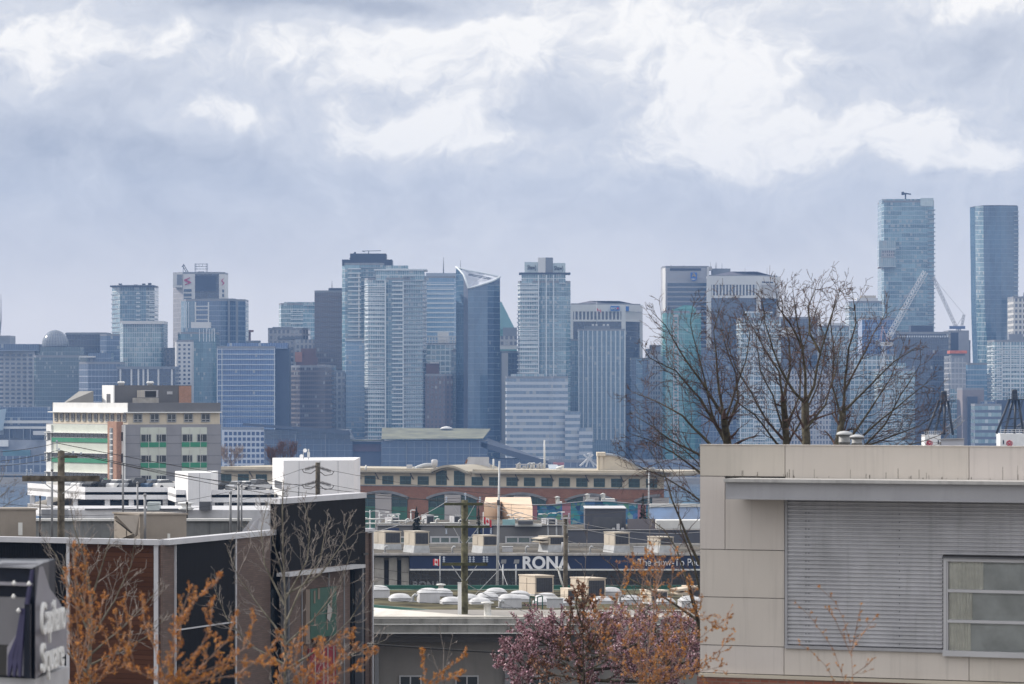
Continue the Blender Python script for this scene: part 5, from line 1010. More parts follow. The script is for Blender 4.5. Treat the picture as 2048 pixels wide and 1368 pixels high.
for (xa, ya), (xb, yb) in zip(cv, cv[1:]): mb.hexa([(X(xa, D), D, gh(D)), (X(xb, D), D, gh(D)), (X(xb, D), D + .5, gh(D)), (X(xa, D), D + .5, gh(D)), P(xa, ya, D), P(xb, yb, D), (X(xb, D), D + .5, Z(yb, D)), (X(xa, D), D + .5, Z(ya, D))])
mb.build('painted_wall', mural, b_); mb = MB()
for (xa, ya), (xb, yb) in zip(cv, cv[1:]): mb.hexa([P(xa, ya, D - .2), P(xb, yb, D - .2), P(xb, yb, D + .7), P(xa, ya, D + .7), P(xa, ya - 1.5, D - .2), P(xb, yb - 1.5, D - .2), P(xb, yb - 1.5, D + .7), P(xa, ya - 1.5, D + .7)])
mb.build('coping', lgrey, b_)
for a, b, y in ((1172, 1190, 999), (1203, 1230, 998), (1112, 1124, 1004)):
    r_ = thing('roof_housing', {1172: 'small pale roof box peeping over the mural wall middle', 1203: 'wide pale roof box peeping over the mural wall', 1112: 'tiny pale roof box over the mural wall near its low end'}[a], 'roof box', P(a, 1006, D + 6)); bx('casing', r_, offwhite, X(a, D + 6), X(b, D + 6), D + 6, D + 9, Z(1012, D + 6), Z(y, D + 6)); MB().lathe(P(a + 3, y, D + 7), [(.3, 0), (.3, .6), (.45, .62), (.02, .8)], 10).build('vent_cap', offwhite, r_)
b_ = thing('sky_painted_wall', 'wall painted as pale blue sky beyond the bare branches', 'wall', P(1360, 1040, 540)); skyp = mat('sky_paint', (.40, .46, .60), .7, .12, .25, col2=(.34, .50, .78)); bx('painted_wall', b_, skyp, X(1300, 540), X(1420, 540), 540, 541, gh(540), Z(1014, 540)); bx('coping', b_, offwhite, X(1300, 540), X(1420, 540), 539.8, 541.2, Z(1014, 540), Z(1008, 540))
A, B, Lf = pt(1003, 577), pt(1065, 549), pt(968, 566); b_ = thing('beige_box_building', 'plain beige box building catching full sun on one side', 'building', P(1020, 1045, 565)); MB().prism([Lf, A, B, (B[0], 600), (Lf[0], 600)], gh(560), Z(1010, 560)).build('walls', mat('peach_render', (.62, .48, .36), .8, .05, .3), b_); fx(b_, 'wall_joint', A, B, 1022, 1022.5, gh(560), Z(1011, 560), 0, .03, concrete)
# grey office behind the hardware store
D = 500; grp = mat('grey_wall', (.17, .165, .165), .7, .08, .3, .1); navg = mat('slate_cladding', (.075, .078, .095), .6, .08, .3, .05); shop = fac('shop_glass', (.05, .08, .085), (.13, .17, .17), (.45, .47, .46), .05, .05, blind=.15, rowvar=.1)
b_ = thing('showroom_building', 'grey showroom with a strip of pale framed glass behind the hardware store', 'building', (X(930, D), D + 10, gh(D))); bx('wall', b_, grp, X(755, D), X(1140, D), D, D + 22, gh(D), Z(1052, D)); bx('roof', b_, roofmat, X(755, D), X(1140, D), D - .2, D + 22.2, Z(1052, D), Z(1051, D)); bx('parapet_cap', b_, lgrey, X(755, D), X(1140, D), D - .25, D + .1, Z(1052, D) + .07, Z(1050, D)); A, B = pt(755, D), pt(1140, D)
for a, b, n in ((862, 918, 3), (1012, 1132, 5), (800, 846, 2), (930, 980, 2)): window(b_, A, B, a, b, Z(1098, D), Z(1074, D), glassmat('shop_window', (.11, .15, .15)), lgrey, .08, n, 2, .18)
fx(b_, 'blue_panel', A, B, 775, 798, Z(1075, D), Z(1056, D), 0, .15, mat('navy_panel', (.02, .035, .10), .5, .08, 1)); fx(b_, 'blue_panel', A, B, 935, 985, Z(1073, D), Z(1053, D), 0, .15, MAT['navy_panel']); fx(b_, 'white_canopy', A, B, 1030, 1084, Z(1052, D), Z(1047.5, D), 0, 1.5, offwhite); fx(b_, 'aqua_sign', A, B, 1005, 1030, Z(1052, D), Z(1039, D), -.3, .2, mat('aqua_panel', (.25, .42, .44), .6, .08, 1)); fx(b_, 'dark_canopy', A, B, 1036, 1066, Z(1047, D), Z(1041, D), 0, 2, dgrey)
D = 470; b_ = thing('slate_office', 'slate grey office block with a dark penthouse in front of the mural', 'building', (X(1270, D), D + 10, gh(D))); bx('walls', b_, navg, X(1128, D), X(1440, D), D, D + 20, gh(D), Z(1061, D)); bx('roof', b_, roofmat, X(1128, D), X(1440, D), D - .1, D + 20, Z(1061, D), Z(1060.2, D)); bx('parapet_cap', b_, lgrey, X(1128, D), X(1440, D), D - .15, D + .15, Z(1061, D) + .06, Z(1059.3, D)); bx('penthouse', b_, navg, X(1171, D), X(1253, D), D + 3, D + 12, Z(1061, D), Z(1019, D)); bx('penthouse_louvre', b_, dgrey, X(1186, D), X(1245, D), D + 2.9, D + 3.05, Z(1058, D), Z(1036, D)); bx('penthouse_cap', b_, lgrey, X(1170, D), X(1254, D), D + 2.8, D + 12.2, Z(1019, D), Z(1017.5, D)); bx('low_screen', b_, mat('mauve_screen', (.16, .145, .155), .6, .1, .4), X(1256, D), X(1312, D), D + 2, D + 2.3, Z(1061, D), Z(1039, D)); bx('white_fascia', b_, offwhite, X(1315, D), X(1440, D), D + 4, D + 8, Z(1061, D), Z(1043, D))
for i in range(3): bx('rooftop_vent', b_, lgrey, X(1225 + i * 9, D), X(1231 + i * 9, D), D + 1.5, D + 2.5, Z(1061, D), Z(1057 - i % 2 * 8, D))

# car-lot lamps and slender masts
def lamp(lab, px, y0, D, arms, ybase=1100):
    r = thing('lot_lamp', lab, 'lamp post', (X(px, D), D, Z(ybase, D)), 'lamp posts over the yards')
    MB().path([P(px, ybase, D), P(px, y0, D)], [.13, .08], 8).build('pole', galv, r)
    for a, dy in arms: MB().path([P(px, y0 + dy + 2, D), P(px + a * .4, y0 + dy, D), P(px + a, y0 + dy, D)], .06, 5).build('arm', galv, r); MB().hexa([P(px + a - 4, y0 + dy + 1, D - .3), P(px + a + 5, y0 + dy + 1, D - .3), P(px + a + 5, y0 + dy + 1, D + .3), P(px + a - 4, y0 + dy + 1, D + .3), P(px + a - 3, y0 + dy - 1, D - .2), P(px + a + 4, y0 + dy - 1, D - .2), P(px + a + 4, y0 + dy - 1, D + .2), P(px + a - 3, y0 + dy - 1, D + .2)]).build('lamp_head', offwhite, r)
for i, (px, y0, D, arms) in enumerate([(740, 1020, 540, [(-12, 3), (14, 2)]), (759, 1024, 530, [(15, 0)]), (776, 1029, 525, [(-16, 1), (20, -1)]), (797, 1030, 520, [(-14, 0)]), (822, 1020, 560, [(4, 0)]), (838, 1032, 515, [(14, 0)]), (862, 1033, 515, [(-14, 3), (10, 0)]), (875, 1046, 510, [(-22, 0), (16, 5)]), (903, 1042, 520, [(-18, 8), (24, 9)]), (945, 1045, 520, [(-14, -4), (12, 6)]), (1027, 1034, 520, [(-10, -4), (14, -8)]), (1034, 1036, 520, [(-14, 2), (10, 1)]), (1096, 1036, 500, [(-16, -8), (12, -10)]), (1113, 1038, 500, [(12, -14)])]):
    lamp(['lot lamp with two arms closest to the dark sign tower', 'lot lamp with one arm by the grey arch panel', 'lot lamp spreading two long arms over the yard', 'short armed lot lamp before the green spandrels', 'tall straight lot lamp against the brick pier', 'lot lamp touching the small fir tree', 'lot lamp in front of the second brick arch', 'low lot lamp with a wide flat head', 'lot lamp with very broad arms near the pole top', 'lot lamp half covered by the crossarm pole', 'left of the twin lamps before the beige box', 'right of the twin lamps before the beige box', 'lot lamp before the mosaic mural brown stripe', 'lot lamp before the mosaic mural pink stripe'][i], px, y0, D, arms)
for px, y0, y1, D, r0, lab, nm in ((998, 922, 1200, 310, .11, 'very tall thin steel mast rising above the brick office roof', 'steel_mast'), (1297, 936, 1060, 560, .14, 'tall street lamp with a double head near the curved stair house', 'street_lamp'), (1087, 905, 905.5, 870, .01, None, None)):
    if lab:
        r_ = thing(nm, lab, 'mast' if nm == 'steel_mast' else 'lamp post', P(px, y1, D)); MB().path([P(px - (4 if nm == 'steel_mast' else 0), y1, D), P(px + 1, y0, D)], [r0, r0 * .6], 8).build('pole', galv, r_)
        if nm == 'street_lamp':
            for s in (-1, 1): MB().hexa([P(px + s * 3, y0 + 1, D), P(px + s * 14, y0 + 1, D), P(px + s * 14, y0 + 1, D + .5), P(px + s * 3, y0 + 1, D + .5), P(px + s * 3, y0 - 1.5, D), P(px + s * 12, y0 - 1, D), P(px + s * 12, y0 - 1, D + .5), P(px + s * 3, y0 - 1.5, D + .5)]).build('lamp_head', offwhite, r_)
        else: MB().box(X(px - 4, D), X(px + 2, D), D - .2, D + .2, Z(1010, D), Z(1000, D)).build('junction_box', dgrey, r_)
t_f = thing('flag', 'maple leaf flag drooping in front of the beige box building', 'flag', P(966, 1060, 480)); MB().path([P(966.5, 1075, 480), P(966.5, 1024, 480)], .05, 6).build('flagpole', offwhite, t_f); flag(t_f, 480, 967, 983, 1032, 1046, 9)
t_f = thing('flag', 'maple leaf flag on a short pole before the navy shop fascia', 'flag', P(880, 1150, 385)); MB().path([P(880, 1180, 385), P(880, 1112, 385)], .05, 6).build('flagpole', galv, t_f); flag(t_f, 385, 879, 866, 1118, 1131, 0)

# --- hardware store
D = 400; b_ = thing('hardware_store', 'hardware store with navy sign fascia, dark glass front and gravel roof', 'shop', (X(1080, D), D + 14, gh(D))); navy = mat('navy_fascia', (.010, .024, .075), .45, .1, .5); A, B = pt(735, D), pt(1440, D)
bx('walls', b_, concrete, X(735, D), X(1440, D), D + 2, D + 20, gh(D), Z(1112, D)); bx('roof', b_, roofmat, X(735, D), X(1440, D), D + .3, D + 20.2, Z(1112, D), Z(1109, D)); bx('fascia', b_, navy, X(819, D), X(1440, D), D + .2, D + 1.8, Z(1138, D), Z(1111, D)); bx('roof_edge', b_, mat('stained_edge', (.40, .38, .36), .8, .2, .6, .4), X(735, D), X(1440, D), D, D + .5, Z(1111, D), Z(1106.5, D)); bx('lower_trim', b_, offwhite, X(819, D), X(1440, D), D, D + 1.9, Z(1141, D), Z(1138, D))
bx('shop_front', b_, fac('store_glass', (.006, .008, .014), (.02, .025, .035), (.05, .055, .06), .05, .04, blind=.03, blindc=(.12, .13, .14)), X(819, D), X(1440, D), D + 1.6, D + 2.2, gh(D), Z(1141, D)); bx('rear_parapet', b_, concrete, X(735, D), X(1440, D), D + 20.3, D + 20.8, Z(1112, D), Z(1108, D) + .25)
mb = MB()
for i in range(14): px = 840 + i * 44; mb.box(X(px, D) - .06, X(px, D) + .06, D + 1.5, D + 1.6, gh(D), Z(1141, D))
mb.build('shop_front_frame', dgrey, b_)
for a, b in ((750, 768), (778, 794), (803, 818)): fx(b_, 'column', pt(735, D + 2), pt(1440, D + 2), a, b, gh(D), Z(1116, D), 0, .8, concrete)
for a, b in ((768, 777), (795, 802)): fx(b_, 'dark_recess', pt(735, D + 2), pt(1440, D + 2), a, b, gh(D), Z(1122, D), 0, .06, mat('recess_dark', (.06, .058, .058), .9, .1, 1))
signw = mat('sign_white', (.74, .75, .78), .5, .03, 1)
text('sign_lettering', 'RONA', b_, signw, (X(1044, D), D + .1, Z(1136.6, D)), S(33.5, D), .06, sx=.98, bold=.055, space=1.02)
text('slogan_lettering', 'The How-To People', b_, signw, (X(1275, D), D + .1, Z(1131.5, D)), S(20.5, D), .04, sx=.86, bold=.0)
text('window_lettering', 'RONA', b_, mat('faint_white', (.25, .26, .28), .6, .05, 1), (X(824, D), D + 1.5, Z(1178, D)), S(20, D), .02, sx=1.0, bold=.03)
for px, y in ((1007, 1120), (1033, 1120)):
    r_ = thing('floodlight', {1007: 'boxy floodlight on a thin post before the navy fascia', 1033: 'tilted floodlight on a hooked post beside the big white letters'}[px], 'floodlight', P(px, 1180, 360)); MB().path([P(px - 1, 1180, 360), P(px - 1, 1128, 360)], .06, 6).build('post', galv, r_); MB().hexa([P(px - 6, 1127, 360), P(px + 5, 1127, 360), P(px + 5, 1127, 360.4), P(px - 6, 1127, 360.4), P(px - 4, 1119, 360), P(px + 6, 1119, 360), P(px + 6, 1119, 360.4), P(px - 4, 1119, 360.4)]).build('lamp_head', mgrey, r_)
for i, (a, m_, b, y0, y1, dd, hd) in enumerate([(744, 769, 802, 1064, 1104, 12, False), (808, 829, 858, 1064, 1107, 4, False), (945, 966, 995, 1072, 1108, 3, False), (1078, 1098, 1136, 1074, 1106, 5, True), (1208, 1229, 1259, 1066, 1107, 4, False), (1295, 1320, 1347, 1075, 1107, 4, False)]):
    unit(['beige roof unit tucked against the brown cladding', 'upright roof unit with bright end and black side above the store columns', 'roof unit partly behind the moss covered pole', 'hooded roof unit beside the second timber pole', 'tall roof unit above the dark part of the navy fascia', 'roof unit seen through the orange buds'][i], a, m_, b, y0, y1, D + dd, 2.6, hood=hd, group='air handlers on the hardware store roof', curb=.75)
r_ = thing('roof_drum', 'pale upright drum next to the hooded roof unit', 'drum', P(1128, 1107, D + 2)); MB().lathe(P(1128, 1107, D + 2), [(S(5.2, D), 0), (S(5.2, D), 1.0), (S(5.0, D), 1.05)], 16).build('drum', lgrey, r_)

# --- low roof with domed skylights
zr = 46.2; DY = lambda y: (CAMZ - zr) * FP / (y - HOR)
b_ = thing('skylight_roof_building', 'low flat warehouse with green trim and many domed skylights', 'building', (X(1080, 275), 278, gh(275))); n1, n2, n3 = pt(700, DY(1206)), pt(943, DY(1228)), pt(1450, DY(1226)); f1, f2 = pt(1450, DY(1180)), pt(700, DY(1180)); dg_ = mat('dark_green_trim', (.012, .085, .065), .5, .12, .8)
MB().prism([n1, n2, n3, f1, f2], gh(275), zr - .6).build('walls', concrete, b_); MB().prism([n1, n2, n3, f1, f2], zr - .5, zr).build('roof', mat('tar_roof', (.07, .066, .058), .95, .4, .4, col2=(.105, .095, .06), spec=.02), b_)
mb = MB()
for p, q in ((n1, n2), (n2, n3)): nx, ny = fnorm(p, q); mb.hexa([(p[0] + nx * .12, p[1] + ny * .12, zr - .75), (q[0] + nx * .12, q[1] + ny * .12, zr - .75), (q[0] - nx * .1, q[1] - ny * .1, zr - .75), (p[0] - nx * .1, p[1] - ny * .1, zr - .75), (p[0] + nx * .12, p[1] + ny * .12, zr + .03), (q[0] + nx * .12, q[1] + ny * .12, zr + .03), (q[0] - nx * .1, q[1] - ny * .1, zr + .03), (p[0] - nx * .1, p[1] - ny * .1, zr + .03)])
mb.build('front_trim', dg_, b_); bx('rear_trim', b_, dg_, f2[0], f1[0], f1[1] + .05, f1[1] + .35, zr - .3, zr + .32); bx('rear_panel', b_, mat('pale_green_trim', (.20, .27, .22), .7, .1, .6), f2[0], f1[0], f1[1] - .45, f1[1] + .02, zr + .004, zr + .06)
dome_m = mat('acrylic_dome', (.52, .52, .53), .35, .14, 2, .1)
def skylight(lab, w_, h_, px, y):
    r = thing('skylight', lab, 'skylight', (0, 0, 0), 'domed skylights on the warehouse roof'); k = w_ / 2
    MB().hexa([(-k, -k, 0), (k, -k, 0), (k, k, 0), (-k, k, 0), (-k * .97, -k * .97, h_), (k * .97, -k * .97, h_), (k * .97, k * .97, h_), (-k * .97, k * .97, h_)]).build('curb', lgrey, r); mb = MB(); mb.smooth = True
    N = 8; f = lambda i, j: Vector(((i / N * 2 - 1) * k * 1.05, (j / N * 2 - 1) * k * 1.05, h_ + .02 + w_ * .22 * (max(0, (1 - abs(i / N * 2 - 1) ** 2.4)) * max(0, (1 - abs(j / N * 2 - 1) ** 2.4))) ** .55))
    vs = [f(i, j) for i in range(N + 1) for j in range(N + 1)]; base = len(mb.v); mb.v += vs
    for i in range(N):
        for j in range(N): mb.f.append([i * (N + 1) + j, (i + 1) * (N + 1) + j, (i + 1) * (N + 1) + j + 1, i * (N + 1) + j + 1]); mb.u += [(0, 0)] * 4; mb.m.append(0); mb.sm.append(True)
    mb.build('dome', dome_m, r); D = DY(y) + k; r.location = (X(px, D), D, zr + .005); r.rotation_euler = (0, 0, .15); return r
for lab, px, y, w_, h_ in (('low domed skylight nearest the brown clad shop', 800, 1203, 1.35, .18), ('domed skylight on a tall white curb', 857, 1206, 1.35, .62), ('skylight half hidden behind the tall curbed one', 884, 1193, 1.3, .2), ('low skylight beside the white pipe panel', 903, 1209, 1.35, .15), ('skylight just behind the mossy pole foot', 935, 1204, 1.3, .2), ('small low skylight in front of the skylight cluster', 960, 1209, 1.3, .12), ('middle skylight of the cluster by the pole', 975, 1201, 1.35, .2), ('rear skylight of the cluster by the pole', 992, 1192, 1.35, .2), ('skylight on a tall curb left of the green ladder', 1020, 1217, 1.3, .6), ('skylight peeping behind the tall curb by the ladder', 1040, 1204, 1.25, .15), ('skylight below the boxy roof unit', 1039, 1197, 1.25, .2), ('upper skylight right of the green ladder', 1093, 1202, 1.3, .2), ('lower skylight right of the green ladder', 1088, 1210, 1.3, .15), ('skylight tight behind the second roof unit', 1221, 1195, 1.3, .35), ('skylight among the reddish brown leaves', 1204, 1208, 1.3, .15), ('skylight crossed by dark bare branches', 1260, 1210, 1.35, .3), ('skylight on a curb near the pale wall edge', 1380, 1217, 1.35, .45), ('skylight edge beside the brown leaved tree', 1128, 1212, 1.2, .15), ('skylight behind the third roof unit', 1330, 1209, 1.2, .15), ('grey curbed skylight at the brown cladding edge', 758, 1196, 1.3, .5)): skylight(lab, w_, h_, px, y)
for i, (a, m_, b, y0, y1, D, hd) in enumerate([(1038, 1070, 1107, 1153, 1193, 283, False), (1141, 1175, 1211, 1158, 1201, 279, False), (1121, 1136, 1150, 1180, 1207, 274, False), (1280, 1302, 1336, 1183, 1210, 272, False), (1364, 1378, 1404, 1175, 1200, 278, True)]):
    unit(['boxy beige roof unit with a dark mesh side behind the ladder', 'largest beige roof unit behind the brown leaved tree', 'small dark framed unit beside the largest roof unit', 'roof unit crossed by dark branches', 'hooded roof unit at the pale wall edge'][i], a, m_, b, y0, y1, D, 2.2, m=mat('warm_beige_metal', (.56, .48, .39), .6, .06, .8, .15), hood=hd, group='air handlers on the skylight roof', curb=.15)
r_ = thing('green_ladder', 'dark green hooped roof ladder at the trim edge', 'ladder', P(1072, 1228, 262.5)); mb = MB(); D = 262.5
for a, y0 in ((1060, 1193), (1069, 1195), (1075, 1194), (1085, 1192)): mb.bar(P(a, 1230, D), P(a, y0, D), .05)
mb.bar(P(1060, 1193, D), P(1069, 1195, D), .05).bar(P(1075, 1194, D), P(1085, 1192, D), .05)
for y in (1203, 1210, 1217, 1224): mb.bar(P(1069, y, D), P(1075, y, D), .03)
mb.build('rails', dg_, r_)
for px, y0, y1, D, r0, lab in ((882, 1167, 1190, 284, .17, 'capped grey vent pipe behind the tall curbed skylight'), (975, 1203, 1245, 201, .17, 'white vent pipe on the concrete building edge'), (1086, 1170, 1174, 290, .1, None)):
    if lab: r_ = thing('vent_pipe', lab, 'vent', P(px, y1, D)); MB().lathe(P(px, y1, D), [(r0 * 1.5, 0), (r0 * 1.5, .1), (r0, .12), (r0, Z(y0 + 4, D) - Z(y1, D)), (r0 * 1.9, Z(y0 + 3.5, D) - Z(y1, D)), (r0 * 1.7, Z(y0 + 1, D) - Z(y1, D)), (.02, Z(y0, D) - Z(y1, D))], 14).build('pipe', offwhite, r_)
r_ = thing('white_post', 'flat white board standing against the mossy pole', 'post', P(919, 1232, 203)); bx('board', r_, white, X(915.5, 203), X(923, 203), 203, 203.15, 43, Z(1166, 203)); bx('cap', r_, lgrey, X(915, 203), X(923.5, 203), 202.95, 203.2, Z(1166, 203), Z(1165, 203))

# --- concrete shop in front
D = 200; b_ = thing('concrete_shop_building', 'low concrete building with banded eaves and shaded wall below', 'building', (X(1080, D), D + 4, gh(D))); zt = Z(1233, D); wht = mat('membrane_roof', (.58, .555, .51), .8, .12, .5, .1, spec=.05)
ring = [pt(735, D), pt(1430, D), pt(1430, D + .8), pt(945, D + .8), pt(735, D + 8.6)]
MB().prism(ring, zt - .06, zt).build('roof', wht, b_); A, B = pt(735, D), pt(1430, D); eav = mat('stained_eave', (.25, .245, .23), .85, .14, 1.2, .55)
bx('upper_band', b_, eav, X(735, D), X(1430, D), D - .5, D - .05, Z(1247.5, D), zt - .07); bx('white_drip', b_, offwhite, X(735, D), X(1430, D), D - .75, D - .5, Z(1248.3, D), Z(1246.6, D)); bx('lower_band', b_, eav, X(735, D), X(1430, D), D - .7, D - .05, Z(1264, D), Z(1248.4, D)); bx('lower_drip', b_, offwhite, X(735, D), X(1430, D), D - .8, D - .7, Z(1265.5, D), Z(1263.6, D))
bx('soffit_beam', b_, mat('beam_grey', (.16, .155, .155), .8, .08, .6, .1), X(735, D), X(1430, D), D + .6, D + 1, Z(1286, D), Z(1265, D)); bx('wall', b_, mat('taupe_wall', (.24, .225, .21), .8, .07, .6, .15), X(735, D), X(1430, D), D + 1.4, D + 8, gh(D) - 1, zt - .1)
for a, b in ((748, 756), (1010, 1022), (1190, 1200)): bx('downpipe' if b - a < 9 else 'pilaster', b_, mgrey, X(a, D), X(b, D), D + 1.1, D + 1.4, gh(D), Z(1286, D))
for a, b in ((800, 842), (912, 956), (1060, 1100)): window(b_, pt(735, D + 1.4), pt(1430, D + 1.4), a, b, Z(1400, D), Z(1356, D), winb, lgrey, .05, 2, 1, .06)

# small clutter on the roofs
clut = [(770, 1106, 405, 'vent', 'stubby vent pipe by the beige unit at the brown cladding'), (905, 1107, 404, 'vent', 'short capped vent between the store roof units near the mossy pole'), (1015, 1106, 406, 'box', 'low grey junction box on the store roof before the framed glass'), (1052, 1107, 403, 'vent', 'small goose neck pipe left of the hooded roof unit'), (1180, 1107, 404, 'vent', 'short vent pipe left of the tall roof unit'), (1278, 1106, 404, 'box', 'squat roof box between the last store units'),
        (826, 1204, 270, 'vent', 'thin vent pipe between the first two domed skylights'), (1000, 1216, 262, 'vent', 'thin stack beside the tall curb by the ladder'), (1110, 1216, 263, 'box', 'flat grey roof box near the green ladder'), (1240, 1205, 270, 'vent', 'small vent behind the dark crossing branches')]
for px, y, D, k, lab in clut:
    if k == 'vent':
        r_ = thing('roof_vent', lab, 'vent', P(px, y, D)); h_ = .55 if D > 300 else .35; MB().path([P(px, y, D), P(px, y, D) + Vector((0, 0, h_)), P(px, y, D) + Vector((.12, 0, h_ + .12)), P(px, y, D) + Vector((.28, 0, h_ + .02))], [.09, .09, .1, .1], 8).build('pipe', galv, r_); MB().lathe(P(px, y, D), [(.28, 0), (.2, .06), (.12, .08)], 10).build('flange', mgrey, r_)
    else:
        r_ = thing('roof_box', lab, 'roof box', P(px, y, D)); c = P(px, y, D); bx('casing', r_, lgrey, c.x - .5, c.x + .5, D, D + .8, c.z, c.z + .55); bx('lid', r_, galv, c.x - .54, c.x + .54, D - .04, D + .84, c.z + .55, c.z + .6)
for i, (a, m_, b, y0, y1, D) in enumerate([(843, 853, 868, 1031, 1054, 508), (899, 908, 926, 1032, 1054, 512), (1083, 1092, 1112, 1038, 1056, 506), (1262, 1275, 1300, 1046, 1064, 478), (770, 782, 798, 1036, 1054, 508)]):
    unit(['pale roof unit on the showroom behind the small fir', 'dark sided roof unit on the showroom by the mossy pole', 'low roof unit before the mosaic mural start', 'wide low unit next to the slate penthouse', 'showroom roof unit nearest the dark sign tower'][i], a, m_, b, y0, y1, D, 1.6, m=lgrey, curb=.1)
D = 506; r_ = thing('roof_pipework', 'run of white pipes and valves along the showroom roof edge', 'pipes', P(790, 1052, D)); mb = MB()
for x0, x1, y in ((722, 800, 1047), (730, 770, 1038), (775, 850, 1042), (860, 940, 1046)): mb.bar(P(x0, y, D), P(x1, y, D), .09, 6)
for px, y in ((728, 1038), (752, 1040), (784, 1034), (812, 1040), (846, 1038), (872, 1040), (918, 1041)): mb.path([P(px, 1054, D), P(px, y, D), P(px + 3, y - 2, D), P(px + 7, y - 1, D)], .1, 6)
mb.build('pipework', offwhite, r_)
# ------------------------------------------------------------------ dark retail building with its own rooftop
b_ = thing('retail_building', 'dark shop clad in brown boards, black ribs and brick with a black sign tower', 'shop', (X(330, 178), 182, gh(178)))
C = pt(325, 175); A = pt(-60, 179.5); E = pt(748, 199.5); zg = gh(178) - .5; zt = Z(1090, 175); DEEP = 16
nA = fnorm(A, C); nE = fnorm(C, E)
bkl = (A[0] + 2, A[1] + DEEP); bkr = (E[0] - .5, E[1] + 6)
core = mat('shop_core', (.03, .03, .033), .85, .1, .8, spec=.05); MB().prism([A, C, pt(545, 187.4), (X(545, 187.4) - 4, 196), bkl], zg, zt - .81).build('walls', core, b_)
brown = stripes('brown_boards', (.078, .033, .018), .20, .12, 'v', .45, .5, .18); ribs = stripes('black_ribs', (.011, .011, .013), .13, .3, 'u', .5, .5, .12); stone = brickmat('taupe_brick', (.120, .080, .066), (.09, .066, .056), .55, .085, .16)
trimw = mat('trim_white', (.50, .50, .53), .5, .05, 1, .1)
fx(b_, 'black_panel', A, C, -55, 132, zg, zt, 0, .1, ribs); fx(b_, 'board_cladding', A, C, 139, 307, zg, zt, 0, .12, brown); fx(b_, 'white_corner_trim', A, C, 132.5, 138.5, zg, zt, 0, .16, trimw); fx(b_, 'downpipe', A, C, 307.5, 316, zg, zt, 0, .2, trimw); fx(b_, 'board_return', A, C, 316.3, 324.8, zg, zt, 0, .1, brown)
fx(b_, 'brick_panel', C, E, 325.3, 352, zg, zt, 0, .1, stone); fx(b_, 'ribbed_panel', C, E, 353, 473, zg, zt, 0, .12, ribs); fx(b_, 'brick_panel', C, E, 474, 541, zg, zt, 0, .1, stone); fx(b_, 'edge_trim', C, E, 351.8, 353, zg, zt, 0, .18, trimw); fx(b_, 'edge_trim', C, E, 472.5, 474, zg, zt, 0, .18, trimw)
fx(b_, 'ledge_line', C, E, 353, 472, Z(1256, 178), Z(1253.5, 178), .12, .2, trimw); fx(b_, 'window_strip', C, E, 541.5, 554, zg, Z(1180, 186), 0, .1, winb)
def flash(name, p, q, z0, z1, o0, o1): 
    nx, ny = fnorm(p, q); return MB().hexa([(p[0] + nx * o1, p[1] + ny * o1, z0), (q[0] + nx * o1, q[1] + ny * o1, z0), (q[0] + nx * o0, q[1] + ny * o0, z0), (p[0] + nx * o0, p[1] + ny * o0, z0), (p[0] + nx * o1, p[1] + ny * o1, z1), (q[0] + nx * o1, q[1] + ny * o1, z1), (q[0] + nx * o0, q[1] + ny * o0, z1), (p[0] + nx * o0, p[1] + ny * o0, z1)]).build(name, trimw, b_)
flash('roof_flashing', A, C, zt, zt + .22, -.25, .3); flash('roof_flashing', C, pt(545, 187.4), zt, zt + .22, -.25, .3); flash('roof_upstand', A, C, zt - .8, zt, -.2, -.02); flash('roof_upstand', C, pt(545, 187.4), zt - .8, zt, -.2, -.02)
MB().prism([A, C, pt(545, 187.4), (X(545, 187.4) - 4, 196), bkl], zt - .80, zt - .70).build('roof', roofmat, b_)
MB().hexa([P(490, 1070, 186), P(512, 1070, 187), P(512, 1070, 187.3), P(490, 1070, 186.3), P(508, 1042, 186.6), P(520, 1034, 187), P(520, 1034, 187.3), P(508, 1042, 186.9)]).build('parapet_brace', trimw, b_)
# sign tower
T0, T1 = hit(C, E, 545), hit(C, E, 716.5); n_ = nE; T0o, T1o = (T0[0] + n_[0] * .35, T0[1] + n_[1] * .35), (T1[0] + n_[0] * .35, T1[1] + n_[1] * .35); ztt = Z(1008, T0[1])
tw = [T0o, T1o, (T1[0] - .25, T1[1] + .5), (T0[0] - .12, T0[1] + .5)]; MB().prism(tw, zg, ztt).build('sign_tower', ribs, b_)
MB().prism([(p[0] + q[0], p[1] + q[1]) for p, q in zip(tw, ((0, -.06), (.06, 0), (0, .05), (-.05, 0)))], ztt, ztt + .24).build('tower_flashing', trimw, b_)
fx(b_, 'brick_panel', T0o, T1o, 580, 700, zg, Z(1138, 190), 0, .08, stone); fx(b_, 'window_strip', T0o, T1o, 705, 714, zg, Z(1140, 194), 0, .05, winb)
for px in (604.5, 658, 689): fx(b_, 'brick_joint', T0o, T1o, px, px + 1, zg, Z(1142, 192), .08, .13, mgrey)
# portal: beam and posts
fx(b_, 'portal_beam', T0o, T1o, 579, 731, Z(1146, 190), Z(1139, 190), .0, .6, lgrey)
for a, b in ((577, 579.5), (724, 728)): fx(b_, 'portal_post', T0o, T1o, a, b, zg, Z(1146, 190) - .01, .1, .45, dgrey)
fx(b_, 'end_brick_wall', C, E, 717, 742, zg, Z(1062, 199), -.3, .05, stone); fx(b_, 'end_trim', C, E, 742, 747.5, zg, Z(1062, 199), -.3, .15, stone); fx(b_, 'end_flashing', C, E, 716.6, 750, Z(1062, 199), Z(1056, 199), -.6, .25, trimw); fx(b_, 'wall_lamp', C, E, 727, 737, Z(1107, 199), Z(1103, 199), .05, .4, black); fx(b_, 'edge_trim', C, E, 746, 747.6, zg, Z(1063, 199), .15, .2, trimw)
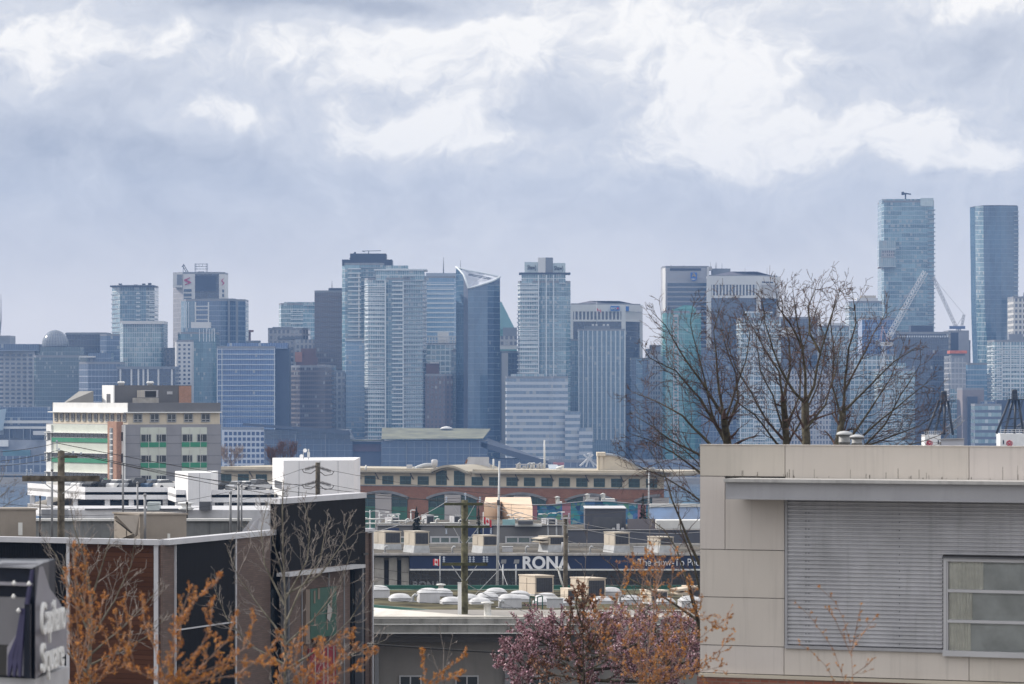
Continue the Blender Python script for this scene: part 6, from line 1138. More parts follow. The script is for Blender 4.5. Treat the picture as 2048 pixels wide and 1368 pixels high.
# recess with green poster; red poster below
rw = mat('tan_reveal', (.20, .155, .125), .8, .1, 1); p_ = fx(b_, 'poster_recess', T0o, T1o, 612, 621, Z(1284, 191), Z(1176, 191), .08, .2, rw)
gp = fx(b_, 'green_poster', T0o, T1o, 621, 673, Z(1275, 191), Z(1176, 191), .08, .22, mat('poster_green', (.025, .085, .06), .6, .15, 1))
for a, b, y0, y1 in ((628, 631, 1180, 1205), (636, 640, 1176, 1198), (661, 664, 1180, 1238), (629, 631, 1224, 1250), (654, 656, 1232, 1262)): fx(gp, 'pale_stripe', T0o, T1o, a, b, Z(y1, 191), Z(y0, 191), .22, .24, rw)
a_, b2, c2, d2 = (Vector((*hit(T0o, T1o, px), Z(y, 191))) + Vector((nE[0], nE[1], 0)) * .26 for px, y in ((645, 1208), (654, 1222), (649, 1246), (643, 1238))); MB().face([a_, b2, c2, d2]).build('white_patch', mat('poster_white', (.38, .36, .34), .7, .1, 1), gp)
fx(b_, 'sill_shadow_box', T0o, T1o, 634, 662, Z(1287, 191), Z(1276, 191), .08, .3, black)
rp = fx(b_, 'red_poster', T0o, T1o, 621, 672, zg, Z(1294, 191), .08, .22, mat('poster_red', (.20, .012, .022), .6, .12, 1))
for a in (630, 647, 655, 667): fx(rp, 'pale_stripe', T0o, T1o, a, a + 2, zg, Z(1297, 191), .22, .24, mat('poster_grey', (.30, .24, .23), .7, .1, 1))
# second roof behind: stained wall
D = 198; w2 = thing('rear_parapet_wall', 'stained grey parapet wall with a white cap behind the shop roof edge', 'wall', (X(290, D), D, 45)); stn = mat('stained_wall', (.20, .205, .205), .8, .12, .9, .6); bx('wall', w2, stn, X(40, D), X(498, D), D, D + .3, 43, Z(1042, D)); bx('cap', w2, offwhite, X(39, D), X(503, D), D - .15, D + .5, Z(1042, D), Z(1037.5, D)); MB().hexa([P(478, 1070, D - .2), P(492, 1070, D - .2), P(492, 1070, D + .1), P(478, 1070, D + .1), P(500, 1042, D - .2), P(514, 1038, D - .2), P(514, 1038, D + .1), P(500, 1042, D + .1)]).build('end_brace', trimw, w2)
unit('broad taupe roof unit with a yawning sloped hood', 228, 280, 373, 1030, 1090, 186, 2.6, m=mat('taupe_metal', (.27, .235, .20), .6, .06, 1, .1), dark=False, curb=.1)
h_ = [o for o in COL.objects if o.get('label') == 'broad taupe roof unit with a yawning sloped hood'][0]; D = 186; tm = MAT['taupe_metal']
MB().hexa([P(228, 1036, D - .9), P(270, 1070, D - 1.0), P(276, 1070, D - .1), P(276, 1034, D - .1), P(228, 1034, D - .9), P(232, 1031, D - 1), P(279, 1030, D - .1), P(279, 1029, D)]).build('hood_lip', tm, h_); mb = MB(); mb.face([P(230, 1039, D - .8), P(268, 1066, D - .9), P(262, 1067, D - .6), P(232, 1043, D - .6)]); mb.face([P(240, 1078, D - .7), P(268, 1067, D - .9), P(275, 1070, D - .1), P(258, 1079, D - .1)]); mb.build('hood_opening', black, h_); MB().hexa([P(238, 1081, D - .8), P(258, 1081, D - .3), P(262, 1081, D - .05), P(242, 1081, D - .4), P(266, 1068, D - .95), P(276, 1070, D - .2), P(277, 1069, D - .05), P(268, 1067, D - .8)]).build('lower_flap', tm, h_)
MB().box(X(336, D), X(341, D), D - .28, D - .2, Z(1076, D), Z(1067, D)).build('sticker', offwhite, h_)
unit('taupe roof unit cut off by the picture border', -60, -40, 72, 1020, 1090, 188, 2.4, m=tm, dark=False, curb=.1)
h_ = [o for o in COL.objects if o.get('label') == 'taupe roof unit cut off by the picture border'][0]; MB().box(X(38, 188), X(46, 188), 187.7, 187.85, Z(1070, 188), Z(1045, 188)).build('sticker', offwhite, h_)
for px, y0, y1, D, r0, lab in ((104, 940, 1082, 192, .05, 'grey rooftop conduit post close to the big timber pole'), (290, 990, 1084, 185, .055, 'thick short grey post before the hooded roof unit'), (275, 966, 1060, 215, .045, 'tall slim post standing left of the garage stair tower'), (374, 1006, 1080, 200, .042, 'black thin post next to the hooded roof unit'), (80, 994, 1082, 190, .036, 'black post carrying a small bracket beside the first roof unit'), (461, 985, 1078, 190, .055, 'grey post at the end of the stained parapet'), (477, 968, 1072, 192, .055, 'taller grey post beside the parapet end brace'), (483, 972, 1072, 196, .042, 'slim post tight beside the taller grey one'), (246, 928, 1035, 205, .05, 'slender pale post in front of the clinic corner'), (597, 976, 1000, 300, .042, 'short post rising behind the sign tower top')):
    r_ = thing('rooftop_post', lab, 'post', P(px, y1, D)); MB().path([P(px, y1, D), P(px, y0, D)], r0, 8).build('pole', black if 'black' in lab else mgrey, r_); MB().lathe(P(px, y0, D), [(r0 * 1.25, -.05), (r0 * 1.25, .04), (.01, .08)], 8).build('cap', black if 'black' in lab else mgrey, r_)
D = 380; b_ = thing('membrane_roof_shed', 'low shed with a bright white membrane roof between garage and shop', 'building', (X(300, D), D + 4, gh(D))); bx('walls', b_, lgrey, X(84, D), X(545, D), D, D + 14, gh(D), Z(1020, D)); MB().hexa([P(137, 1048, D - 2), P(256, 1048, D - 2), P(256, 1022, D + 6), P(137, 1022, D + 6), P(137, 1044, D - 2), P(256, 1044, D - 2), P(256, 1017, D + 6), P(137, 1017, D + 6)]).build('sloped_roof', wht, b_); bx('dark_edge', b_, dgrey, X(170, D), X(380, D), D - .2, D, Z(1020, D), Z(1017, D)); bx('skylight_box', b_, mat('pale_aqua_box', (.45, .50, .50), .6, .05, 1), X(296, D), X(320, D), D - 1, D + 1, Z(1020, D), Z(1004, D)); bx('dark_box', b_, dgrey, X(400, D), X(423, D), D - 1, D + 1, Z(1020, D), Z(1003, D)); MB().lathe(P(372, 1020, D - .8), [(.6, 0), (.7, .15), (.45, .3), (.45, .5), (.72, .55), (.72, .66), (.02, .72)], 14).build('turbine_vent', white, b_); bx('grey_box', b_, mgrey, X(86, D), X(137, D), D - 1.5, D - .1, Z(1044, D), Z(1018, D))

# ------------------------------------------------------------------ beige panelled building
A, B = pt(1400, 95.0), pt(2048, 91.7); B2 = hit(A, B, 2600); zb = lambda y: Z(y, 95.0); b_ = thing('panel_building', 'beige panelled building with grey corrugated wall, steel canopy and ribbon window', 'building', (A[0] + 3, 97, gh(95)))
pan = mat('beige_panel', (.545, .50, .455), .55, .045, .45, .17, objvar=.035, sfreq=5.0, spec=.25); gap = mat('joint_dark', (.05, .045, .042), .9, .1, 2)
bkA, bkB = (A[0] + .6, A[1] + 9), (B2[0], B2[1] + 9)
MB().prism([A, B2, bkB, bkA], gh(95), zb(925)).build('backing_wall', gap, b_); fx(b_, 'parapet_core', A, B, 1400, 2590, zb(926), zb(889.6), -.22, 0, gap); MB().prism([(A[0] + .1, A[1] + .3), (B2[0], B2[1] + .3), bkB, (bkA[0] + .1, bkA[1])], zb(925), zb(924)).build('roof', roofmat, b_)
def panel(p0, p1, y0, y1, nm='wall_panel'): return fx(b_, nm, A, B, p0 + .7, p1 - .7, zb(y1) + .008, zb(y0) - .008, -.02, .05, pan)
panel(1399.5, 1570, 889.5, 952, 'parapet_panel'); panel(1570, 1938, 889.5, 957, 'parapet_panel'); panel(1938, 2590, 889.5, 957, 'parapet_panel')
panel(1399.5, 1450, 952, 1098); panel(1450, 1569, 957, 1098); panel(1399.5, 1569, 1098, 1193); panel(1399.5, 1569, 1193, 1289); panel(1399.5, 1568, 1289, 1344.5); panel(1568, 1938, 1291, 1344.5); panel(1938, 2590, 1289, 1344.5)
fx(b_, 'parapet_cap', A, B, 1399, 2590, zb(890), zb(888.4), -.25, .07, pan); fx(b_, 'base_ledge', A, B, 1397, 2590, zb(1352), zb(1345.5), -.02, .16, mat('ledge_beige', (.50, .45, .37), .7, .05, .6)); MB().fbox(A, B, 1394, 2590, gh(95), zb(1352), -.02, .12).build('brick_base', brickmat('base_brick', (.24, .085, .055), (.20, .15, .12), .21, .075, .25), b_)
steel = mat('canopy_steel', (.33, .33, .35), .5, .05, .8, .12); stn_ = mat('mildew_stain', (.13, .12, .10), .9, .3, 6); mb = MB()
for i in range(46):
    q = 1460 + rnd.random() * 600; h_ = rnd.random() ** 2 * 26 * (.4 + (q - 1450) / 600) + 2; w0 = rnd.uniform(.5, 1.3); mb.fbox(A, B, q, q + w0, zb(953.5), zb(953.5 - h_), .05, .0525)
mb.build('mildew_stain', stn_, b_)
cn = fx(b_, 'canopy', A, B, 1451, 2590, zb(992), zb(961), .05, 1.0, steel); fx(cn, 'canopy_flashing', A, B, 1447, 2590, zb(961), zb(954.5), .05, 1.12, mat('flashing_grey', (.42, .41, .40), .6, .1, .8, .35)); fx(cn, 'canopy_lip', A, B, 1451, 2590, zb(995), zb(992), .1, 1.04, steel)
# corrugated wall: real ribs
corr = mat('corrugated_zinc', (.46, .46, .485), .42, .09, .9, .25, metal=.15, sfreq=4.0); nx, ny = fnorm(A, B); mb = MB(); mb.smooth = False
def corrug(p0, p1, z0, z1, pitch=.0885):
    a, b = hit(A, B, p0), hit(A, B, p1); n = int((z1 - z0) / pitch); prof_ = [(0, .02), (.22, .055), (.62, .055), (.80, .02), (1, .02)]
    for i in range(n):
        for (t0, o0), (t1, o1) in zip(prof_, prof_[1:]):
            za, zb_ = z0 + (i + t0) * pitch, z0 + (i + t1) * pitch; mb.face([(a[0] + nx * o0, a[1] + ny * o0, za), (b[0] + nx * o0, b[1] + ny * o0, za), (b[0] + nx * o1, b[1] + ny * o1, zb_), (a[0] + nx * o1, a[1] + ny * o1, zb_)])
corrug(1575, 1886.5, zb(1284), zb(997)); corrug(1886.5, 2590, zb(1284) + .0885 * math.ceil((zb(1106) - zb(1284)) / .0885), zb(997)); mb.build('corrugated_wall', corr, b_)
fx(b_, 'side_trim', A, B, 1569.5, 1574.5, zb(1290), zb(997), -.02, .08, steel); sl_ = fx(b_, 'sill_flashing', A, B, 1569, 1890, zb(1291), zb(1285), -.02, .12, steel)
mb = MB()
for px in (1617, 1798, 1886 - 275): 
    for i in range(0, 33, 2): mb.fbox(A, B, px, px + 1.2, zb(1280) + i * .0885 + .02, zb(1280) + i * .0885 + .045, .05, .062)
mb.build('screws', dgrey, b_)
# ribbon window with curtains behind the panes
wf = mat('window_alloy', (.46, .46, .48), .4, .04, 1, metal=.2); pane = bpy.data.materials.new('window_pane'); pane.use_nodes = True; t = NT(pane.node_tree); gl_ = t.n('ShaderNodeBsdfGlossy'); gl_.inputs['Roughness'].default_value = .02; tr = t.n('ShaderNodeBsdfTransparent'); tr.inputs[0].default_value = (.97, .975, .97, 1); fr = t.n('ShaderNodeFresnel'); fr.inputs[0].default_value = 1.5; ms = t.n('ShaderNodeMixShader'); t.t.links.new(fr.outputs[0], ms.inputs[0]); t.t.links.new(tr.outputs[0], ms.inputs[1]); t.t.links.new(gl_.outputs[0], ms.inputs[2]); o2 = t.n('ShaderNodeOutputMaterial'); t.t.links.new(ms.outputs[0], o2.inputs[0])
wn_ = fx(b_, 'ribbon_window', A, B, 1886.5, 1892.5, zb(1297), zb(1106), -.02, .13, wf); fx(wn_, 'frame_head', A, B, 1892.5, 2590, zb(1113), zb(1106.5), -.02, .13, wf); fx(wn_, 'head_flashing', A, B, 1884, 2590, zb(1106), zb(1103.5), 0, .2, dgrey); fx(wn_, 'sill', A, B, 1885, 2590, zb(1297), zb(1286), -.02, .17, wf)
for y in (1170, 1229): fx(wn_, 'mullion', A, B, 1896, 2590, zb(y + 3), zb(y - 3), -.02, .11, wf)
fx(wn_, 'jamb', A, B, 1892.5, 1896, zb(1286), zb(1113), -.02, .11, wf); fx(wn_, 'mullion', A, B, 2120, 2124, zb(1286), zb(1113), -.02, .10, wf)
for y0, y1 in ((1113, 1167), (1173, 1226), (1232, 1286)): fx(wn_, 'pane', A, B, 1896, 2120, zb(y1), zb(y0), .055, .065, pane)
fx(wn_, 'room_back', A, B, 1888, 2590, zb(1287), zb(1110), .012, .016, mat('room_grey', (.60, .63, .64), .9, .15, 1.5)); cur = mat('curtain_cloth', (.87, .86, .79), .9, .08, 3); mb = MB(); mb.smooth = True
for (y0, y1), xs in zip(((1113, 1167), (1173, 1226), (1232, 1286)), ((1897, 1968), (1897, 1946), (1897, 1943))):
    n = 28
    for i in range(n):
        a, b = hit(A, B, xs[0] + (xs[1] - xs[0]) * i / n), hit(A, B, xs[0] + (xs[1] - xs[0]) * (i + 1) / n); oa, ob = .035 + .013 * math.sin(i * 1.9), .035 + .013 * math.sin((i + 1) * 1.9)
        mb.face([(a[0] + nx * oa, a[1] + ny * oa, zb(y1)), (b[0] + nx * ob, b[1] + ny * ob, zb(y1)), (b[0] + nx * ob, b[1] + ny * ob, zb(y0)), (a[0] + nx * oa, a[1] + ny * oa, zb(y0))])
mb.build('curtain', cur, wn_)
for px, y0, D, k in ((1689, 862, 98.5, 1.0), (1714, 869, 97.6, .92)):
    zrf = zb(924); r_ = thing('roof_fan', {1689: 'taller mushroom topped steel vent on the panel building roof', 1714: 'shorter mushroom topped steel vent beside its taller twin'}[px], 'vent', (X(px, D), D, zrf)); h0 = Z(y0, D) - Z(893, D); k *= S(11.5, D)
    MB().lathe(P(px, 893, D), [(k, zrf - Z(893, D)), (k, h0 * .25), (k * 1.06, h0 * .26), (k * 1.06, h0 * .32), (k, h0 * .33), (k, h0 * .72)], 24).build('drum', mat('dull_galvanised', (.24, .245, .25), .5, .12, 3, .2), r_); MB().lathe(P(px, 893, D), [(k * 1.35, h0 * .74), (k * 1.42, h0 * .80), (k * 1.25, h0 * .9), (k * .7, h0 * .98), (.01, h0)], 24).build('cap', mat('dusty_cap', (.42, .43, .44), .7, .1, 3), r_); MB().lathe(P(px, 893, D), [(k * .55, h0 * .70), (k * .55, h0 * .76)], 12).build('neck', dgrey, r_)
r_ = thing('roof_box', 'pale metal box sitting on the panel building roof before the black derrick', 'roof box', P(1905, 922, 98)); MB().hexa([P(1883, 922, 98), P(1927, 922, 98), P(1927, 922, 98.8), P(1883, 922, 98.8), P(1882, 879, 98), P(1928, 878, 98), P(1928, 878, 98.8), P(1882, 879, 98.8)]).build('casing', mat('pale_blue_metal', (.46, .48, .55), .5, .05, 1), r_); MB().hexa([P(1881, 879, 97.95), P(1929, 878, 97.95), P(1929, 878, 98.9), P(1881, 879, 98.9), P(1881, 877.5, 97.95), P(1929, 876.5, 97.95), P(1929, 876.5, 98.9), P(1881, 877.5, 98.9)]).build('lid', lgrey, r_)

# ------------------------------------------------------------------ dockyard derrick cranes
def derrick(label, cx, D, hx0, hx1, logo, yb=892, dy=0):
    r = thing('dock_crane', label, 'crane', (X(cx, D), D, -1)); s = S(1, D); zf = Z(870 + dy, D)
    lattice(MB(), (X(cx, D), D + 2, 0), (X(cx, D), D + 2, Z(yb + 2, D)), 6, 7, .35).build('tower', dgrey, r)
    bx('machine_house', r, white, X(hx0, D), X(hx1, D), D - 2, D + 7, Z(yb, D), zf); mb = MB()
    for z in (zf + .5, zf + 1.0): mb.bar((X(hx0, D), D - 2, z), (X(hx1, D), D - 2, z), .07)
    for i in range(9): x = X(hx0 + (hx1 - hx0) * i / 8, D); mb.bar((x, D - 2, zf), (x, D - 2, zf + 1.05), .06)
    mb.build('railing', white, r)
    hd = P(cx + 7, 802 + dy, D)
    for dx_, dd in ((-30, -1), (-8, 5), (6, -1.5), (24, -1)):
        MB().path([P(cx + dx_, 870 + dy, D) + Vector((0, dd, 0)), hd + Vector((dx_ * .08 * s * 4, 0, 0))], .32, 6).build('leg', black, r)
    mb = MB()
    for y, w_ in ((822, 12), (840, 18), (856, 24)): mb.bar(P(cx + 7 - w_ * .9, y + dy, D), P(cx + 7 + w_ * .65, y + dy, D), .14)
    mb.bar(P(cx - 20, 850 + dy, D), P(cx + 8, 838 + dy, D), .1).bar(P(cx + 2, 852 + dy, D), P(cx + 18, 836 + dy, D), .1).bar(P(cx + 24, 804 + dy, D), P(cx + 15, 836 + dy, D), .1).bar(P(cx + 22, 804 + dy, D), P(cx + 13, 830 + dy, D), .08); mb.build('bracing', black, r)
    MB().lathe(P(cx + 7, 804 + dy, D), [(S(6, D), 0), (S(6.5, D), S(6, D)), (S(5.5, D), S(19, D)), (S(6, D), S(20, D)), (S(5, D), S(22, D))], 12).build('sheave_head', black, r); bx('platform', r, black, X(cx - 6, D), X(cx + 29, D), D - 1.5, D + 1.5, Z(803 + dy, D), Z(801 + dy, D)); mb = MB()
    for y in (792, 796.5): mb.bar(P(cx - 8, y + dy, D - 1.5), P(cx + 30, y + dy, D - 1.5), .05)
    for i in range(8): mb.bar(P(cx - 8 + i * 5.4, 802 + dy, D - 1.5), P(cx - 8 + i * 5.4, 792 + dy, D - 1.5), .05)
    mb.build('platform_railing', dgrey, r)
    for px in (hx0 + 5, hx1 - 6): MB().box(X(px, D), X(px + 2.2, D), D - 2.1, D - 1.95, Z(888, D), Z(880, D)).build('window', black, r)
    lattice(MB(), P(cx + 7, 868 + dy, D + 7), P(cx + 40, 840, D + 45), 1.6, 12, .12).build('jib', dgrey, r)
    if logo:
        mb = MB(); w_ = [(0, 881), (5, 884), (5.5, 888), (0, 895), (-5.5, 888), (-5, 884), (0, 881)]
        mb.path([P(logo + a, b, D - 2.15) for a, b in w_], .13, 4); mb.bar(P(logo - 2.5, 885, D - 2.15), P(logo, 891, D - 2.15), .2).bar(P(logo + 2.5, 885, D - 2.15), P(logo, 891, D - 2.15), .2); mb.face([P(logo - 2, 883.5, D - 2.2), P(logo + 2, 883.5, D - 2.2), P(logo, 881, D - 2.2)]); mb.build('red_emblem', red, r)
    return r
derrick('black four legged derrick over a white house half hidden by twigs', 1881, 1085, 1848, 1880, 1859)
derrick('black four legged derrick above a white house with a clear red emblem', 2022, 1085, 1999, 2060, 2019, dy=-3)

# ------------------------------------------------------------------ utility poles, crossarms, insulators
def insul(mb, c, h=.28, r=.07, n=3):
    prof_ = [(r * .4, 0)]
    for i in range(n): z = h * (i + .2) / n; prof_ += [(r * .4, z), (r, z + h * .25 / n), (r * .4, z + h * .6 / n)]
    mb.lathe(c, prof_ + [(r * .5, h), (.005, h * 1.03)], 10)
def pole(label, px, y0, y1, D, r0, arms, m=wood):
    r = thing('utility_pole', label, 'utility pole', (X(px, D), D, gh(D))); a, b = (X(px, D), D, gh(D)), P(px + (1.5 if r0 > .1 else 0), y0, D)
    MB().path([a, Vector(a).lerp(Vector(b), .5), b], [r0 * 1.15, r0 * 1.07, r0], 12).build('shaft', m, r)
    for x0, x1, y, th, ins, mm in arms:
        ar = MB().box(X(x0, D), X(x1, D), D - r0 - .16, D - r0 - .02, Z(y + th / 2, D), Z(y - th / 2, D)).build('crossarm', mm, r); mb = MB()
        for i in ins: insul(mb, P(i, y - th / 2, D - r0 - .09))
        if ins: mb.build('insulators', mat('porcelain', (.40, .46, .56), .25, .1, 4), ar)
        mb = MB()
        for s in (-1, 1): mb.bar(P(px + s * min(38, abs((x1 if s > 0 else x0) - px) * .55), y + th / 2, D - r0 - .17), P(px + s * 4, y + 30 * (r0 / .15), D - r0 - .02), .022)
        mb.build('arm_brace', galv, ar)
    return r
p1 = pole('thick weathered pole with one long timber crossarm in front of the clinic', 121, 902, 1100, 183, .15, [(46, 200, 957, 11, (54, 62), wood)])
mb = MB(); D = 182.8; mb.bar(P(114, 904, D), P(114, 886, D), .02); insul(mb, P(114, 886, D), .12, .07, 2); insul(mb, P(146, 908, D), .12, .07, 2); insul(mb, P(162, 909, D), .1, .06, 2); insul(mb, P(118, 901, D), .1, .06, 2); mb.build('pin_insulators', MAT['porcelain'], p1); MB().box(X(129, D), X(154, D), D - .1, D + .1, Z(916, D), Z(911, D)).build('short_bracket', wood, p1)
p2 = pole('leaning dark pole with strings of brown disc insulators before the garage lift tower', 634, 925, 1010, 320, .17, [])
mb = MB(); D = 319.6
for sx, y0, y1 in ((-1, 933, 938), (1, 936, 942), (-1, 964, 969), (1, 965, 970)):
    for i in range(8):
        q = P(636 + sx * (6 + i * 2.6), y0 + (y1 - y0) * i / 7, D); mb.path([q - Vector((.025, 0, 0)), q + Vector((.025, 0, 0))], .13, 10)
    mb.bar(P(636, y0 - 1, D), P(636 + sx * 32, y1 + 1, D), .03).path([P(636 + sx * 32, y1 + 1, D), P(636 + sx * 28, y1 + 7, D), P(636 + sx * 14, y1 + 9, D), P(636 + sx * 3, y1 + 1, D)], .03, 5)
mb.build('disc_insulators', mat('brown_glaze', (.035, .025, .022), .3, .1, 4), p2)
p3 = pole('tall mossy green pole carrying three crossarms by the navy fascia', 928, 1000, 1240, 204, .165, [(888, 966, 1008, 5, (893, 960), mossy), (890, 980, 1053, 5, (), mossy), (884, 975, 1128, 6, (888, 940, 947, 968, 974), mossy)], m=mat('mossy_pole', (.078, .074, .046), .95, .3, 3, .25, col2=(.115, .11, .072), spec=.1))
mb = MB(); D = 203.8
mb.bar(P(931, 1000, D), P(931, 990, D), .04); insul(mb, P(931, 992, D), .15, .08, 2)
for px in (893, 955, 982): insul(mb, P(px, 1068, D), .28, .06, 3)
mb.build('hanging_insulators', MAT['porcelain'], p3)
p4 = pole('plain grey timber pole standing in front of the slate office', 1130, 1030, 1195, 285, .15, [(1122, 1140, 1036, 3, (1124, 1138), lgrey)]); MB().path([P(1128, 1180, 284.5), P(1122, 1160, 284.5), P(1116, 1136, 284.5)], .06, 6).build('lamp_bracket', offwhite, p4); MB().box(X(1111, 284), X(1124, 284), 284, 284.5, Z(1137, 284), Z(1134, 284)).build('lamp_head', offwhite, p4)

# wires
wire = mat('cable_black', (.02, .02, .022), .6, .1, 3); wgrey = mat('cable_grey', (.40, .40, .41), .4, .1, 3, metal=.3)
def cable(label, a, b, sag, r=.012, m=wire, name='overhead_cable'):
    a, b = P(*a), P(*b); pts = [a.lerp(b, i / 24) - Vector((0, 0, sag * 4 * (i / 24) * (1 - i / 24))) for i in range(25)]
    return tag(MB().path(pts, r, 5).build(name, m), label, 'cable')
for lab, a, b, sag, r, m in (
    ('highest cable rising from the border to the pole-top pin', (-40, 905, 175), (114, 886, 183), .1, .012, wire), ('cable from the border to the bracket of the thick pole', (-40, 925, 172), (118, 900, 183), .1, .012, wire), ('third cable meeting the thick pole from the border', (-40, 934, 170), (146, 907, 183), .12, .012, wire),
    ('long cable from the pole-top pin past the clinic to the brick arches', (114, 886, 183), (1330, 1000, 330), 1.3, .016, wire), ('long cable from the thick pole passing above the garage roof', (118, 900, 183), (640, 966, 320), .6, .016, wire), ('long cable from the short bracket crossing the lift tower', (146, 907, 183), (1400, 996, 340), 2.1, .016, wire), ('lower cable sweeping from the bracket over brick arches', (162, 908, 183), (1010, 988, 300), 1.0, .016, wire),
    ('cable running level across the garage parapet to the insulator strings', (-40, 1000, 300), (604, 938, 320), 1.6, .015, wire), ('cable entering the lower insulator string', (-40, 1018, 300), (604, 970, 320), 1.2, .015, wire), ('cable leaving the upper insulator string towards the brick office', (668, 942, 320), (1500, 980, 380), 1.4, .015, wire), ('cable leaving the lower insulator string over the arches', (668, 971, 320), (1420, 1005, 380), 1.2, .015, wire),
    ('pale wire from the pole top down to the yard lamps', (931, 990, 190), (1420, 1090, 230), .5, .014, wgrey), ('pale wire from the top crossarm to the timber pole', (960, 1003, 190), (1130, 1045, 285), .3, .014, wgrey), ('pale wire sloping from the top crossarm towards the dark sign tower', (893, 1003, 190), (735, 1066, 170), .2, .014, wgrey), ('pale wire leaving the timber pole past the slate office', (1130, 1038, 285), (1420, 1062, 300), .5, .016, wgrey), ('second pale wire leaving the timber pole', (1130, 1080, 285), (1420, 1100, 300), .6, .016, wgrey), ('pale wire from the mossy pole to the green ladder', (934, 1168, 190), (1110, 1240, 200), .2, .014, wgrey),
    ('guy wire dropping from the steel mast to the skylight roof', (996, 1120, 310), (1022, 1190, 290), 0, .018, wgrey), ('guy wire falling from the steel mast past the floodlight', (998, 1140, 310), (940, 1200, 270), 0, .014, wgrey), ('thin wire strung across the skylights', (735, 1152, 230), (1420, 1192, 250), .5, .012, wire), ('black wire strung low over the tall curbed skylight', (735, 1196, 220), (1420, 1216, 240), .3, .012, wire), ('black wire strung over the far skylight roof', (735, 1172, 250), (1420, 1186, 262), .3, .011, wire), ('thin wire strung below the shop glass', (735, 1135, 230), (1420, 1165, 250), .5, .01, wire),
    ('thick black cable sagging before the taupe wall and pink blossom', (735, 1287, 120), (1420, 1312, 118), .12, .028, wire), ('thin cable along the concrete building eave', (735, 1271, 160), (1420, 1276, 160), .1, .008, wire)):
    cable(lab, a, b, sag, r, m)

# ------------------------------------------------------------------ shopping centre sign, close and out of focus
D = 44.0; s_ = thing('shopping_centre_sign', 'stepped black and white shopping centre sign with raised white lettering', 'sign', P(30, 1368, D) + Vector((0, 0, -4))); zb = lambda y: Z(y, D); blue_ = mat('sign_violet', (.032, .031, .085), .5, .08, 4); sgrey = mat('sign_light_grey', (.23, .225, .26), .4, .05, 3); snavy = mat('sign_navy', (.012, .016, .028), .45, .12, 5, spec=.15)
F0, F1, F2 = pt(-60, 43.5), pt(70, 43.0), pt(137, 44.9)                                    # left face, corner fold, lettered face
def face_poly(name, pts, A, B, o, m, par=s_, th=.03):
    nx, ny = fnorm(A, B); q = [Vector((*hit(A, B, px), zb(y))) + Vector((nx, ny, 0)) * o for px, y in pts]; bq = [v - Vector((nx, ny, 0)) * th for v in q]; mb = MB(); n = len(q); mb.face(q); mb.face(bq[::-1])
    for i in range(n): mb.face([q[i], bq[i], bq[(i + 1) % n], q[(i + 1) % n]])
    return mb.build(name, m, par)
MB().prism([F0, F1, F2, (F2[0] - .1, 45.2), (F0[0], 45.2)], gh(44), zb(1345)).build('base', mat('sign_base', (.42, .42, .44), .6, .06, 2, .15), s_)
MB().prism([F0, F1, (F1[0] - .02, 45.1), (F0[0], 45.1)], zb(1345), zb(1126)).build('core', snavy, s_)
MB().hexa([(*pt(-20, 43.3), zb(1128)), (*pt(64, 42.95), zb(1128)), (*pt(64, 43.6), zb(1128)), (*pt(-20, 43.9), zb(1128)), (*pt(6, 43.3), zb(1120)), (*pt(86, 43.2), zb(1120)), (*pt(86, 43.7), zb(1120)), (*pt(6, 43.9), zb(1120))]).build('top_cap', mat('cap_slate', (.10, .105, .125), .4, .1, 4), s_)
MB().prism([pt(72, 43.1), pt(98, 43.9), (X(96, 44.4), 44.4), (X(72, 44.2), 44.2)], zb(1215), zb(1122)).build('upper_fin', mat('fin_dark', (.045, .045, .055), .4, .1, 4), s_)
face_poly('shelf', [(-30, 1163), (66, 1163), (66, 1157), (-30, 1157)], F0, F1, .06, sgrey, th=.1); face_poly('silver_board', [(-30, 1280), (28, 1280), (50, 1250), (64, 1186), (-30, 1186)], F0, F1, .05, mat('silver_board', (.135, .135, .15), .3, .06, 2)); face_poly('black_board', [(-30, 1340), (25, 1340), (25, 1281), (-30, 1281)], F0, F1, .05, black)
face_poly('white_sweep', [(25, 1338), (60, 1338), (60, 1196), (50, 1250), (26, 1284)], F0, F1, .09, sgrey)
for k in range(3): face_poly('violet_stripe', [(29 + k * 11, 1340), (33 + k * 11, 1340), (50 + k * 5, 1268), (58 + k * 3, 1208), (56 + k * 3, 1206), (46 + k * 5, 1262), (30 + k * 9, 1300)], F0, F1, .11, blue_)
face_poly('violet_stripe', [(66, 1198), (72, 1198), (82, 1130), (78, 1130)], F0, F1, .13, blue_)
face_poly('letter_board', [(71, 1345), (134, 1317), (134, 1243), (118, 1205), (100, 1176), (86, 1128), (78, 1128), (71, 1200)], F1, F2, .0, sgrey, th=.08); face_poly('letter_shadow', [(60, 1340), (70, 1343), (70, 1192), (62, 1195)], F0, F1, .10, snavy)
ang = math.atan2(F2[1] - F1[1], F2[0] - F1[0])
def sign_text(body, px, y, h, p1):
    nx, ny = fnorm(F1, F2); q = hit(F1, F2, px); e = hit(F1, F2, p1); Lw = math.hypot(e[0] - q[0], e[1] - q[1])
    return text('sign_lettering', body, s_, white, (q[0] + nx * .06, q[1] + ny * .06, zb(y)), S(h, D), .014, rotz=ang, sx=Lw / (S(h, D) * .53 * len(body)), bold=.005)
sign_text('Capilano', 70.5, 1258, 88, 127); sign_text('Square', 71, 1332, 80, 122)
for px, y in ((32, 1158), (62, 1158), (31, 1184), (41, 1211)): q = hit(F0, F1, px); MB().lathe((q[0], q[1] - .16, zb(y)), [(.005, -.02), (.025, 0), (.005, .03)], 8).build('bulb', white, s_)
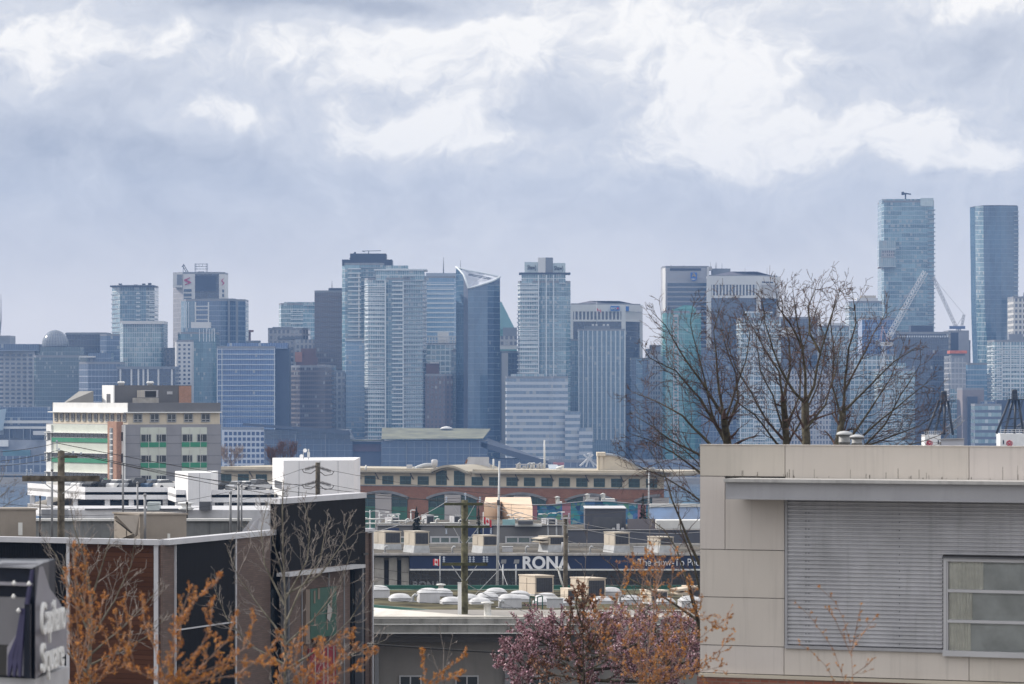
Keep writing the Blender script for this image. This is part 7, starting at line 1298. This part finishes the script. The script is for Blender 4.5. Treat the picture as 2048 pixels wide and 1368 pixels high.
# ------------------------------------------------------------------ trees
def rvec(r): return Vector((r.gauss(0, 1), r.gauss(0, 1), r.gauss(0, 1))).normalized()
def sprout(mb, p, d, L, r0, lvl, g, out, o):
    n = 4 if lvl == 0 else 3; pts = [p]; rs = [r0]; q = p.copy(); d = d.normalized()
    for i in range(n):
        d = (d + rvec(g) * o['wob'] + Vector((0, 0, o['up']))).normalized(); q = q + d * (L / n); pts.append(q.copy()); rs.append(max(r0 * (1 - .75 * (i + 1) / n), o['rmin']))
    mb.path(pts, rs, 4 if r0 > .012 else 3, False)
    out.append((pts, lvl))
    if lvl < o['lv']:
        for k in range(o['kids'][lvl]):
            t_ = .2 + .8 * (k + g.random()) / o['kids'][lvl]; i = min(n - 1, int(t_ * n)); c = pts[i].lerp(pts[i + 1], t_ * n - i)
            side = rvec(g); ax = (pts[i + 1] - pts[i]).normalized(); side = (side - ax * side.dot(ax)).normalized()
            sprout(mb, c, ax * math.cos(o['ang']) + side * math.sin(o['ang']), L * o['sh'] * g.uniform(.7, 1.25), max(rs[i] * .6, o['rmin']), lvl + 1, g, out, o)
def tree(name, label, D, limbs, seed, barkm, twigm, o, leaf=None, group=None, base=None, cat='tree'):
    """limbs: traced main limbs (photo columns and rows at distance D, each wandering in depth); everything finer grows from them"""
    g = random.Random(seed); o = dict(dict(wob=.22, up=.10, lv=2, kids=(3, 3), sh=.5, ang=.65, rmin=.006, gap=.35, len=(.7, 1.6), start=.25, dd=1.4, jit=.04), **o)
    zb_ = gh(D); root = thing(name, label, cat, (X(base or limbs[0][0][0][0], D), D, zb_), group)
    tm, wm_ = MB(), MB(); out = []
    if base is not None: tm.path([(X(base, D), D, zb_), P(limbs[0][0][0][0], limbs[0][0][0][1], D)], [limbs[0][1] * 1.25, limbs[0][1]], 8, False)
    for pts, r0, r1 in limbs:
        off = g.uniform(-o['dd'], o['dd']); n = len(pts); P3 = []
        for i, q in enumerate(pts): P3.append(P(q[0], q[1], D + off * (i / max(1, n - 1)) ** 1.3))
        if base is None and (pts is limbs[0][0] or pts[0][1] > 1360) and pts[0][1] < 1371: P3.insert(0, Vector((P3[0].x, D, zb_)))
        fine = []
        for i in range(len(P3) - 1):                      # subdivide with a little wander
            L = (P3[i + 1] - P3[i]).length; k = max(1, int(L / .35))
            for j in range(k):
                v = P3[i].lerp(P3[i + 1], j / k)
                if i or j: v += rvec(g) * o['jit'] * (r0 + .05) * 3
                fine.append(v)
        fine.append(P3[-1]); m = len(fine); rs = [r0 + (r1 - r0) * (i / (m - 1)) ** .8 for i in range(m)]
        tm.path(fine, rs, 7 if r0 > .03 else 5, False)
        tot = sum((fine[i + 1] - fine[i]).length for i in range(m - 1)); s_ = o['start'] * tot; acc = 0
        nxt = s_
        for i in range(m - 1):
            L = (fine[i + 1] - fine[i]).length
            while acc + L >= nxt:
                f = (nxt - acc) / L; c = fine[i].lerp(fine[i + 1], f); ax = (fine[i + 1] - fine[i]).normalized(); side = rvec(g); side = (side - ax * side.dot(ax)).normalized(); tt = nxt / tot
                ll = g.uniform(*o['len']) * (1.2 - .75 * tt); a_ = g.uniform(.45, .95)
                sprout(wm_, c, ax * math.cos(a_) + side * math.sin(a_), ll, max(rs[i] * .42, o['rmin'] * 1.3), 0, g, out, o); nxt += o['gap'] * g.uniform(.6, 1.4)
            acc += L
        sprout(wm_, fine[-1], fine[-1] - fine[-2], g.uniform(*o['len']) * .25, r1, 0, g, out, o)
    tm.build('trunk', barkm, root); wm_.build('twigs', twigm, root)
    if leaf:
        mb = MB(); m_, size, per, lvmin, spread, keep = leaf
        for pts, lvl in out:
            if lvl < lvmin or g.random() > keep: continue
            for k in range(per):
                t_ = g.random() ** .8 * (len(pts) - 1.001); c = pts[int(t_)].lerp(pts[int(t_) + 1], t_ % 1) + rvec(g) * spread * g.random(); a, b = rvec(g), rvec(g); s1 = size * g.uniform(.5, 1.25); b = (b - a * b.dot(a)).normalized()
                mb.mi = g.randrange(len(m_)); mb.face([c - a * s1 * .5, c + b * s1 * .38, c + a * s1 * .5, c - b * s1 * .38])
        mb.build('buds' if size < .06 else 'leaves', m_, root)
    return root
tw_dark = mat('twig_brown', (.060, .042, .036), .9, .3, 5, col2=(.085, .050, .044)); tw_grey = mat('twig_grey', (.145, .122, .112), .9, .25, 5, col2=(.22, .195, .18)); tw_tan = mat('twig_tan', (.30, .20, .155), .9, .25, 5); bk_grey = mat('bark_olive', (.115, .10, .07), .9, .3, 5, col2=(.17, .155, .125))
bud_red = mat('bud_maroon', (.085, .030, .030), .8, .3, 9); or1 = mat('bud_orange', (.58, .24, .038), .8, .25, 8); or2 = mat('bud_rust', (.40, .155, .04), .8, .25, 8); or3 = mat('bud_amber', (.62, .29, .06), .8, .2, 8)
lf1 = mat('dry_leaf_brown', (.20, .085, .042), .8, .25, 8); lf2 = mat('dry_leaf_russet', (.12, .045, .028), .8, .25, 8); lf3 = mat('dry_leaf_tan', (.38, .21, .12), .8, .2, 8)
# big bare maples behind the panel building
bo = dict(kids=(3, 3), rmin=.0056, gap=.22, len=(.6, 1.5), up=.04, dd=1.6, jit=.045, wob=.26, start=.12)
budb = ([bud_red, tw_dark], .026, 2, 2, .02, .35)
tree('bare_maple', 'bare maple whose limbs spread widest to the open side past the panel building corner', 122, [([(1456, 905), (1454, 870), (1448, 835)], .13, .10), ([(1448, 835), (1438, 780), (1432, 710), (1427, 661), (1440, 614)], 0.050, .009), ([(1448, 835), (1405, 765), (1358, 701), (1332, 651), (1306, 626)], 0.054, .009), ([(1452, 885), (1402, 800), (1352, 742), (1300, 717), (1286, 696)], 0.054, .009), ([(1430, 900), (1365, 832), (1312, 802), (1268, 785)], 0.050, .009), ([(1452, 860), (1476, 800), (1471, 745), (1452, 696), (1441, 646)], 0.043, .009), ([(1410, 915), (1345, 882), (1303, 852), (1275, 835)], 0.040, .009), ([(1415, 955), (1345, 905), (1300, 880), (1262, 868)], 0.040, .009), ([(1448, 850), (1470, 780), (1492, 720), (1500, 666), (1486, 624)], 0.043, .009), ([(1440, 1010), (1395, 925), (1345, 880), (1310, 870)], 0.036, .009), ([(1445, 1040), (1380, 985), (1330, 955), (1270, 930), (1250, 905)], 0.036, .009), ([(1452, 890), (1425, 830), (1400, 720), (1380, 646), (1385, 614)], 0.040, .009)], 3, bark, tw_dark, bo, budb, 'bare maples behind the panel building', base=1462)
tree('bare_maple', 'bare maple with a bundle of upright limbs second from the open side', 126, [([(1572, 905), (1570, 850), (1566, 800)], .115, .09), ([(1566, 800), (1558, 745), (1528, 696), (1500, 646), (1484, 614)], 0.043, .009), ([(1568, 880), (1532, 840), (1502, 785), (1472, 735), (1455, 686), (1462, 646)], 0.043, .009), ([(1566, 800), (1580, 740), (1578, 686), (1566, 634), (1562, 589)], 0.043, .009), ([(1570, 860), (1600, 790), (1600, 720), (1620, 656), (1640, 599)], 0.040, .009), ([(1560, 895), (1510, 830), (1480, 810), (1440, 770)], 0.040, .009), ([(1570, 870), (1545, 790), (1520, 740), (1512, 676), (1530, 624)], 0.036, .009), ([(1572, 890), (1610, 830), (1640, 760), (1652, 696), (1640, 644)], 0.036, .009)], 4, bark, tw_dark, bo, budb, 'bare maples behind the panel building', base=1574)
tree('bare_maple', 'tallest bare maple forking high into a clear Y before the dark slab office', 116, [([(1612, 905), (1612, 850), (1610, 806)], .125, .11), ([(1610, 806), (1588, 785), (1562, 742), (1546, 696), (1530, 646), (1524, 599)], 0.047, .009), ([(1611, 806), (1610, 750), (1604, 696), (1592, 634), (1586, 584)], 0.050, .009), ([(1612, 806), (1628, 770), (1640, 705), (1655, 656), (1672, 604), (1680, 579)], 0.047, .009), ([(1604, 696), (1580, 646), (1556, 614), (1552, 582)], .04, .009), ([(1640, 705), (1620, 666), (1616, 614), (1632, 574)], .04, .009), ([(1611, 860), (1650, 810), (1672, 740), (1680, 686)], 0.036, .009)], 5, bark, tw_dark, bo, budb, 'bare maples behind the panel building', base=1613)
tree('bare_maple', 'bare maple next to the steel roof vents, leaning out over the derrick side', 120, [([(1672, 905), (1680, 860), (1686, 825)], .12, .09), ([(1686, 825), (1690, 760), (1698, 696), (1712, 644), (1706, 594)], 0.047, .009), ([(1686, 825), (1738, 772), (1788, 722), (1832, 696)], 0.040, .009), ([(1700, 895), (1762, 840), (1818, 795), (1858, 762)], 0.043, .009), ([(1690, 890), (1740, 820), (1780, 760), (1806, 696)], 0.043, .009), ([(1698, 905), (1785, 872), (1840, 850), (1872, 830)], 0.036, .009), ([(1690, 780), (1722, 720), (1748, 666), (1772, 624)], 0.036, .009), ([(1684, 840), (1664, 770), (1668, 700), (1660, 644), (1672, 594)], 0.036, .009), ([(1710, 910), (1770, 850), (1802, 790), (1840, 730)], 0.036, .009), ([(1730, 915), (1800, 895), (1850, 882), (1880, 870)], 0.032, .009)], 6, bark, tw_dark, bo, budb, 'bare maples behind the panel building', base=1668)
tree('bare_maple', 'low dark branches crossing the shop fascia beside the panel building wall', 108, [([(1420, 1368), (1395, 1240), (1380, 1180)], .06, .05), ([(1380, 1180), (1352, 1095), (1330, 1060), (1290, 1030)], .035, .008), ([(1395, 1240), (1320, 1190), (1262, 1160), (1210, 1120)], .04, .008), ([(1400, 1130), (1372, 1070), (1345, 1000), (1325, 940), (1300, 900)], .045, .008), ([(1405, 1200), (1385, 1120), (1362, 1060), (1352, 985)], .035, .008), ([(1330, 1290), (1280, 1215), (1240, 1160)], .03, .008), ([(1410, 1290), (1290, 1260), (1220, 1240)], .03, .008)], 8, bark, tw_dark, dict(bo, len=(.4, 1.1), gap=.35, kids=(2, 2)), None, None, base=1424)
# grey twigged trees before the retail building
go = dict(kids=(3, 2), rmin=.0038, gap=.15, len=(.35, .85), up=.10, dd=.7, wob=.20, jit=.03)
tree('bare_street_tree', 'bare young street tree with straight olive trunk before the black sign tower', 84, [([(570, 1368), (571, 1200), (566, 1100), (565, 1020), (566, 975)], .055, .012), ([(570, 1250), (600, 1180), (640, 1120), (655, 1040)], .028, .006), ([(569, 1210), (530, 1130), (522, 1060), (536, 1000)], .026, .006), ([(570, 1280), (525, 1220), (480, 1160), (455, 1100)], .028, .006), ([(570, 1290), (625, 1240), (680, 1170), (702, 1105)], .03, .006), ([(571, 1330), (500, 1290), (455, 1240), (430, 1180)], .028, .006), ([(570, 1200), (615, 1120), (620, 1060), (610, 1010)], .024, .006), ([(571, 1340), (650, 1290), (700, 1240), (735, 1185)], .03, .006), ([(569, 1160), (545, 1080), (552, 1020)], .02, .005), ([(570, 1365), (640, 1345), (700, 1310), (770, 1280)], .028, .006), ([(570, 1190), (640, 1150), (690, 1080), (700, 1040)], .024, .006)], 12, bk_grey, tw_grey, go)
tree('bare_street_tree', 'bare pale twigged tree in front of the brown board cladding', 68, [([(178, 1368), (180, 1290), (182, 1200)], .040, .028), ([(182, 1200), (172, 1130), (150, 1060), (140, 1010)], .022, .005), ([(182, 1200), (205, 1130), (222, 1070)], .020, .005), ([(180, 1280), (230, 1200), (262, 1130), (270, 1080)], .022, .005), ([(180, 1270), (140, 1180), (112, 1110), (88, 1080)], .022, .005), ([(180, 1310), (250, 1250), (290, 1210), (315, 1180)], .02, .005), ([(180, 1330), (240, 1300), (300, 1270), (330, 1235)], .02, .005), ([(181, 1250), (150, 1150), (145, 1090)], .018, .005), ([(179, 1350), (120, 1290), (100, 1230)], .018, .005)], 13, bk_grey, tw_grey, dict(go, gap=.15, len=(.25, .7), rmin=.0036))
tree('bare_sapling', 'slim bare sapling before the taupe wall of the concrete building', 92, [([(888, 1400), (889, 1368), (895, 1320), (905, 1272)], .012, .005), ([(888, 1390), (886, 1350), (888, 1300), (880, 1262)], .012, .005), ([(888, 1380), (884, 1355), (870, 1330), (862, 1300)], .010, .005)], 14, tw_grey, tw_grey, dict(go, gap=.3, len=(.2, .4), rmin=.005, kids=(1, 1)))
# orange budded shrubs close to the camera
oo = dict(kids=(2, 2), rmin=.0030, gap=.06, len=(.10, .30), up=.12, dd=.45, wob=.25, jit=.02, start=.12)
obud = ([or1, or2, or3, or2], .0185, 8, 0, .024, .85)
tree('orange_budded_shrub', 'dense upright orange budded shrub next to the letter sign', 50, [([(160, 1368), (158, 1300), (152, 1210), (150, 1150), (147, 1095)], .012, .004), ([(160, 1340), (176, 1260), (166, 1180), (170, 1110)], .010, .004), ([(160, 1360), (140, 1270), (140, 1200), (132, 1140)], .009, .004), ([(165, 1368), (225, 1310), (200, 1240), (205, 1200)], .009, .004), ([(180, 1368), (248, 1330), (262, 1260), (250, 1200)], .009, .004), ([(150, 1368), (172, 1320), (184, 1250), (178, 1190)], .009, .004), ([(170, 1368), (215, 1345), (240, 1290), (232, 1230)], .008, .004)], 21, tw_tan, tw_tan, oo, obud, 'orange budded shrubs near the camera')
tree('orange_budded_shrub', 'orange budded shrub with slanting sprays before the black ribbed wall', 42, [([(330, 1368), (345, 1310), (352, 1250), (390, 1200), (440, 1155)], .012, .004), ([(340, 1368), (380, 1320), (420, 1270), (425, 1210)], .011, .004), ([(345, 1368), (440, 1330), (500, 1290), (505, 1240)], .010, .004), ([(330, 1368), (310, 1300), (290, 1250), (284, 1200)], .009, .004), ([(360, 1368), (470, 1350), (530, 1310), (560, 1270)], .010, .004), ([(350, 1368), (395, 1340), (455, 1280), (470, 1230)], .009, .004), ([(335, 1368), (360, 1290), (362, 1230), (380, 1180)], .009, .004), ([(350, 1368), (420, 1355), (480, 1320), (540, 1330)], .009, .004), ([(325, 1368), (270, 1340), (262, 1300)], .008, .004)], 22, tw_tan, tw_tan, oo, obud, 'orange budded shrubs near the camera')
tree('orange_budded_shrub', 'orange budded shrub rising before the red poster', 44, [([(610, 1368), (620, 1330), (655, 1290), (700, 1270)], .009, .004), ([(620, 1368), (660, 1340), (690, 1310), (720, 1300)], .008, .004), ([(600, 1368), (590, 1320), (600, 1270)], .008, .004), ([(640, 1368), (670, 1350), (730, 1330), (745, 1305)], .008, .004), ([(560, 1368), (565, 1330), (580, 1300)], .007, .004), ([(600, 1368), (640, 1320), (640, 1285)], .007, .004)], 23, tw_tan, tw_tan, oo, obud, 'orange budded shrubs near the camera')
tree('orange_budded_shrub', 'small orange sprig in front of the concrete building windows', 46, [([(850, 1368), (847, 1330), (848, 1302)], .006, .003), ([(855, 1368), (890, 1340), (930, 1312)], .007, .003), ([(862, 1368), (905, 1355), (925, 1345)], .006, .003)], 24, tw_tan, tw_tan, dict(oo, len=(.06, .16)), obud, 'orange budded shrubs near the camera')
tree('orange_budded_shrub', 'thin orange budded shrub in front of the corrugated wall', 52, [([(1706, 1368), (1704, 1330), (1700, 1290), (1690, 1245), (1672, 1205), (1640, 1176)], .011, .003), ([(1690, 1368), (1668, 1300), (1640, 1260), (1618, 1230), (1594, 1208)], .008, .003), ([(1702, 1310), (1712, 1260), (1722, 1210)], .007, .003), ([(1704, 1300), (1730, 1260), (1752, 1232)], .006, .003), ([(1672, 1368), (1650, 1330), (1620, 1300), (1600, 1290)], .007, .003), ([(1706, 1350), (1735, 1330), (1742, 1322)], .006, .003), ([(1698, 1300), (1670, 1240), (1652, 1215)], .006, .003)], 25, tw_tan, tw_tan, dict(oo, gap=.12, len=(.05, .16)), ([or1, or3, or2], .02, 3, 0, .01, .8), 'orange budded shrubs near the camera')
tree('orange_budded_shrub', 'tall amber budded shrub with pale fanned stems at the panel building corner', 60, [([(1290, 1368), (1300, 1270), (1312, 1190), (1312, 1130), (1305, 1100)], .018, .005), ([(1295, 1368), (1340, 1270), (1380, 1220), (1440, 1255)], .013, .004), ([(1300, 1368), (1370, 1300), (1420, 1260), (1450, 1240)], .012, .004), ([(1285, 1368), (1275, 1250), (1285, 1160), (1292, 1110)], .014, .004), ([(1290, 1368), (1250, 1280), (1232, 1210), (1250, 1150)], .012, .004), ([(1300, 1368), (1350, 1310), (1390, 1230), (1384, 1170)], .012, .004), ([(1310, 1368), (1400, 1330), (1440, 1300), (1452, 1285)], .010, .004), ([(1280, 1368), (1215, 1310), (1190, 1250), (1200, 1200)], .012, .004), ([(1305, 1368), (1330, 1280), (1340, 1200), (1345, 1150)], .012, .004), ([(1312, 1368), (1390, 1345), (1435, 1335)], .010, .004), ([(1312, 1200), (1290, 1150), (1270, 1120)], .009, .004), ([(1312, 1180), (1330, 1130), (1350, 1110)], .009, .004)], 26, tw_tan, tw_tan, dict(oo, gap=.075, len=(.15, .5)), ([or1, or3, or2, lf3], .026, 6, 0, .022, .85), 'orange budded shrubs near the camera')
# blossom, brown leaves
pk1 = mat('blossom_pink', (.50, .285, .345), .8, .15, 6); pk2 = mat('blossom_mauve', (.32, .165, .195), .8, .2, 6); pk3 = mat('blossom_deep', (.14, .075, .06), .8, .2, 6); pk4 = mat('blossom_pale', (.64, .50, .53), .8, .1, 6)
po = dict(kids=(3, 3), rmin=.006, gap=.125, len=(.4, .95), up=.10, dd=1.6, wob=.25, start=.1)
tree('blossom_tree', 'pink blossoming plum tree in front of the concrete building', 105, [([(1180, 1368), (1160, 1330), (1140, 1290)], .10, .08), ([(1140, 1300), (1080, 1272), (1062, 1250)], .05, .012), ([(1140, 1320), (1060, 1300), (1010, 1325)], .05, .010), ([(1140, 1290), (1130, 1262), (1110, 1240)], .05, .012), ([(1150, 1290), (1180, 1265), (1200, 1245)], .05, .012), ([(1160, 1310), (1220, 1275), (1250, 1245)], .05, .012), ([(1170, 1320), (1270, 1290), (1320, 1250)], .05, .012), ([(1130, 1330), (1070, 1330), (1030, 1345)], .045, .010), ([(1180, 1340), (1300, 1330), (1380, 1290)], .05, .012), ([(1110, 1350), (1060, 1360), (1020, 1290)], .03, .01), ([(1140, 1300), (1090, 1290), (1055, 1265)], .04, .01), ([(1180, 1360), (1340, 1365), (1385, 1340)], .05, .012)], 31, bark, tw_dark, po, ([pk1, pk2, pk3, pk1, pk4, pk2], .055, 11, 0, .075, .95))
tree('blossom_tree', 'second pink plum tree filling the corner beside the panel building', 112, [([(1340, 1368), (1335, 1330), (1330, 1290)], .09, .07), ([(1330, 1300), (1300, 1270), (1280, 1245)], .05, .012), ([(1330, 1290), (1350, 1262), (1360, 1242)], .05, .012), ([(1335, 1310), (1390, 1280), (1420, 1255)], .05, .012), ([(1335, 1330), (1400, 1320), (1440, 1290)], .05, .012), ([(1335, 1330), (1270, 1310), (1230, 1300)], .05, .012)], 32, bark, tw_dark, po, ([pk2, pk3, pk1, pk2, pk4], .055, 10, 0, .075, .95))
tree('brown_leaved_tree', 'narrow tree holding dry russet leaves before the largest roof unit', 92, [([(1166, 1368), (1166, 1290), (1165, 1220), (1167, 1178)], .05, .010), ([(1166, 1330), (1140, 1280), (1142, 1210)], .025, .008), ([(1166, 1320), (1192, 1270), (1186, 1200)], .025, .008), ([(1166, 1350), (1120, 1320), (1122, 1270)], .025, .008), ([(1166, 1345), (1215, 1320), (1210, 1270)], .025, .008), ([(1166, 1360), (1080, 1345), (1062, 1330)], .025, .008), ([(1166, 1260), (1152, 1210), (1156, 1180)], .02, .007)], 33, bark, tw_dark, dict(po, len=(.25, .55), gap=.14, dd=.8), ([lf1, lf2, lf1, lf3], .06, 4, 0, .05, .7))
# tall thin upright twigs against the store
for px, sd_, lab in ((1172, 34, 'thin upright bare sapling crossing the navy fascia past the timber pole'), (1297, 35, 'thin bare sapling rising through the amber buds to the hooded units'), (1316, 36, 'second thin bare sapling among the amber buds')):
    tree('bare_sapling', lab, 100, [([(px, 1368), (px - 4, 1190), (px + 3, 1055)], .013, .006)], sd_, tw_grey, tw_grey, dict(go, gap=.5, len=(.3, .8), kids=(1, 1), rmin=.006))
# small birches behind the garage
for i, (px, y0, hh, lab) in enumerate(((462, 892, 26, 'pale birch crown against the white gridded office'), (545, 895, 9, 'small reddish birch just left of the taller one behind the garage'), (575, 881, 18, 'rounded reddish birch rising over the cream wing roof'))):
    D = 930; base_ = [(px, 945), (px, 920), (px, y0 + 6)]
    limbs = [(base_, .14, .04)] + [([(px, 935 - k * 3), (px + s * hh * .55, 915 - k * 5), (px + s * hh * (.75 - .08 * k), y0 + 10 - k)], .06, .02) for k in range(3) for s in (-1, 1)]
    tree('birch_tree', lab, D, limbs, 41 + i, mat('birch_bark', (.30, .25, .22), .9, .2, 1) if i == 0 else bark, mat('birch_twig', (.30, .24, .21), .9, .2, 1) if i == 0 else mat('birch_red_twig', (.15, .085, .07), .9, .2, 1), dict(kids=(4, 3), rmin=.022, gap=.28, len=(1.2, 2.6), up=.25, dd=1.5, wob=.2))
# firs
def fir(label, px, y0, y1, D, wpx, seed):
    g = random.Random(seed); h = Z(y0, D) - Z(y1, D); w_ = S(wpx, D) / 2; r = thing('fir_tree', label, 'tree', P(px, y1, D)); c = P(px, y1, D); MB().path([c - Vector((0, 0, 2)), c + Vector((0, 0, h))], [.12, .02], 6).build('trunk', bark, r); mb = MB()
    for i in range(520):
        t_ = g.random() ** 1.3; a = g.random() * 2 * PI; rr = w_ * (1 - t_) ** .75 * g.uniform(.35, 1.12) * (1 + .25 * math.sin(t_ * 34)); base_ = c + Vector((0, 0, h * t_)); d = Vector((math.cos(a), math.sin(a), -.25)); tip = base_ + d * rr; s_ = Vector((-d.y, d.x, 0)) * w_ * .14; m_ = base_.lerp(tip, .45)
        mb.mi = g.randrange(2); mb.face([base_.lerp(tip, .2), m_ + s_, tip, m_ - s_]); mb.face([m_, m_.lerp(tip, .5) + Vector((0, 0, w_ * .12)), tip, m_.lerp(tip, .5) - Vector((0, 0, w_ * .15))])
    mb.build('needles', [mat('fir_green', (.022, .036, .022), .9, .3, 2), mat('fir_dark', (.012, .021, .014), .9, .3, 2)], r)
fir('small dark fir between the lot lamps', 833, 1013, 1075, 500, 26, 51); fir('slim dark fir beside the tall street lamp', 1286, 986, 1050, 530, 20, 52); fir('narrow fir behind the mossy pole crossarms', 957, 1008, 1070, 495, 13, 53); fir('tiny round fir at the foot of the mossy pole', 928, 1074, 1100, 455, 22, 54)
tree('bare_maple', 'distant bare tree cut by the picture border behind the first roof unit', 400, [([(-20, 1040), (-16, 990), (-10, 950)], .16, .06), ([(-18, 1010), (10, 985), (30, 965)], .06, .015), ([(-18, 1030), (20, 1005), (50, 990)], .06, .015), ([(-16, 990), (5, 955), (12, 930)], .05, .015)], 60, bk_grey, tw_grey, dict(kids=(3, 2), rmin=.013, gap=.5, len=(.8, 2.0), dd=1))
texts_to_meshes()
